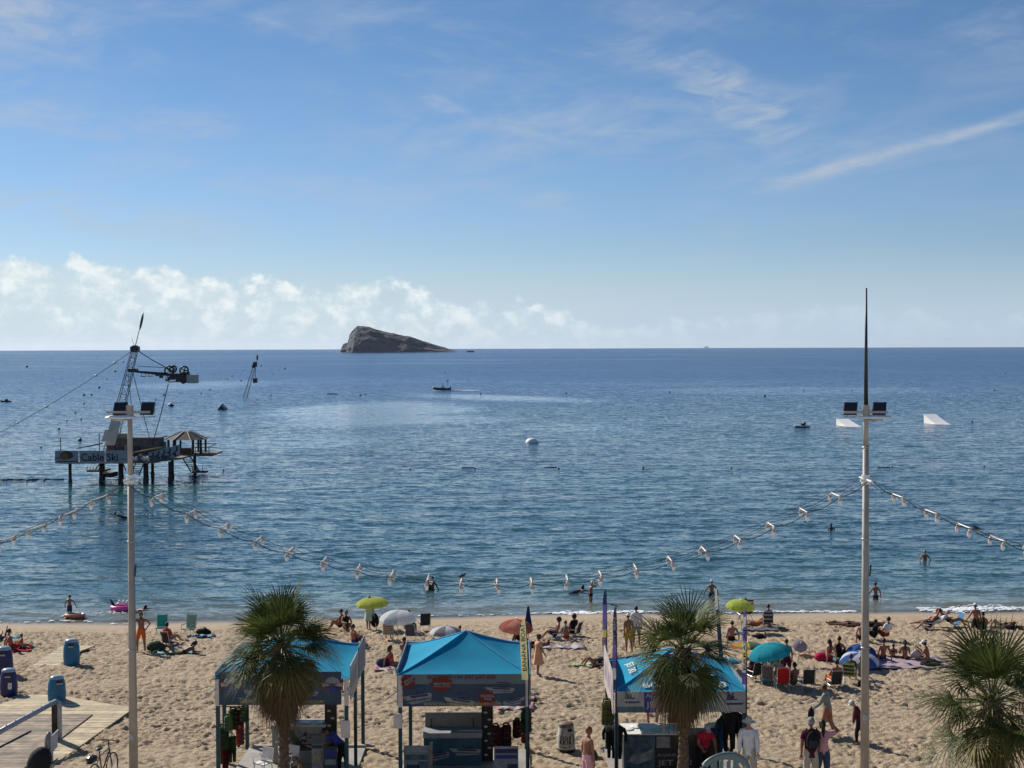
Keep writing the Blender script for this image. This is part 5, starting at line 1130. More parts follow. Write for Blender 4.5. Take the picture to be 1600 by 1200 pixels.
# ================================================================ UMBRELLAS, CHAIRS, BINS, TOWELS
def umbrella(px, pyc, rpx, base, cols, label, h=None, tilt=(0, 0), rise=.42, fringe=True, n=8, pole=True, pvc=M_ALU):
    """canopy rim centre seen at px,pyc; pole stands at base (pixel of its foot)"""
    b = G(*base); c = D(px, pyc, b.y); R = rpx*b.y/F; t_ = thing('beach_umbrella', label, 'umbrella', b); c = c-b
    Q = RX(math.radians(tilt[0])) @ RY(math.radians(tilt[1])); vs = []; fs = []; mi = []; m = MB()
    seg = 3; rg = 7
    for k in range(n):
        for a in range(seg):
            t0 = 2*math.pi*(k+a/seg)/n; t1 = 2*math.pi*(k+(a+1)/seg)/n
            def pt(t, u, a_):
                sc = 1-.05*math.sin(math.pi*a_)*u; r = R*math.sin(u*1.35)/math.sin(1.35)*sc
                return c + Q @ Vector((r*math.cos(t), r*math.sin(t), R*rise*1.28*(math.cos(u*1.35)-math.cos(1.35))))
            for i in range(rg):
                u0, u1 = i/rg, (i+1)/rg
                m.add([pt(t0, u0, a/seg), pt(t1, u0, (a+1)/seg), pt(t1, u1, (a+1)/seg), pt(t0, u1, a/seg)], [(0, 1, 2, 3)] if i else [(0, 2, 3)], k % len(cols))
            if fringe:
                e0, e1 = pt(t0, 1, a/seg), pt(t1, 1, (a+1)/seg); dn = Vector((0, 0, -R*.09)); m.add([e0, e1, e1+dn*(1+.2*(a % 2)), e0+dn], [(0, 1, 2, 3)], k % len(cols))
    bm_o = m.build('canopy', cols, t_, False)
    bm = bmesh.new(); bm.from_mesh(bm_o.data); bmesh.ops.remove_doubles(bm, verts=bm.verts, dist=.002); bm.to_mesh(bm_o.data); bm.free()
    m = MB()
    for k in range(n):
        t0 = 2*math.pi*k/n; m.tube([c + Q @ Vector((R*math.sin(u*1.35)/math.sin(1.35)*math.cos(t0)*.98, R*math.sin(u*1.35)/math.sin(1.35)*math.sin(t0)*.98, R*rise*1.28*(math.cos(u*1.35)-math.cos(1.35))-.012)) for u in (.05, .35, .7, 1)], .008, 4)
    m.build('ribs', M_ALU, t_)
    topc = c + Q @ Vector((0, 0, R*rise*1.28*(1-math.cos(1.35))+.05)); m = MB()
    m.tube([(0, 0, -.1), c+Q @ Vector((0, 0, -.1)), topc], .018, 8); m.ell(topc, (.025, .025, .04), 6, 5); m.build('pole', pvc, t_, True)
    return t_
U = lambda n, c, tr=.5: cloth(n, c, tr)
LIME = U("umbrella_lime", (.52, .60, .12)); WHT = U("umbrella_white", (.80, .84, .86)); GRYB = U("umbrella_grey_blue", (.50, .60, .66)); SAL = U("umbrella_salmon", (.75, .33, .24)); SAL2 = U("umbrella_dark_salmon", (.42, .13, .10))
TURQ = U("umbrella_turquoise", (.03, .42, .52)); TURQ2 = U("umbrella_deep_turquoise", (.02, .34, .44)); BLU = U("umbrella_blue", (.05, .14, .45)); NAV = U("umbrella_navy", (.03, .06, .20)); PALE = U("umbrella_pale", (.72, .74, .80)); ORG = U("umbrella_orange", (.70, .28, .06)); YEL = U("umbrella_yellow", (.68, .58, .12)); GRN = U("umbrella_green", (.10, .22, .12)); MAU = U("umbrella_mauve", (.30, .27, .33))
umbrella(581.5, 943, 26, (589, 984), [LIME], 'lime green umbrella above a standing person near the left palm', tilt=(4, -2), rise=.36)
umbrella(621.5, 967, 29, (622, 1002), [WHT, GRYB, WHT, WHT], 'white and pale blue umbrella over two striped chairs', rise=.45, tilt=(5, 0))
umbrella(697, 988, 26, (700, 1003), [WHT, MAU], 'white umbrella with grey patterned panels beyond the centre kiosk', rise=.4)
umbrella(806, 981, 27, (812, 1006), [SAL, SAL2, SAL], 'salmon coloured umbrella behind the cream feather flag', rise=.5, tilt=(6, 4))
umbrella(1156, 948, 23, (1160, 988), [LIME], 'lime green umbrella over a striped folding chair at the right', rise=.48, tilt=(5, 3))
umbrella(1203, 1021, 34, (1203, 1070), [TURQ, TURQ2, TURQ], 'turquoise umbrella tilted over a group of seated people', rise=.46, tilt=(2, -12))
umbrella(1168, 1008, 26, (1160, 1028), [ORG, YEL, GRN, TURQ2], 'orange, yellow and green umbrella lying low behind the turquoise one', rise=.22, tilt=(0, 3))
umbrella(1345, 1019, 24, (1350, 1034), [BLU, NAV], 'dark blue umbrella behind the right lamp post', rise=.5, tilt=(4, 0))
umbrella(1343, 1033, 31, (1341, 1046), [BLU, PALE], 'blue and white striped umbrella low in front of the dark blue one', rise=.45, tilt=(8, 0))
umbrella(1138, 1034, 22, (1138, 1050), [TURQ2, GRYB], 'blue grey umbrella half hidden behind the right palm', rise=.3, fringe=False)
umbrella(1250, 1010, 12, (1246, 1040), [MAU], 'small mauve sunshade tipped behind the turquoise umbrella', rise=.6, tilt=(40, 0), fringe=False)
# folded umbrella
def folded_umbrella(px, pyt, pyb, label, col):
    b = G(px, pyb); z = D(px, pyt, b.y).z-b.z; t_ = thing('folded_umbrella', label, 'umbrella', b); m = MB()
    m.lathe([(.02, z), (.05, z-.06), (.09, z-.35), (.20, z-1.0), (.17, z-1.1), (.03, z-1.12)], 12); m.v = [(x*(1+.25*math.sin(7*math.atan2(y, x))), y*(1+.25*math.sin(7*math.atan2(y, x))), zz) for x, y, zz in m.v]; m.build('canopy', col, t_, True)
    m = MB(); m.cyl((0, 0, -.1), (0, 0, z+.05), .018); m.build('pole', M_ALU, t_)
folded_umbrella(825.5, 947, 1004, 'dark folded umbrella standing behind the salmon one', NAV)
# --- folding beach chair
def beach_chair(px, py, face, col, label, low=False, cols2=None, rec=.32, s=1.0, col_frame=M_ALU):
    b = G(px, py); t_ = thing('beach_chair', label, 'chair', b, math.radians(face), 'folding beach chairs'); s *= .80; t_.scale = (s, s, s)
    sh = .22 if low else .38; cm = cols2 or [col]
    m = MB()
    for x in (-.26, .26):
        m.tube([(x, .26, 0), (x, .22, sh), (x, -.24, sh-.04), (x, -.24-.62*math.sin(rec), sh+.62*math.cos(rec)+.05)], .014, 6)
        m.tube([(x, .20, sh+.20), (x, -.34, sh+.20)], .02, 6); m.tube([(x, .2, sh+.2), (x, .2, sh)], .012, 5); m.tube([(x, -.30, 0), (x, .05, sh)], .014, 5); m.tube([(x, -.3, 0), (x, .26, 0)], .013, 5)
    m.tube([(-.26, -.24-.62*math.sin(rec), sh+.62*math.cos(rec)+.05), (.26, -.24-.62*math.sin(rec), sh+.62*math.cos(rec)+.05)], .014, 6); m.tube([(-.26, .22, sh), (.26, .22, sh)], .014, 6); m.build('frame', col_frame, t_)
    def strip(name, f, n):
        m = MB()
        for i in range(n):
            u0, u1 = i/n, (i+1)/n; a0 = f(u0); a1 = f(u1); th = Vector((0, .012, .004))
            m.prism([(-.245, a0[0], a0[1]), (.245, a0[0], a0[1]), (.245, a1[0], a1[1]), (-.245, a1[0], a1[1])], th, i % len(cm))
        m.build(name, cm, t_)
    strip('seat', lambda u: (.22-.46*u, sh-.015-.05*math.sin(math.pi*u)), 6)
    strip('backrest', lambda u: (-.24-.62*math.sin(rec)*u+.03*math.sin(math.pi*u), sh-.03+.62*math.cos(rec)*u+.03), 10)
    return t_
CS = lambda n, c: cloth(n, c, .2)
C_TEAL = CS("chair_teal", (.04, .38, .32)); C_SAGE = CS("chair_sage", (.28, .42, .34)); C_STR1 = CS("chair_cream", (.55, .47, .36)); C_STR2 = CS("chair_brown", (.20, .15, .11)); C_CHAR = CS("chair_charcoal", (.05, .05, .055)); C_RED = CS("chair_red", (.45, .015, .02)); C_BLUE = CS("chair_blue", (.06, .22, .42)); C_WHS = CS("chair_white", (.60, .58, .55)); C_GREY = CS("chair_grey", (.16, .15, .16)); C_PINKB = CS("towel_pink", (.55, .30, .34)); C_NAVT = CS("towel_navy", (.04, .05, .12)); C_LIMET = CS("towel_lime", (.45, .52, .18)); C_ORT = CS("towel_orange", (.70, .22, .06)); C_DG = CS("bag_dark_green", (.04, .07, .04)); C_BLKT = CS("bag_black", (.02, .02, .022)); C_MAG = CS("towel_magenta", (.45, .02, .08)); C_LTB = CS("towel_light_blue", (.28, .50, .55)); C_LIL = CS("blanket_lilac", (.48, .36, .40))
beach_chair(252.5, 992, 185, C_TEAL, 'empty teal folding chair facing the sea near the left lamp post', s=1.15, rec=.2, col_frame=C_TEAL)
beach_chair(294.5, 995, 160, C_SAGE, 'empty pale green high backed chair right of the teal one', s=1.25, rec=.15, col_frame=C_SAGE)
beach_chair(606, 1002, 10, C_STR1, 'cream and brown striped chair nearest below the white umbrella', cols2=[C_STR1, C_STR2], s=1.15)
beach_chair(605, 988, 5, C_CHAR, 'dark chair just behind the cream striped one under the white umbrella', s=1.0)
beach_chair(640, 991, -20, C_CHAR, 'dark chair under the right side of the white umbrella', s=1.0)
beach_chair(643, 1003, -10, C_GREY, 'dark brown chair front right under the white umbrella', s=1.1)
beach_chair(663, 987, 15, C_CHAR, 'tall charcoal striped chair standing alone right of the white umbrella', s=1.2, rec=.2)
beach_chair(1164, 972, 10, C_CHAR, 'black and white striped chair below the right lime umbrella', cols2=[C_CHAR, C_CHAR, C_WHS], s=1.5, rec=.2)
beach_chair(1200, 982, -8, C_CHAR, 'black and white striped chair with a towel right of the lime umbrella', cols2=[C_CHAR, C_CHAR, C_GREY, C_WHS], s=1.1)
beach_chair(1222, 1079, 0, C_RED, 'bright red chair seen from behind in front of the turquoise umbrella group', s=1.15, rec=.2)
beach_chair(1261, 1080, 5, C_CHAR, 'empty black chair with pale trim right of the red chair', cols2=[C_CHAR], s=1.15, rec=.2)
beach_chair(870, 1001, 88, C_BLUE, 'light blue chair under the curly haired person', low=True, s=1.1)
beach_chair(897, 995, 60, C_CHAR, 'black chair of the person sitting right of the blue chair', low=True, s=1.1)
beach_chair(1178, 1066, 25, C_CHAR, 'black chair of the leftmost person below the turquoise umbrella', s=1.05)
beach_chair(1200, 1071, -15, C_GREY, 'grey chair between black chair and red chair', s=1.05)
beach_chair(1328, 1068, -25, C_LIMET, 'green and lime chair beside the blue and white umbrella', cols2=[C_LIMET, C_GREY, C_DG], s=1.1)
beach_chair(1303, 1075, 10, C_CHAR, 'low dark chair carrying a broad backed person in orange shorts', s=1.1, low=True)
beach_chair(265, 1010, -30, C_CHAR, 'low black chair under the person in a red striped towel', low=True, s=1.1)
beach_chair(1447, 985, 80, C_CHAR, 'black recliner of the pair near the breaking wave at the right', low=True, s=1.2, rec=.8)
beach_chair(1490, 980, 100, C_BLUE, 'pale blue recliner right of the black one by the breaking wave', low=True, s=1.1, rec=.5)
# --- towels and blankets: thin cloth with real folds
def towel(px, py, w, l, rot, cols, label, cat='towel', name='towel', amp=.03):
    b = G(px, py); t_n = 14; m = MB(); R = RZ(math.radians(rot)); vs = []
    for i in range(t_n+1):
        for j in range(t_n+1):
            x = (i/t_n-.5)*w; y = (j/t_n-.5)*l; v = R @ Vector((x, y, 0)); wx, wy = b.x+v.x, b.y+v.y
            z = float(sand_h(np.array([wx]), np.array([wy]))[0]) - b.z + .035 + amp*(math.sin(x*7+py)*math.sin(y*6+px)+.6)
            vs.append((v.x, v.y, z))
    q = t_n+1; m.add(vs, [(i*q+j, i*q+j+1, (i+1)*q+j+1, (i+1)*q+j) for i in range(t_n) for j in range(t_n)])
    m.mi = [((i*t_n+j)//(t_n*2)) % len(cols) for i in range(t_n) for j in range(t_n)]
    o = m.build(name, cols, None, True, b); tag(o, label, cat); sm = o.modifiers.new('thick', 'SOLIDIFY'); sm.thickness = .015; return o
towel(22, 1018, 1.5, .9, 15, [C_RED, C_MAG], 'red towel under the seated person at the far left'); towel(42, 1012, .8, .5, -20, [C_LTB], 'small pale blue towel behind the red towel')
towel(275, 1021, 1.6, .7, 8, [C_LTB, C_TEAL], 'pale turquoise towel by the man in orange shorts'); towel(252, 1020, .7, .5, 0, [C_DG], 'dark green cloth at the left end of the turquoise towel')
towel(315, 996, 1.3, .8, 10, [C_NAVT, C_LTB], 'navy and light blue towel right of the pale green chair')
towel(618, 1046, 1.8, 1.0, 5, [C_PINKB, C_WHS], 'pink and white towel behind the centre kiosk'); towel(875, 1013, 2.2, .9, 2, [C_LIL, C_WHS], 'pale lilac towel in front of the blue chair'); towel(805, 1108, 1.4, .7, 10, [C_PINKB, C_WHS], 'pink towel on the sand behind the right post of the centre kiosk')
towel(915, 1040, .9, .8, -30, [C_LIMET, C_WHS], 'yellow towel of the people lying left of the jet ski kiosk'); towel(1150, 992, 1.1, .8, 0, [C_LTB], 'light blue towel beside the seated tanned person'); towel(1043, 997, 1.6, .8, 10, [C_WHS], 'white towel seen through the right palm')
towel(1400, 1037, 4.3, 2.6, 3, [C_LIL], 'large lilac blanket under the family group', 'blanket', 'blanket'); towel(1367, 1045, 2.0, .8, 2, [C_NAVT], 'dark towel at the front edge of the lilac blanket'); towel(1305, 1030, 1.6, .9, 5, [C_LTB, C_TEAL], 'teal towel under the pair with the red bag'); towel(1555, 981, 1.6, .7, -10, [C_WHS], 'white towel under the person lying by the wave at the far right')
towel(1196, 985, 2.0, 1.0, 0, [C_GREY], 'grey mat below the striped chairs'); towel(1330, 975, 2.4, .8, 0, [C_BLKT], 'dark towel under the person lying left of the right lamp post'); towel(12, 997, 1.2, .6, 0, [C_LTB], 'light blue towel at the left edge of the beach')
# --- bags
def bag(px, py, w, h, col, label, rz=0, name='beach_bag'):
    b = G(px, py); t_ = thing(name, label, 'bag', b, rz); m = MB()
    m.ell((0, 0, h*.45), (w/2, w*.32, h*.5), 12, 8, fn=lambda v: Vector((v.x*(1.1-.35*v.z/h), v.y*(1.1-.3*v.z/h), max(v.z, -h*.42)+.03*math.sin(v.x*17+v.y*11)))); m.build('bag_body', col, t_, True)
    m = MB(); m.tube([(-w*.25, -.03, h*.8), (-w*.15, -.04, h*1.12), (w*.15, -.04, h*1.12), (w*.25, -.03, h*.8)], .012, 5); m.build('handle', M_BLACK, t_, True)
bag(1287, 1033, .75, .42, C_MAG, 'bright red beach bag beside the dark haired woman'); bag(1454, 1042, .8, .35, C_BLKT, 'black rucksack at the right corner of the lilac blanket'); bag(1431, 1030, .45, .45, C_WHS, 'white plastic bag on the lilac blanket'); bag(1348, 1073, .35, .35, C_BLKT, 'black bag just right of the lamp post on the sand')
bag(244, 1018, .8, .5, C_DG, 'dark green holdall beside the man in orange shorts'); bag(318, 992, .7, .35, C_BLKT, 'black bag on the navy towel'); bag(600, 1043, .6, .45, C_NAVT, 'navy blue round bag on the pink towel'); bag(803, 1103, .5, .3, C_BLKT, 'black bag beside the pink towel behind the kiosk'); bag(818, 1106, .45, .22, C_WHS, 'small white bundle right of the black bag behind the kiosk'); bag(937, 1040, .7, .35, C_BLKT, 'dark bag beside the yellow towel')
bag(1185, 997, .6, .2, C_BLKT, 'flat black bag on the sand right of the pale flag'); bag(1532, 984, .5, .3, C_BLKT, 'black bag at the end of the white towel by the wave'); bag(1198, 1066, .5, .4, C_LTB, 'pale blue bag among the chairs under the turquoise umbrella'); bag(677, 1004, .3, .2, C_CHAR, 'small dark bag near the patterned umbrella')
# --- bins
def bin_(px, py, body, label, sticker=False, s=1.0, face=0):
    b = G(px, py); t_ = thing('litter_bin', label, 'bin', b, face, 'plastic litter bins on the sand'); t_.scale = (s, s, s); m = MB()
    m.lathe([(.0, 0), (.30, 0), (.315, .04), (.33, .35), (.31, .75), (.27, .86), (.25, .93)], 22, sy=.8); m.build('body', body, t_, True)
    m = MB(); m.lathe([(.265, .925), (.27, .95), (.22, 1.01), (.10, 1.045), (0.001, 1.05)], 22, sy=.8); m.build('lid', mat("bin_lid", (.30, .42, .50), .25, .08, 3), t_, True)
    m = MB(); m.box((.05, -.235, .82), (.22, .04, .14), R=RX(-.15)); o = m.build('opening', M_BLACK, t_); m = MB(); m.box((.05, -.262, .765), (.21, .02, .05)); m.build('flap', mat("bin_flap", (.4, .42, .45), .4), o)
    if sticker: m = MB(); m.box((.13, -.262, .42), (.14, .008, .24)); st_ = m.build('sticker', M_WHITE, t_); m = MB(); m.box((.13, -.268, .44), (.07, .004, .09)); m.build('sticker_symbol', M_GALV, st_)
AZ = mat("bin_azure", (.01, .16, .30), .4, .12, 2); DBL = mat("bin_navy", (.012, .022, .12), .4, .12, 2)
bin_(112, 1038.5, AZ, 'bright blue bin by the bend of the wooden walkway', s=1.07); bin_(89, 1099, AZ, 'bright blue bin behind the end of the shower rail', s=1.02, face=.5); bin_(14, 1087, DBL, 'navy bin with a white sticker at the left', True, 1.02); bin_(6, 1055, DBL, 'navy bin cut by the left edge of the photo', s=1.15)
b = G(884.5, 1173); t_ = thing('litter_bin', 'white barrel bin covered in black graffiti right of the centre kiosk', 'bin', b); m = MB(); m.lathe([(0, 0), (.29, 0), (.305, .03), (.305, .1)], 22); m.build('base_ring', M_BLACK, t_, True)
m = MB(); m.lathe([(.30, .1), (.29, .45), (.25, .78), (.235, .80)], 22); bd = m.build('body', mat("bin_dirty_white", (.46, .45, .42), .6, .2, 6), t_, True); m = MB(); m.lathe([(.245, .80), (.25, .90), (.22, .93), (0.001, .95)], 22); m.build('lid', mat("bin_rusty_lid", (.20, .13, .08), .6, .25, 8), t_, True)
m = MB(); rs = random.Random(5)
def gl(a, z): r = .305-.06*max(0, (z-.35)/.45); return (r*math.sin(a)+0, -r*math.cos(a), z)
for st_ in ([(-.75, .28), (-.75, .55), (-.5, .52), (-.55, .42), (-.72, .40), (-.45, .25)], [(-.35, .52), (-.3, .26)], [(-.32, .5), (-.1, .55), (-.05, .43), (-.28, .40), (0, .24)], [(.12, .55), (.15, .27), (.35, .3), (.38, .56)], [(.5, .3), (.52, .58), (.62, .64)], [(-.8, .2), (-.2, .18), (.5, .21)], [(.65, .55), (.9, .6), (.95, .3)]):
    m.tube([gl(a, z) for a, z in st_], .014, 5)
m.build('graffiti', M_BLACK, bd)
m = MB(); m.ell((.12, -.262, .74), (.09, .012, .06), 8, 5); m.build('drip_stain', M_BLACK, bd)
# --- walkway of planks, darker deck, shower rail
M_PLANK = mat("pale_plank", (.52, .42, .26), .75, .14, 3, .01); M_PLANK2 = mat("red_brown_plank", (.32, .245, .17), .75, .25, 2, .01)
def plankmat(m):
    t = m.node_tree; b = t.nodes['Principled BSDF']; lk = b.inputs['Base Color'].links[0].from_socket; g = t.nodes.new('ShaderNodeNewGeometry'); r = E(t, g.outputs['Random Per Island'])
    hs = t.nodes.new('ShaderNodeHueSaturation'); t.links.new(lk, hs.inputs['Color']); t.links.new(r.lin(0, 1, .62, 1.2).k, hs.inputs['Value']); t.links.new(hs.outputs[0], b.inputs['Base Color'])
plankmat(M_PLANK); plankmat(M_PLANK2)
def slab(pxs, label, mt, plank_dir, step=.14, gap=.012, z=None, name='walkway', lift=.05):
    """deck of planks filling a ground quad; planks run along plank_dir"""
    P4 = [G(*p) for p in pxs]; z0 = z if z is not None else sum(p.z for p in P4)/len(P4)+lift
    P4 = [P(px, py, z0) for px, py in pxs]
    d = Vector((math.cos(plank_dir), math.sin(plank_dir), 0)); n = Vector((-d.y, d.x, 0)); lo = min(p.dot(n) for p in P4); hi = max(p.dot(n) for p in P4)
    m = MB(); k = lo
    while k < hi:
        ts = []
        for kk in (k+gap/2, min(k+step-gap/2, hi)):
            xs_ = []
            for i in range(len(P4)):
                a, b = P4[i], P4[(i+1) % len(P4)]; da, db = a.dot(n)-kk, b.dot(n)-kk
                if da*db <= 0 and abs(da-db) > 1e-9: q = a.lerp(b, da/(da-db)); xs_.append(q.dot(d))
            ts.append((min(xs_), max(xs_), kk) if len(xs_) >= 2 else None)
        if all(ts):
            j = random.uniform(-.004, .004); q = [d*ts[0][0]+n*ts[0][2], d*ts[0][1]+n*ts[0][2], d*ts[1][1]+n*ts[1][2], d*ts[1][0]+n*ts[1][2]]
            m.prism([(v.x, v.y, z0-.05) for v in q], (0, 0, .05+j))
        k += step
    o = m.build(name, mt); tag(o, kind='structure'); return o
slab([(-60, 1120), (45, 1085), (85, 1085), (195, 1104), (212, 1104), (55, 1215), (-150, 1215)], 'x', M_PLANK, .02, .13, z=1.27, name='boardwalk')
slab([(-20, 1115), (145, 1115.5), (60, 1180), (20, 1215), (-150, 1215)], 'x', M_PLANK2, .02, .15, z=1.31, name='shower_deck')
slab([(20, 1060), (98, 1008), (150, 1008), (128, 1016), (60, 1060), (25, 1078)], 'x', M_PLANK, .02, .11, name='beach_path', lift=.09)
a = P(-60, 1186, 2.2); b1 = P(88, 1096, 2.2)
zf = 1.32; a = D(-40, 1165, 43.2); b1 = D(87, 1096, 47.6); 
t_ = thing('shower_rail', 'thick sloping grey pipe with nozzles on a dark post over the wooden deck', 'beach shower', (b1.x, b1.y, zf))
o_ = Vector((b1.x, b1.y, zf)); m = MB(); e = b1-o_; s_ = a-o_; m.tube([s_, e, e+Vector((.08, 0, -.04)), e+Vector((.12, 0, -.15)), (e.x+.12, e.y, 0)], .085, 12); m.build('pipe', mat("pipe_grey", (.33, .37, .42), .4, .1, 3), t_, True)
m = MB(); m.bx(e.x-.12, e.x+.04, e.y-.08, e.y+.08, 0, e.z-.05); m.build('post', M_PILE, t_)
for i in range(9):
    q = e.lerp(s_, .08+.11*i); m = MB(); m.cyl(q+Vector((0, 0, .07)), q+Vector((0, 0, .12)), .025, n=6); m.build('nozzle', M_ALU, t_)
m = MB(); m.tube([P(-10, 1172, 1.33), P(48, 1142, 1.33)], .03, 5); tag(m.build('deck_drain', M_DARK), 'thin dark drain line across the brown deck', 'drain')
# --- bicycle on the promenade
bk = D(165, 1220, 36.4); t_ = thing('bicycle', 'dark bicycle seen from behind at the bottom left', 'bicycle', (bk.x+.02, 36.1, ZP), math.radians(80)); m = MB()
M_TYRE = mat("tyre", (.02, .02, .02), .8)
for nm, x in (('front_wheel', .52), ('rear_wheel', -.52)):
    m = MB(); m.tube([(x+.33*math.cos(t), 0, .34+.33*math.sin(t)) for t in [i*math.pi/10 for i in range(21)]], .02, 6); w_ = m.build('wheel', M_TYRE, t_, True)
    m = MB(); 
    for i in range(10): t = i*math.pi/10; m.tube([(x-.32*math.cos(t), 0, .34-.32*math.sin(t)), (x+.32*math.cos(t), 0, .34+.32*math.sin(t))], .003, 3)
    m.build('spokes', M_GALV, w_)
m = MB(); m.tube([(.52, 0, .34), (.36, 0, .85), (-.18, 0, .78), (-.05, 0, .32), (.33, 0, .74)], .02, 6); m.tube([(-.18, 0, .80), (-.52, 0, .34), (-.05, 0, .32)], .014, 5); m.tube([(-.05, 0, .32), (-.2, 0, .95)], .016, 5); m.tube([(.36, 0, .85), (.32, 0, 1.04)], .018, 6); m.build('frame', M_BLACK, t_)
m = MB(); m.tube([(.26, -.3, 1.06), (.33, -.1, 1.06), (.33, .1, 1.06), (.26, .3, 1.06)], .016, 6); m.build('handlebar', M_BLACK, t_); m = MB(); m.ell((-.22, 0, .98), (.14, .08, .035), 8, 5); m.build('saddle', M_BLACK, t_, True)
m = MB(); m.box((-.6, 0, .76), (.36, .14, .02)); m.ell((-.6, 0, .84), (.2, .14, .1), 8, 6); m.build('rear_rack_bag', M_BLACK, t_)
# --- sign on post and pushchair hood (promenade), plastic chair on terrace
b = D(81, 1160, 36.0); t_ = thing('street_sign', 'grey back to back sign panels on a post above the black hood', 'sign', (b.x, 36.0, ZP)); m = MB(); m.cyl((0, 0, 0), (0, 0, b.z-ZP-.1), .035, n=8); m.build('post', M_GALV, t_)
zt_ = D(81, 1143, 36).z-ZP; zl_ = D(81, 1176, 36).z-ZP
m = MB(); m.ell((-.08, 0, (zt_+zl_)/2), (.09, .2, (zt_-zl_)/2), 12, 10); m.build('rounded_panel', mat("sign_back_grey", (.20, .20, .20), .5, .1, 4), t_, True)
m = MB(); m.prism([(-.02, -.1, zl_-.02), (.09, .12, zl_+.12), (.12, .12, zt_+.02), (.0, -.1, zt_-.1)], (.015, -.01, 0)); m.build('pale_panel', M_OFFW, t_)
b = D(60, 1190, 35.7); t_ = thing('pushchair', 'black hooded pushchair at the bottom left corner', 'pushchair', (b.x, 35.7, ZP)); zh = D(60, 1166, 35.7).z-ZP
m = MB(); m.ell((.02, 0, zh-.42), (.30, .28, .42), 14, 9, R=RY(.35)); m.build('hood', mat("black_fabric", (.012, .012, .014), .9, .2, 8, .01), t_, True)
m = MB(); m.box((.0, 0, zh-.85), (.45, .4, .35)); m.build('seat', C_CHAR, t_); m = MB(); m.tube([(.25, .2, zh-.5), (.42, .2, zh-.38)], .018, 5); m.tube([(.42, .2, zh-.38), (.42, -.2, zh-.38)], .018, 5)
m.tube([(.25, .2, zh-.5), (0, .18, zh-.9), (0, -.18, zh-.9)], .016, 5)
for x, y in ((-.25, -.2), (-.25, .2), (.3, -.2), (.3, .2)): m.tube([(0, y*.9, zh-.9), (x, y, .15)], .014, 5)
m.build('frame', M_DARK, t_)
for x, y in ((-.25, -.2), (-.25, .2), (.3, -.2), (.3, .2)): m = MB(); m.cyl((x, y-.02, .13), (x, y+.02, .13), .13, n=14); m.build('wheel', M_TYRE, t_)
yt = 15.9; c = D(1133, 1176, yt); zt_ = c.z-8.85; t_ = thing('plastic_chair', 'round backed grey green plastic chair at the bottom edge, right of centre', 'chair', (c.x, yt, 8.85), math.radians(6)); M_GPL = mat("grey_green_plastic", (.13, .165, .155), .45, .06, 3)
m = MB(); rw = 38*yt/F; arc = [(math.cos(t)*rw, .03*math.sin(t*2), zt_-.02+(math.sin(t)-1)*rw*.66) for t in [math.pi*i/16 for i in range(17)]]
m.tube([(-rw*.93, 0, .42)]+arc[::-1]+[(rw*.93, 0, .42)], .028, 8); m.build('back_rim', M_GPL, t_, True)
m = MB(); m.prism([(math.cos(t)*rw*.98, .0, zt_-.03+(math.sin(t)-1)*rw*.64) for t in [math.pi*(2+i)/20 for i in range(17)]]+[(math.cos(t)*rw*.80, .0, zt_-.03+(math.sin(t)*.72-1)*rw*.66) for t in [math.pi*(18-i)/20 for i in range(17)]], (0, .012, 0)); m.build('back_band', M_GPL, t_)
for x0, x1 in ((-.6, -.34), (-.24, -.07), (.07, .24), (.34, .6)):
    m = MB(); m.prism([(x0*rw, 0, zt_-.10), (x1*rw, 0, zt_-.07), (x1*rw*.85, .01, .45), (x0*rw*.85, .01, .45)], (0, .012, 0)); m.build('back_slat', M_GPL, t_)
m = MB(); m.box((0, -.24, .43), (.5, .46, .03)); m.build('seat', M_GPL, t_)
for sx in (-1, 1):
    for y in (-.42, -.02): m = MB(); m.cyl((sx*.22, y, .42), (sx*.25, y*1.05, 0), .03, .022, 8); m.build('leg', M_GPL, t_)
# --- things in the water
a = W(117, 965); k = a.y/F; t_ = thing('inflatable_boat', 'small orange inflatable dinghy beside the wading child', 'inflatable', a); m = MB(); m.tube([(.42*math.cos(t)*1.15, .3*math.sin(t), .12) for t in [i*math.pi/8 for i in range(17)]], .10, 8); m.build('tube', mat("dinghy_orange", (.62, .20, .10), .4, .1, 4), t_, True); m = MB(); m.ell((0, 0, .05), (.42, .28, .04), 12, 5); m.build('floor', M_PWH, t_, True); m = MB(); m.tube([(.44*math.cos(t)*1.15, .32*math.sin(t), .2) for t in [i*math.pi/8 for i in range(17)]], .03, 5); m.build('pale_stripe', M_LAMPW, t_, True)
a = W(190, 953); t_ = thing('unicorn_float', 'pink inflatable ring with white lobes and a dark tail half behind the lamp post', 'inflatable', a)
m = MB(); m.tube([(.50*math.cos(t), .4*math.sin(t), .13) for t in [i*math.pi/8 for i in range(17)]], .15, 9); m.build('ring', mat("float_pink", (.80, .10, .38), .35, .05, 4), t_, True)
for i, x in enumerate((-.12, .1, .32)): m = MB(); m.ell((x, .1, .42), (.10, .10, .12), 9, 7); m.build('white_lobe', M_WHITE, t_, True)
m = MB(); m.ell((.1, .12, .33), (.42, .18, .1), 12, 6); m.build('white_collar', M_WHITE, t_, True); m = MB(); m.tube([(-.42, 0, .2), (-.52, 0, .42), (-.62, 0, .6)], [.1, .07, .03], 7); m.build('dark_tail', C_NAVT, t_, True)
b = D(927, 910.5, W(923, 942).y); m = MB(); m.ell((0, 0, 0), (.155, .155, .155), 14, 10); m.mi = [((i % 14)//2) % 2 for i in range(len(m.f))]; tag(m.build('beach_ball', [mat("ball_green", (.20, .42, .34), .35), mat("ball_white", (.6, .66, .62), .35)], None, True, b), 'pale green ball in the hands of the person playing in the water', 'ball')
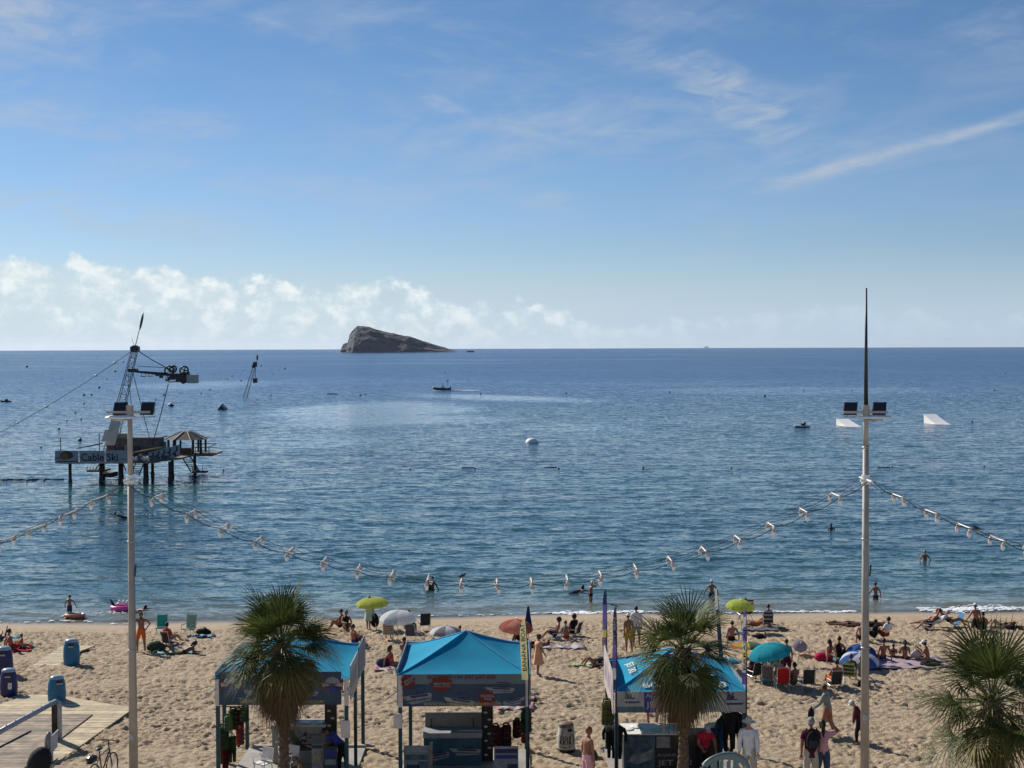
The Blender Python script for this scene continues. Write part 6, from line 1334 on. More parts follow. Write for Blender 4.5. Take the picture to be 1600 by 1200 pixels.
# ================================================================ PEOPLE
V = lambda *a: Vector(a).normalized()
def pose(name):
    p = dict(T=V(0, .03, 1), X=Vector((1, 0, 0)), Hd=V(0, .05, 1), thL=V(-.05, 0, -1), thR=V(.05, 0, -1), shL=V(0, -.03, -1), shR=V(0, -.03, -1),
             uL=V(-.22, 0, -1), uR=V(.22, 0, -1), fL=V(-.02, .18, -1), fR=V(.02, .18, -1), foot=V(0, 1, -.12), z=None, look=None)
    u = dict
    q = {
     'stand': u(), 'stand_wide': u(thL=V(-.16, 0, -1), thR=V(.14, .05, -1)),
     'head_hip': u(thL=V(-.2, 0, -1), thR=V(.12, 0, -1), shL=V(-.06, 0, -1), uR=V(.75, -.15, -.62), fR=V(-.55, .35, -.6), uL=V(-.92, 0, .35), fL=V(.78, .05, .62)),
     'walk': u(thL=V(-.03, .38, -1), shL=V(0, -.05, -1), thR=V(.03, -.22, -1), shR=V(0, -.55, -1), uL=V(-.15, -.3, -1), fL=V(-.02, 0, -1), uR=V(.15, .35, -1), fR=V(0, .6, -1)),
     'walk_bag': u(T=V(0, .16, 1), thL=V(-.03, .3, -1), shL=V(0, -.05, -1), thR=V(.03, -.2, -1), shR=V(0, -.45, -1), uL=V(-.2, .45, -1), fL=V(-.1, .75, -.6), uR=V(.15, .1, -1), fR=V(0, .1, -1)),
     'stoop_walk': u(T=V(0, .28, 1), Hd=V(0, .7, .8), thL=V(-.03, .25, -1), thR=V(.03, -.2, -1), shR=V(0, -.4, -1), uL=V(-.15, .2, -1), uR=V(.15, .2, -1)),
     'eyes': u(uR=V(.75, .25, .1), fR=V(-.75, .35, .75), uL=V(-.2, .0, -1)),
     'carry_side': u(uR=V(.25, 0, -1), fR=V(.1, .1, -1), uL=V(-.15, .25, -1), fL=V(.35, .8, .2)),
     'sit_knees': u(T=V(0, -.12, 1), thL=V(-.12, .8, .62), thR=V(.12, .8, .6), shL=V(0, .4, -.92), shR=V(0, .42, -.9), uL=V(-.2, .62, -.75), uR=V(.2, .62, -.75), fL=V(.25, .85, .1), fR=V(-.25, .85, .1)),
     'sit_out': u(T=V(0, -.25, 1), thL=V(-.14, 1, .08), thR=V(.12, 1, .15), shL=V(0, 1, -.14), shR=V(0, 1, -.2), uL=V(-.35, -.5, -.8), uR=V(.35, -.5, -.8), fL=V(0, -.1, -1), fR=V(.05, -.1, -1), foot=V(0, .3, 1)),
     'sit_cross': u(T=V(0, .02, 1), thL=V(-.8, .6, .05), thR=V(.8, .6, .05), shL=V(.85, .4, -.12), shR=V(-.85, .45, -.12), uL=V(-.2, .3, -.9), uR=V(.2, .3, -.9), fL=V(.3, .8, -.1), fR=V(-.3, .8, .1)),
     'sit_hands': u(T=V(0, .12, 1), Hd=V(0, .35, 1), thL=V(-.6, .8, .08), thR=V(.7, .7, .08), shL=V(.6, .7, -.12), shR=V(-.7, .6, -.12), uL=V(-.15, .45, -.85), uR=V(.15, .45, -.85), fL=V(.15, .75, .6), fR=V(-.15, .7, .65)),
     'chair': u(T=V(0, -.28, 1), thL=V(-.1, 1, .08), thR=V(.1, 1, .08), shL=V(0, .3, -1), shR=V(0, .35, -1), uL=V(-.28, .25, -.95), uR=V(.28, .25, -.95), fL=V(.02, 1, .05), fR=V(-.02, 1, .05), z=.42),
     'chair_low': u(T=V(0, -.35, 1), thL=V(-.12, .9, .35), thR=V(.12, .9, .3), shL=V(0, .6, -.75), shR=V(0, .65, -.7), uL=V(-.28, .3, -.9), uR=V(.28, .3, -.9), fL=V(.1, .95, .2), fR=V(-.1, .95, .2), z=.31),
     'recline': u(T=V(0, -.8, .62), Hd=V(0, -.4, .9), thL=V(-.1, 1, .25), thR=V(.1, .9, .5), shL=V(0, 1, -.3), shR=V(0, .7, -.8), uL=V(-.3, .3, -.5), uR=V(.4, .1, -.2), fL=V(0, .9, .2), fR=V(0, .9, .3), z=.34),
     'lie_back': u(T=V(0, -1, .03), Hd=V(0, -1, .1), thL=V(-.1, 1, .02), thR=V(.1, 1, .02), shL=V(0, 1, 0), shR=V(0, 1, 0), uL=V(-.3, .95, -.02), uR=V(.3, .95, -.02), fL=V(-.1, 1, 0), fR=V(.1, 1, 0), foot=V(0, .3, 1)),
     'lie_knees': u(T=V(0, -1, .06), Hd=V(0, -1, .2), thL=V(-.1, .72, .75), thR=V(.1, .85, .6), shL=V(0, .5, -.88), shR=V(0, .65, -.75), uL=V(-.5, .7, 0), uR=V(.8, -.5, .05), fL=V(.1, 1, 0), fR=V(-.3, -.9, .05)),
     'lie_front': u(T=V(0, -1, .02), X=Vector((-1, 0, 0)), Hd=V(.1, -1, .12), thL=V(.1, 1, -.02), thR=V(-.1, 1, -.02), shL=V(0, 1, .02), shR=V(0, 1, .25), uL=V(.7, -.6, .0), uR=V(-.7, -.5, 0), fL=V(-.5, -.9, 0), fR=V(.5, -.9, 0), foot=V(0, .8, -.3)),
     'prone_elbows': u(T=V(0, -.86, .5), X=Vector((-1, 0, 0)), Hd=V(0, -.3, 1), thL=V(.1, 1, -.05), thR=V(-.1, 1, -.05), shL=V(0, .7, .7), shR=V(0, 1, .1), uL=V(.2, -.2, -1), uR=V(-.2, -.2, -1), fL=V(-.1, -1, 0), fR=V(.1, -1, 0), foot=V(0, .5, .8)),
     'bend': u(T=V(0, .8, .62), Hd=V(0, .8, .35), uL=V(-.1, .4, -.9), uR=V(.1, .4, -.9), fL=V(.05, .7, -.6), fR=V(-.05, .7, -.6), thL=V(-.1, .05, -1), thR=V(.1, -.1, -1)),
     'lean_fwd': u(T=V(0, .42, .9), Hd=V(0, .5, .8), uL=V(-.3, .35, -.9), uR=V(.3, .3, -.9), fL=V(.1, .6, -.6), fR=V(-.05, .9, -.3)),
     'wade': u(uL=V(-.55, .1, -.85), uR=V(.5, .15, -.85), fL=V(-.2, .5, -.7), fR=V(.25, .45, -.8)),
     'ball': u(uL=V(-.2, .9, .25), uR=V(.2, .9, .25), fL=V(.1, .7, .7), fR=V(-.1, .7, .7)),
     'swim': u(T=V(0, .85, .35), Hd=V(0, .5, .9), X=Vector((1, 0, 0)), thL=V(-.1, -1, -.3), thR=V(.1, -1, -.2), shL=V(0, -1, -.1), shR=V(0, -1, -.1), uL=V(-.9, .4, -.1), uR=V(.9, .4, .05), fL=V(.2, .9, 0), fR=V(-.2, .9, 0)),
     'crawl': u(T=V(0, .35, 1), Hd=V(0, .4, 1), uL=V(-.5, .2, -.6), uR=V(.5, .3, -.5), fL=V(-.3, .6, -.3), fR=V(.3, .6, -.2), thL=V(-.2, .7, -.5), thR=V(.2, .7, -.5)),
     'hand_head': u(T=V(-.05, -.5, .9), Hd=V(0, -.3, 1), thL=V(-.15, 1, .35), thR=V(.1, 1, .1), shL=V(0, .6, -.7), shR=V(0, 1, -.1), uL=V(-.8, 0, .65), fL=V(.85, -.2, .45), uR=V(.3, .2, -.9), fR=V(0, .9, 0), z=.33),
     'kneel': u(T=V(0, .1, 1), thL=V(-.1, .45, -.9), thR=V(.1, .45, -.9), shL=V(0, -1, -.1), shR=V(0, -1, -.1), foot=V(0, -1, 0), uL=V(-.6, -.1, -.8), fL=V(-.5, .2, -.7), uR=V(.3, .1, -.9)),
    }[name]
    p.update(q); return p
def skeleton(p, hgt, fat):
    s = hgt/1.72; J = {}; R = {}; B = []
    T, X = p['T'], p['X']; F_ = T.cross(X).normalized()
    def add(n, co, r, par=None):
        J[n] = co; R[n] = r*s; 
        if par: B.append((par, n))
    O = Vector((0, 0, 0))
    add('pel', O, .125*fat); add('waist', O+T*.15*s, .108*fat, 'pel'); add('rib', O+T*.30*s, .122*fat, 'waist'); add('chest', O+T*.42*s, .112*(fat*.5+.5), 'rib'); add('neck', O+T*.52*s+F_*.01, .055, 'chest')
    H_ = p['Hd']; add('head', J['neck']+H_*.09*s, .05, 'neck'); J['hc'] = J['neck']+H_*.165*s+F_*.02*s
    for S_, sg in (('L', -1), ('R', 1)):
        add('sh'+S_+'o', O+T*.455*s+X*sg*.165*s, .056, 'chest'); u_ = p['u'+S_]; f_ = p['f'+S_]
        add('el'+S_, J['sh'+S_+'o']+u_*.285*s, .040, 'sh'+S_+'o'); add('wr'+S_, J['el'+S_]+f_*.245*s, .026, 'el'+S_); add('pa'+S_, J['wr'+S_]+f_*.075*s, .026, 'wr'+S_)
        side = f_.cross(F_ if abs(f_.dot(F_)) < .9 else T).normalized(); nn = f_.cross(side).normalized(); 
        for i in range(4):
            o = (i-1.5)*.021*s; L = (.072, .084, .08, .062)[i]*s; b0 = J['pa'+S_]+side*o+f_*.02*s
            add(f'fa{S_}{i}', b0+side*o*.2, .0105, 'pa'+S_); add(f'fb{S_}{i}', b0+f_*L*.55+side*o*.3+nn*.006*s, .0095, f'fa{S_}{i}'); add(f'fc{S_}{i}', b0+f_*L+side*o*.3+nn*.022*s, .008, f'fb{S_}{i}')
        t0 = J['wr'+S_]+f_*.035*s; add(f'ta{S_}', t0+side*-.035*s+nn*.01*s, .012, 'pa'+S_); add(f'tb{S_}', t0+side*-.058*s+f_*.035*s+nn*.02*s, .009, f'ta{S_}')
        add('hip'+S_, O-T*.03*s+X*sg*.085*s, .098*fat, 'pel'); th, sh = p['th'+S_], p['sh'+S_]
        add('th'+S_, J['hip'+S_]+th*.2*s, .078*(fat*.6+.4), 'hip'+S_); add('kn'+S_, J['hip'+S_]+th*.43*s, .054, 'th'+S_); add('cf'+S_, J['kn'+S_]+sh*.14*s-F_*.0, .052, 'kn'+S_); add('an'+S_, J['kn'+S_]+sh*.40*s, .034, 'cf'+S_)
        ft = p['foot']; add('he'+S_, J['an'+S_]+sh*.04*s-ft*.02*s, .032, 'an'+S_); add('to'+S_, J['an'+S_]+ft*.13*s+sh*.055*s, .026, 'an'+S_); add('tt'+S_, J['an'+S_]+ft*.18*s+sh*.06*s, .017, 'to'+S_)
    return J, R, B, s, F_
PEOPLE = []
SK = {'tan': (.27, .125, .07), 'fair': (.44, .25, .175), 'dark': (.15, .07, .045), 'red': (.34, .135, .08), 'pale': (.48, .31, .23)}
HR = {'black': (.012, .010, .009), 'brown': (.06, .035, .02), 'grey': (.35, .34, .33), 'blond': (.30, .22, .12), 'ginger': (.22, .09, .04)}
def person(loc, rot, label, ps='stand', skin='tan', hgt=1.70, fat=1.0, hair='brown', style='short', wear=(), hat=None, sink=0, lift=0, name='person', jit=.04, grp=None, **over):
    PEOPLE.append(dict(loc=Vector(loc), rot=math.radians(rot), label=label, ps=ps, skin=skin, hgt=hgt, fat=fat, hair=hair, style=style, wear=wear, hat=hat, sink=sink, lift=lift, name=name, over=over, grp=grp))
def build_people():
    rs = random.Random(77); tmp = []
    for q in PEOPLE:
        p = pose(q['ps']); p.update(q['over']); 
        for k in ('uL', 'uR', 'fL', 'fR', 'thL', 'thR', 'Hd'): p[k] = (p[k]+Vector((rs.gauss(0, .045), rs.gauss(0, .045), rs.gauss(0, .02)))).normalized()
        J, R, B, s, F_ = skeleton(p, q['hgt'], q['fat']); names = [n for n in J if n in R]; idx = {n: i for i, n in enumerate(names)}
        zmin = min(J[n].z-R[n]*.85 for n in names)
        dz = (p['z']*s/1.0-J['pel'].z) if p['z'] is not None else -zmin
        dz += q['lift']-q['sink']
        for n in J: J[n] = J[n]+Vector((0, 0, dz))
        me = bpy.data.meshes.new('t'); me.from_pydata([tuple(J[n]) for n in names], [(idx[a], idx[b]) for a, b in B], [])
        o = bpy.data.objects.new('t', me); COL.objects.link(o); md = o.modifiers.new('s', 'SKIN'); md.branch_smoothing = .3; md.use_smooth_shade = True
        sv = me.skin_vertices[0].data
        for n in names: sv[idx[n]].radius = (R[n]*1.12, R[n]*1.12); sv[idx[n]].use_root = (n == 'pel')
        sb = o.modifiers.new('b', 'SUBSURF'); sb.levels = 1; tmp.append((o, J, R, B, s, F_, p, dz))
    dg = bpy.context.evaluated_depsgraph_get(); res = [bpy.data.meshes.new_from_object(t[0].evaluated_get(dg)) for t in tmp]
    for q, t, me in zip(PEOPLE, tmp, res):
        o, J, R, B, s, F_, p, dz = t; bpy.data.objects.remove(o)
        root = thing(q['name'], q['label'], 'person', q['loc'], q['rot'], q['grp'])
        co = np.zeros(len(me.vertices)*3); me.vertices.foreach_get('co', co); co = co.reshape(-1, 3); nr = np.zeros(len(co)*3); me.vertices.foreach_get('normal', nr); nr = nr.reshape(-1, 3)
        faces = [tuple(f.vertices) for f in me.polygons]
        # continuous body + shaped head
        H_ = p['Hd']; hx = H_.cross(F_); hx = (-hx).normalized() if hx.length > .1 else Vector((1, 0, 0)); hf = hx.cross(H_)*-1
        if hf.dot(F_) < 0: hf = -hf
        hx = hf.cross(H_).normalized()
        RM = Matrix((hx, hf, H_)).transposed()
        def headf(v):
            x, y, z = v; k = 1-.28*max(0, -z/.115); x *= k; y = y*(1-.12*max(0, -z/.115))
            if y > .05 and abs(x) < .022 and -.035 < z < .02: y += .022*(1-abs(x)/.03)
            if y > .06 and abs(z-.012) < .02 and .015 < abs(x) < .05: y -= .010
            if z < -.08 and y > .03: y += .008
            return Vector((x, y, z))*s
        mb = MB(); mb.add([tuple(v) for v in co], faces, 0)
        mb.ell(J['hc'], (.076, .097, .118), 18, 14, 0, RM, headf)
        for sg in (-1, 1):
            mb.ell(J['hc']+RM @ Vector((sg*.076*s, -.005*s, -.01*s)), (.010*s, .022*s, .032*s), 6, 5, 0, RM); mb.ell(J['hc']+RM @ Vector((sg*.03*s, .083*s, .012*s)), (.013*s, .008*s, .008*s), 6, 5, 1, RM)
        mb.ell(J['hc']+RM @ Vector((0, .088*s, -.052*s)), (.024*s, .008*s, .007*s), 6, 5, 2, RM)
        mk = mat("skin_"+q['skin'], SK[q['skin']], .55, .12, 14, 0, 0, .35)
        mb.build('body', [mk, mat("eye_dark", (.02, .015, .012), .3), mat("lips", (.30, .09, .07), .5)], root, True)
        # hair
        if q['style'] != 'bald':
            hm = mat("hair_"+q['hair'], HR[q['hair']], .6, .3, 40, .004)
            def hairf(v):
                x, y, z = v; n = 1+.05*math.sin(x*140+z*90); zz = z if z > -.02 else z*(.6 if q['style'] == 'short' else 1.0)
                yy = y if z > .035 or y < 0 else min(y, .03+(z+.12)*.25)
                return Vector((x*n, yy*n-.008, zz*n+.006))*s
            hb = MB(); k = 1.42 if q['style'] == 'curly' else 1.09; hb.ell(J['hc'], (.080*k, .100*k, .122*(1.15 if q['style'] == 'curly' else 1.02)), 16, 12, 0, RM, hairf)
            if q['style'] == 'long':
                bk = J['hc']-RM @ Vector((0, .06*s, 0)); dn = (J['chest']-J['neck']).normalized()*.5+Vector((0, 0, -.5)); dn.normalize(); pts = [bk+H_*.06*s, bk-F_*.035*s, bk-F_*.05*s+dn*.15*s, bk-F_*.045*s+dn*.33*s]; hb.tube(pts, [.045*s, .058*s, .045*s, .015*s], 9)
            if q['style'] == 'bun': hb.ell(J['hc']+RM @ Vector((0, -.09*s, .08*s)), (.045*s,)*3, 8, 6)
            hb.build('hair', hm, root, True)
        if q['hat']:
            kind, c_ = q['hat']; hm = mat("hat_"+c_[0], c_[1], .8, .08, 8, .003); hb = MB(); hb.ell(J['hc']+RM @ Vector((0, -.005*s, .035*s)), (.09*s, .110*s, .10*s), 14, 9, 0, RM, lambda v: Vector((v.x, v.y, max(v.z, -.012))))
            if kind == 'cap': hb.ell(J['hc']+RM @ Vector((0, .13*s, .03*s)), (.075*s, .085*s, .010*s), 12, 5, 0, RM)
            if kind == 'brim': hb.lathe([(.09*s, .0), (.165*s, -.015*s), (.17*s, -.03*s)], 18, (0, 0, 0)); hb.v[-54:] = [tuple(J['hc']+RM @ (Vector(v)+Vector((0, 0, .035*s)))) for v in hb.v[-54:]]
            hb.build('hat', hm, root, True)
        # garments: body faces nearest to chosen bones, pushed out along their normals
        segs = B; A = np.array([J[a] for a, b in segs]); Bv = np.array([J[b] for a, b in segs]); dv = Bv-A; L2 = np.maximum((dv**2).sum(1), 1e-9)
        fc = np.array([co[list(f)].mean(0) for f in faces]) if faces else np.zeros((0, 3))
        tt = np.clip(((fc[:, None]-A[None])*dv[None]).sum(2)/L2[None], 0, 1); dist = np.linalg.norm(fc[:, None]-(A[None]+tt[..., None]*dv[None]), axis=2)
        rad = np.array([[R[a], R[b]] for a, b in segs]); rr = rad[None, :, 0]*(1-tt)+rad[None, :, 1]*tt; sc = dist-rr*.9; best = sc.argmin(1); bt = tt[np.arange(len(fc)), best]; seg = [segs[i] for i in best]
        Z = {'trunks': {'pel-waist': .55, 'pel-hip': 1.1, 'hip-th': 1.1, 'th-kn': .45}, 'brief': {'pel-waist': .25, 'pel-hip': 1.1, 'hip-th': .25}, 'shorts_long': {'pel-waist': .6, 'pel-hip': 1.1, 'hip-th': 1.1, 'th-kn': .9},
             'trousers': {'pel-waist': .6, 'pel-hip': 1.1, 'hip-th': 1.1, 'th-kn': 1.1, 'kn-cf': 1.1, 'cf-an': .85}, 'shirt': {'pel-waist': 1.1, 'waist-rib': 1.1, 'rib-chest': 1.1, 'chest-sh': 1.1, 'chest-neck': .35, 'sh-el': .6},
             'long_shirt': {'pel-waist': 1.1, 'waist-rib': 1.1, 'rib-chest': 1.1, 'chest-sh': 1.1, 'chest-neck': .35, 'sh-el': 1.1, 'el-wr': .9}, 'vest_top': {'pel-waist': 1.1, 'waist-rib': 1.1, 'rib-chest': 1.1, 'chest-neck': .1, 'chest-sh': .5},
             'bikini_top': {'rib-chest': .8, 'waist-rib': (.75, 1.1)}, 'swimsuit': {'pel-waist': 1.1, 'waist-rib': 1.1, 'rib-chest': 1.1, 'pel-hip': 1.1, 'hip-th': .2}}
        strip = lambda n: n.rstrip('LRo0123') if n not in ('pel', 'waist', 'rib', 'chest', 'neck', 'head') else n
        fix = {'sh': 'sh', 'el': 'el', 'wr': 'wr', 'hip': 'hip', 'th': 'th', 'kn': 'kn', 'cf': 'cf', 'an': 'an'}
        for gi, (gk, gc) in enumerate(q['wear']):
            if gk in ('dress', 'skirt', 'wrap'):
                top_ = J['rib'] if gk != 'skirt' else J['waist']; hb = MB(); kz = {'dress': .62, 'skirt': .95, 'wrap': .45}[gk]; kn = (J['knL']+J['knR'])/2; an = (J['anL']+J['anR'])/2; end = kn if gk != 'skirt' else an.lerp(kn, .2)
                hipm = J['pel']; n = 18; rings = [(top_, .135*q['fat'], .115*q['fat']), (hipm, .185*q['fat'], .15*q['fat']), (hipm.lerp(end, .6), .20, .19), (hipm.lerp(end, .98), .235, .24)]; vs = []
                for ci, (c_, rx, ry) in enumerate(rings):
                    for k in range(n): a_ = 2*math.pi*k/n; w_ = 1+.07*ci*math.sin(5*a_+q['loc'].x); vs.append(c_+Vector((math.cos(a_)*rx*w_*s, math.sin(a_)*ry*w_*s, 0)))
                hb.add(vs, [(i*n+k, i*n+(k+1) % n, (i+1)*n+(k+1) % n, (i+1)*n+k) for i in range(3) for k in range(n)]); hb.build('dress' if gk != 'skirt' else 'skirt', cloth("cloth_"+gc[0], gc[1], .12), root, True)
                if gk == 'dress': gk = 'shirt'
                elif gk == 'wrap': gk = 'vest_top'
                else: continue
            z = Z[gk]; off = (.014+.004*gi)*s; sel = []
            for i, (a, b) in enumerate(seg):
                key = strip(a)+'-'+strip(b); 
                if key in z:
                    lim = z[key]; lo, hi = (0, lim) if not isinstance(lim, tuple) else lim
                    if lo <= bt[i] <= hi: sel.append(i)
            if not sel: continue
            used = sorted({v for i in sel for v in faces[i]}); mp = {v: k for k, v in enumerate(used)}
            hb = MB(); hb.add([tuple(co[v]+nr[v]*off) for v in used], [tuple(mp[v] for v in faces[i]) for i in sel])
            g = hb.build({'shirt': 'shirt', 'long_shirt': 'shirt', 'trunks': 'shorts', 'brief': 'swim_briefs', 'shorts_long': 'shorts', 'trousers': 'trousers', 'vest_top': 'top', 'bikini_top': 'bikini_top', 'swimsuit': 'swimsuit'}[gk], cloth("cloth_"+gc[0], gc[1], .05), root, True)
        q['J'] = J; q['root'] = root; bpy.data.meshes.remove(me)
C = lambda n, *c: (n, c)
ORANGE = C('orange', .70, .13, .02); WHITE = C('white', .70, .70, .70); BLACKC = C('black', .015, .015, .018); REDC = C('red', .45, .03, .03); NAVY = C('navy', .03, .04, .12); PINK = C('pink', .62, .33, .36); MAROON = C('maroon', .09, .015, .03); PEACH = C('peach', .68, .36, .22); GREYC = C('grey', .25, .26, .28); TEALC = C('teal', .04, .22, .24); KHAKI = C('khaki', .45, .40, .32); DENIM = C('denim', .05, .07, .12); GREENC = C('green', .06, .10, .05); CORAL = C('coral', .55, .10, .08); LBLUE = C('light_blue', .35, .45, .55); PATT = C('patterned_rust', .35, .15, .10); SAGE = C('sage', .24, .27, .26); MINT = C('mint', .45, .55, .48)
def gp(px, py, *a, **k): person(G(px, py), *a, **k)
def wp(px, py, *a, **k): person(W(px, py), *a, **k)
# heading: 0 faces the sea, 90 faces left, -90 faces right, 180 faces the camera
gp(221, 1019, 195, 'man in orange shorts with one hand on his head by the left lamp post', 'head_hip', 'tan', 1.78, 1.12, 'brown', wear=[('trunks', ORANGE)], uR=V(.92, 0, .35), fR=V(-.78, .05, .62), uL=V(-.75, -.15, -.62), fL=V(.55, .35, -.6))
gp(264, 1008, -25, 'seated person with red striped towel on the shoulders', 'chair_low', 'tan', 1.7, 1.1, 'black', wear=[('shirt', CORAL)])
gp(288, 1022, 100, 'person lying on the turquoise towel reading', 'prone_elbows', 'dark', 1.6, 1, 'black', 'long', wear=[('brief', BLACKC)])
gp(18, 1017, -60, 'tanned person sitting on the red towel at the far left', 'sit_out', 'red', 1.7, 1.05, 'black', wear=[('trunks', REDC)])
gp(33, 1014, 100, 'small child in orange sitting beside the red towel', 'sit_knees', 'tan', 1.15, 1, 'brown', wear=[('swimsuit', ORANGE)])
gp(-2, 1000, 0, 'person at the very left edge lying on a blue towel', 'prone_elbows', 'dark', 1.65, 1, 'black', wear=[('brief', NAVY)])
gp(577, 984, 0, 'person in mint wrap standing under the left lime umbrella with a black bag', 'carry_side', 'red', 1.62, 1.1, 'brown', 'short', wear=[('wrap', MINT)])
gp(532, 984, 75, 'person sitting upright with knees bent behind the left palm crown', 'sit_knees', 'tan', 1.7, 1.1, 'brown', 'short', wear=[('brief', BLACKC)])
gp(541, 986, -160, 'heavy person in a dark top sitting behind the left palm crown', 'sit_knees', 'tan', 1.7, 1.2, 'brown', 'long', wear=[('swimsuit', BLACKC)])
gp(553, 1010, -50, 'tanned person leaning forward on the sand right of the left palm', 'sit_knees', 'red', 1.7, 1.1, 'brown', wear=[('trunks', NAVY)])
gp(613, 1044, -100, 'sunbather sitting with knees up on the pink towel', 'sit_out', 'tan', 1.65, 1, 'black', 'long', wear=[('bikini_top', REDC), ('brief', REDC)])
gp(632, 1032, -20, 'dark haired person half hidden by the left side of the centre kiosk', 'sit_knees', 'tan', 1.7, 1.1, 'black', wear=[('trunks', GREYC)])
gp(606, 1000, 4, 'person reclining in the cream striped chair', 'chair', 'pale', 1.65, 1, 'grey', wear=[('vest_top', KHAKI)])
gp(640, 990, -18, 'person in black under the white umbrella', 'chair', 'tan', 1.65, 1.05, 'black', wear=[('vest_top', BLACKC), ('trunks', BLACKC)])
gp(718, 1001, -40, 'child head and shoulders beyond the patterned umbrella', 'sit_cross', 'tan', 1.3, 1, 'black', wear=[('swimsuit', NAVY)])
gp(817, 1008, 60, 'person in black seated under the salmon umbrella', 'sit_knees', 'dark', 1.7, 1.2, 'black', wear=[('shirt', BLACKC), ('trunks', BLACKC)])
gp(833, 1012, 80, 'tanned person lying with raised knees right of the salmon umbrella', 'lie_knees', 'red', 1.65, 1.1, 'brown', wear=[('brief', BLACKC)])
gp(841, 1056, -70, 'person in a peach beach dress walking on the open sand', 'walk', 'tan', 1.66, 1.05, 'brown', 'bun', wear=[('dress', PEACH)], thL=V(-.03, .08, -1), thR=V(.03, -.05, -1), shR=V(0, -.1, -1))
gp(868, 1000, 88, 'curly dark haired person sitting in the light blue chair', 'chair_low', 'red', 1.68, 1, 'black', 'curly', wear=[('trunks', NAVY)])
gp(894, 994, 40, 'person in black with curly hair seated near the water edge', 'chair_low', 'dark', 1.7, 1.1, 'black', 'curly', wear=[('shirt', BLACKC), ('trunks', BLACKC)])
gp(884, 998, 0, 'reddish person sitting between the blue and black chairs', 'sit_knees', 'red', 1.6, 1, 'brown', wear=[('brief', REDC)], lift=-.1)
gp(931, 1041, 95, 'dark haired sunbather lying left of the jet ski kiosk', 'lie_knees', 'tan', 1.65, 1, 'brown', 'long', wear=[('bikini_top', WHITE), ('brief', WHITE)])
gp(982, 1021, 5, 'bare backed man in a white cap and yellow shorts walking to the sea', 'walk', 'tan', 1.74, 1.15, 'black', wear=[('trunks', C('mustard', .42, .30, .07))], hat=('cap', C('white', .75, .75, .72)))
gp(994, 1010, 0, 'man in an untucked white shirt walking beside the man with yellow shorts', 'stand', 'tan', 1.78, 1.05, 'black', wear=[('trunks', GREYC), ('long_shirt', WHITE)])
gp(1143, 1004, 5, 'tanned man sitting with his arms braced behind him', 'sit_out', 'red', 1.76, 1.1, 'black', 'short', wear=[('trunks', BLACKC)])
gp(1183, 979, -85, 'person lying beside the striped chairs near the shore', 'lie_knees', 'red', 1.65, 1.1, 'brown', wear=[('brief', ORANGE)])
gp(1200, 981, -5, 'person with a striped towel in the right striped chair', 'chair', 'tan', 1.68, 1.1, 'black', wear=[('shirt', GREYC)])
gp(1164, 970, 8, 'person in the chair below the right lime umbrella', 'chair', 'dark', 1.7, 1.1, 'black', wear=[('shirt', BLACKC)])
gp(1177, 1064, 25, 'black haired person in dark red in the leftmost chair of the umbrella group', 'chair', 'tan', 1.7, 1.1, 'black', wear=[('shirt', MAROON), ('trunks', BLACKC)])
gp(1194, 1057, -150, 'person in a red cap and grey shirt under the turquoise umbrella', 'chair', 'red', 1.65, 1.05, 'ginger', wear=[('shirt', GREYC), ('trunks', TEALC)], hat=('cap', REDC))
gp(1209, 1053, 170, 'person in magenta under the middle of the turquoise umbrella', 'chair', 'tan', 1.65, 1.15, 'brown', wear=[('shirt', C('magenta', .42, .02, .1))])
gp(1229, 1062, -5, 'standing bare backed person under the right rim of the turquoise umbrella', 'stand', 'red', 1.60, 1.25, 'brown', 'short', wear=[('trunks', MAROON)])
gp(1222, 1076, 0, 'person hidden in the bright red chair', 'chair', 'tan', 1.62, 1, 'brown', wear=[('shirt', REDC)])
gp(1241, 1074, 30, 'person in dark green sitting between red and black chairs', 'sit_knees', 'tan', 1.65, 1.1, 'black', wear=[('trunks', GREENC)])
gp(1213, 1066, 20, 'person in khaki top between umbrella pole and red chair', 'chair', 'tan', 1.6, 1.0, 'grey', wear=[('shirt', KHAKI), ('trunks', GREENC)])
gp(1293, 1034, 35, 'long haired woman leaning back beside the red bag', 'sit_out', 'fair', 1.68, 1, 'black', 'long', wear=[('bikini_top', REDC), ('brief', REDC)])
gp(1311, 1032, -30, 'dark haired person in black sitting right of the woman with the red bag', 'sit_knees', 'tan', 1.72, 1.05, 'black', wear=[('vest_top', BLACKC), ('trunks', BLACKC)])
gp(1283, 1027, 95, 'person lying flat beyond the woman with the red bag', 'lie_front', 'fair', 1.6, 1, 'brown', wear=[('brief', TEALC)])
gp(1305, 1073, 10, 'broad backed tanned person in orange shorts in a low dark chair', 'chair_low', 'red', 1.75, 1.35, 'black', wear=[('trunks', ORANGE)])
gp(1330, 1066, -20, 'person wrapped in a green towel in the lime chair', 'chair', 'tan', 1.65, 1.15, 'brown', wear=[('shirt', GREENC)])
gp(1345, 1062, -30, 'person in grey sitting just left of the lamp post', 'sit_knees', 'tan', 1.65, 1.1, 'grey', wear=[('shirt', GREYC)])
gp(1379, 1034, 8, 'slim tanned man sitting at the left of the lilac blanket', 'sit_out', 'red', 1.75, .95, 'black', wear=[('trunks', NAVY)])
gp(1396, 1030, -5, 'young child with dark trousers sitting on the lilac blanket', 'sit_cross', 'tan', 1.25, 1, 'black', wear=[('trousers', BLACKC), ('bikini_top', BLACKC)])
gp(1414, 1032, -5, 'woman with a long dark ponytail sitting on the lilac blanket', 'sit_cross', 'tan', 1.66, 1, 'black', 'long', wear=[('brief', BLACKC)])
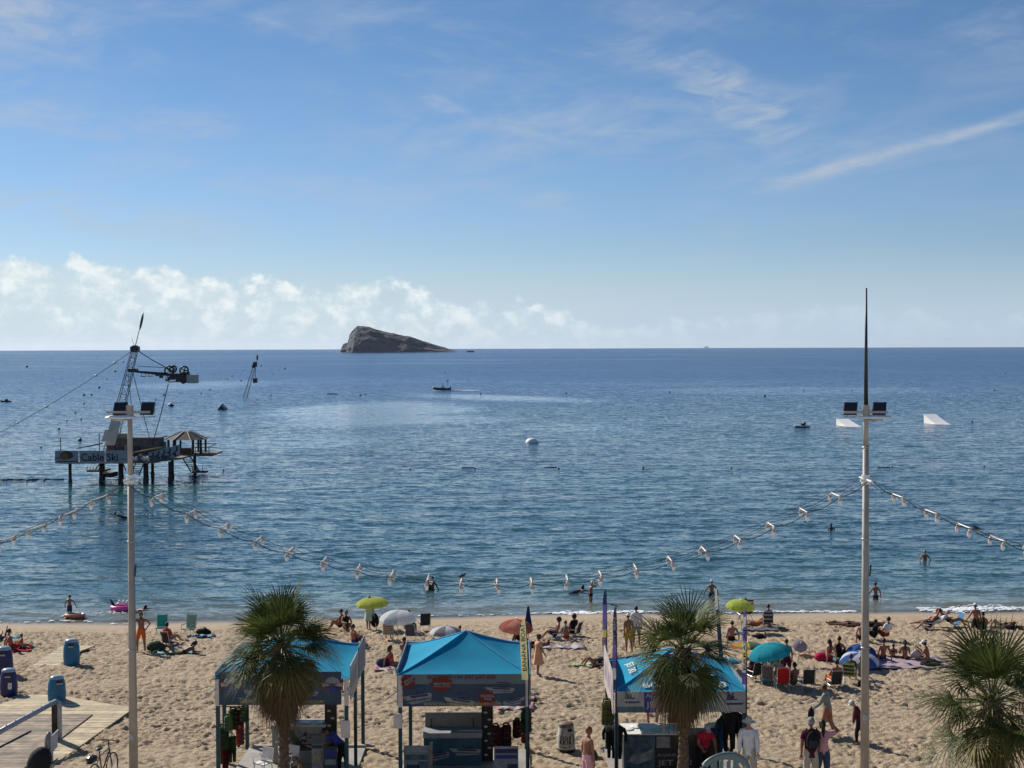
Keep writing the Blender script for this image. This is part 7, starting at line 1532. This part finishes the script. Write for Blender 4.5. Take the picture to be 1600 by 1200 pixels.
gp(1449, 1033, 65, 'tanned woman in a white cap kneeling at the right of the lilac blanket', 'sit_hands', 'tan', 1.70, 1.05, 'black', 'bun', wear=[('brief', REDC)], hat=('cap', C('white', .75, .75, .72)))
gp(1384, 1001, 30, 'man in a white t-shirt sitting on a low stool beyond the blanket', 'chair_low', 'tan', 1.78, 1.1, 'black', wear=[('shirt', WHITE), ('trunks', REDC)])
gp(1346, 1003, -10, 'bare backed person sitting half behind the right lamp post', 'sit_out', 'fair', 1.72, 1.1, 'grey', wear=[('trunks', BLACKC)])
gp(1367, 1000, 60, 'person in black sitting just right of the lamp post', 'sit_knees', 'dark', 1.6, 1, 'black', wear=[('shirt', BLACKC), ('trunks', BLACKC)])
gp(1327, 979, 88, 'person lying flat left of the lamp post near the water', 'lie_back', 'tan', 1.7, 1.05, 'black', wear=[('brief', BLACKC)])
gp(1364, 979, 92, 'person in black lying face down right of the lamp post', 'lie_front', 'dark', 1.7, 1.05, 'black', wear=[('trunks', BLACKC)])
gp(1456, 984, 85, 'person with an arm over the head reclining in the black chair', 'hand_head', 'red', 1.70, 1.05, 'brown', wear=[('trunks', BLACKC)])
gp(1466, 981, 60, 'person in pale clothes beside the reclining one by the breaking wave', 'recline', 'pale', 1.65, 1.05, 'grey', wear=[('shirt', WHITE), ('trunks', LBLUE)])
gp(1485, 981, -100, 'person on the pale blue recliner with raised feet', 'recline', 'tan', 1.7, 1.05, 'black', wear=[('shirt', BLACKC)])
gp(1525, 986, 10, 'bare backed man in a white cap sitting before the breaking wave', 'kneel', 'red', 1.76, 1.15, 'black', wear=[('trunks', BLACKC)], hat=('cap', C('white', .75, .75, .72)))
gp(1536, 987, -20, 'dark haired person close to the right of the man in the white cap', 'sit_knees', 'tan', 1.6, 1, 'black', wear=[('swimsuit', BLACKC)])
gp(1562, 981, 92, 'sunbather lying on a white towel with knees up at the right', 'lie_knees', 'fair', 1.68, 1, 'brown', 'long', wear=[('bikini_top', BLACKC), ('brief', BLACKC)])
gp(1580, 984, 80, 'person in black lying at the far right end of the beach', 'lie_front', 'tan', 1.65, 1, 'black', wear=[('trunks', BLACKC), ('shirt', BLACKC)])
gp(1293, 1151, 60, 'person in a sage cardigan and rust trousers walking with bags over the sand', 'walk_bag', 'tan', 1.76, 1.05, 'brown', wear=[('trousers', PATT), ('long_shirt', SAGE)])
gp(1343, 1164, 75, 'stooped white haired person in purple walking behind the right lamp post', 'stoop_walk', 'pale', 1.52, 1.1, 'grey', 'short', wear=[('trousers', BLACKC), ('long_shirt', MAROON)], hat=('cap', C('white', .75, .75, .72)))
gp(1019, 1132, 175, 'person standing behind the jet ski kiosk whose bare legs show', 'stand_wide', 'red', 1.80, 1.15, 'brown', wear=[('trunks', NAVY), ('shirt', NAVY)])
gp(808, 1101, 80, 'person lying on the sand seen through the centre kiosk flag', 'lie_knees', 'tan', 1.65, 1, 'black', wear=[('brief', WHITE)])
# on the promenade (z = 3.3)
def pp_(px, py_head, y, *a, **k):
    x = D(px, py_head, y).x; person(Vector((x, y, ZP)), *a, **k)
pp_(1267, 1147, 35.4, 0, 'man in a maroon shirt, grey cap and black rucksack at the bottom edge', 'stand', 'tan', 1.80, 1.15, 'grey', wear=[('shorts_long', KHAKI), ('shirt', MAROON)], hat=('cap', C('grey', .22, .22, .21)))
pp_(1286, 1152, 35.5, 0, 'black haired person in a pink and white top shading the eyes', 'eyes', 'tan', 1.72, .95, 'black', 'long', wear=[('trousers', DENIM), ('shirt', PINK)])
pp_(1170, 1147, 35.6, 165, 'person in a white long sleeved shirt and cream brimmed hat', 'stand', 'fair', 1.79, 1.1, 'grey', wear=[('shorts_long', KHAKI), ('long_shirt', WHITE)], hat=('brim', C('cream', .58, .54, .46)))
pp_(918, 1160, 35.4, -60, 'shirtless man with close cropped ginger hair and shoulder bag at the bottom edge', 'stand', 'tan', 1.60, 1.05, 'ginger', wear=[('trunks', PINK)])
# around the kiosks
person(Vector((D(1099, 1140, 43.0).x, 43.0, gz0)), 190, 'person in a crimson polo shirt and grey cap leaning at the dark counter', 'lean_fwd', 'tan', 1.86, 1.35, 'grey', wear=[('trousers', BLACKC), ('shirt', C('crimson', .42, .02, .05))], hat=('cap', C('grey_cap', .33, .36, .42)))
person(Vector((D(1056, 1117, 44.9).x, 44.9, gz0)), 180, 'person in dark red standing behind the dark counter beside the palm trunk', 'stand', 'dark', 1.78, 1.1, 'black', wear=[('trousers', BLACKC), ('shirt', MAROON)])
person(Vector((D(446, 1162, 43.3).x, 43.3, gz0+.07)), -70, 'seated dark haired person in white partly behind the left palm trunk', 'chair', 'tan', 1.7, 1.05, 'black', wear=[('trunks', KHAKI), ('shirt', WHITE)])
person(Vector((D(534, 1150, 43.2).x, 43.2, gz0+.07)), 70, 'person in a blue and white top bending over behind the front post', 'bend', 'tan', 1.74, 1.05, 'black', wear=[('trousers', BLACKC), ('shirt', C('blue', .05, .07, .28))])
person(Vector((D(462, 1150, 44.0).x, 44.0, gz0+.07)), 120, 'tanned person standing in the shade before the pale counter', 'lean_fwd', 'dark', 1.5, 1.1, 'brown', wear=[('trunks', GREENC), ('shirt', GREENC)])
# bathers
wp(109, 963, 0, 'dark haired child wading beside the orange dinghy', 'wade', 'tan', 1.35, .95, 'black', wear=[('trunks', NAVY)], sink=.22)
wp(1368, 938, 10, 'tanned bather walking into the sea right of the lamp post', 'wade', 'tan', 1.72, 1.0, 'black', wear=[('brief', NAVY)], sink=.72)
wp(1445, 875, 175, 'bather with a grey cap standing chest deep at the right', 'wade', 'red', 1.72, 1.15, 'grey', wear=[('trunks', NAVY)], sink=1.08)
wp(1299, 827, 0, 'distant bather with only head and shoulders out of the water', 'wade', 'dark', 1.7, 1, 'black', sink=1.28, wear=[('trunks', NAVY)])
wp(675, 921, -20, 'adult of the couple standing waist deep behind the bulb string', 'wade', 'dark', 1.74, 1.15, 'brown', wear=[('trunks', MAROON)], sink=1.0)
wp(669, 921, 60, 'smaller figure of the couple standing waist deep behind the bulb string', 'wade', 'tan', 1.6, 1.0, 'black', 'long', wear=[('swimsuit', BLACKC)], sink=.95)
wp(923, 941, -75, 'bather in black briefs raising a pale green ball', 'ball', 'tan', 1.68, .95, 'black', wear=[('brief', BLACKC)], sink=.5)
wp(896, 927, -80, 'swimmer with only the head out left of the ball player', 'swim', 'dark', 1.7, 1, 'black', sink=.18, wear=[('trunks', NAVY)])
wp(191, 809, 100, 'swimmer splashing just left of the left lamp post', 'swim', 'dark', 1.7, 1, 'black', sink=.15, wear=[('trunks', NAVY)])
wp(1112, 937, 0, 'bather in a white cap standing behind the right palm crown', 'wade', 'tan', 1.7, 1.05, 'grey', wear=[('trunks', NAVY)], sink=.6, hat=('cap', C('white', .75, .75, .72)))
wp(212, 957, -90, 'swimmer low in the water just right of the lamp post', 'swim', 'dark', 1.6, 1, 'black', sink=.2, wear=[('trunks', NAVY)])
wp(691, 609.5, 95, 'person standing at the console of the inflatable boat', 'stand', 'tan', 1.75, 1.05, 'black', wear=[('trousers', BLACKC), ('shirt', GREYC)], lift=.5)
build_people()
def held(label_start): return [q for q in PEOPLE if q['label'].startswith(label_start)][0]
# things carried
def carry(lbl, part, off, mk, name, label, cat):
    q = held(lbl); M_ = Matrix.Translation(q['loc']) @ Matrix.Rotation(q['rot'], 4, 'Z'); p = M_ @ (q['J'][part]+Vector(off)); t_ = thing(name, label, cat, p, q['rot']); mk(t_)
def rucksack(t_):
    m = MB(); m.ell((0, 0, 0), (.17, .09, .25), 12, 9, fn=lambda v: Vector((v.x, v.y, v.z*1.0))); m.build('bag_body', C_BLKT, t_, True); m = MB(); m.box((0, -.09, -.06), (.2, .04, .18)); m.build('front_pocket', C_CHAR, t_)
    m = MB()
    for s_ in (-1, 1): m.tube([(s_*.11, .06, .2), (s_*.13, .18, .26), (s_*.13, .30, .15), (s_*.13, .18, -.12), (s_*.12, .06, -.15)], .02, 5)
    m.build('shoulder_strap', C_BLKT, t_)
carry('man in a maroon', 'rib', (0, -.27, .02), rucksack, 'rucksack', 'black rucksack worn by the man in the maroon shirt', 'rucksack')
def blob(c_, w, h):
    def f(t_):
        m = MB(); m.ell((0, 0, -h*.5), (w/2, w*.25, h/2), 10, 8, fn=lambda v: Vector((v.x*(1.1-.4*v.z/h), v.y, v.z))); m.build('bag_body', c_, t_, True); m = MB(); m.tube([(-w*.2, 0, -h*.1), (0, 0, h*.12), (w*.2, 0, -h*.1)], .012, 5); m.build('handle', c_, t_, True)
    return f
carry('person in mint', 'paR', (.05, 0, .05), blob(C_BLKT, .38, .7), 'beach_bag', 'long black bag carried by the person under the lime umbrella', 'bag')
carry('person in a sage', 'paR', (.0, 0, 0), blob(C_LIMET, .5, .38), 'beach_bag', 'yellow and black shopping bag hanging low from the walking person', 'bag')
carry('person in a sage', 'paL', (-.0, .05, .05), blob(C_BLKT, .4, .4), 'jacket', 'black jacket held in front by the person in the sage cardigan', 'jacket')
carry('shirtless man', 'rib', (.05, .12, -.1), blob(C_DG, .36, .3), 'shoulder_bag', 'dark shoulder bag across the shirtless man', 'bag')
carry('person in a white long', 'paL', (0, .03, .05), blob(C_WHS, .12, .14), 'cup', 'small white object held by the person in the brimmed hat', 'cup')
# white foam where people move in the water
m = MB(); rs = random.Random(4)
for (px, py, n, w_, d_) in ((168, 958, 26, 1.2, .5), (222, 805, 26, 2.4, .5), (1368, 938, 10, .6, .2), (109, 964, 14, .7, .3), (1270, 667, 8, 4, .4)):
    c = W(px, py)
    for i in range(n): m.ell((c.x+rs.gauss(0, w_*.5), c.y+rs.gauss(0, d_*.5), .04), (rs.uniform(.04, .12), .06, .02), 6, 4)
tag(m.build('splash_foam', M_FOAM, smooth=True), 'white flecks of foam around swimmers', kind='stuff')
# ---------------------------------------------------------------- thin sea haze
mh = bpy.data.materials.new("haze_air"); mh.use_nodes = True; t = mh.node_tree; t.nodes.clear(); o_ = t.nodes.new('ShaderNodeOutputMaterial'); v = t.nodes.new('ShaderNodeVolumePrincipled')
v.inputs['Color'].default_value = (.78, .88, 1, 1); v.inputs['Density'].default_value = 1.5e-5; v.inputs['Anisotropy'].default_value = .3; t.links.new(v.outputs[0], o_.inputs['Volume'])
m = MB(); m.bx(-70000, 70000, -500, 70000, -700, 190); o = m.build('haze', mh); tag(o, kind='stuff')
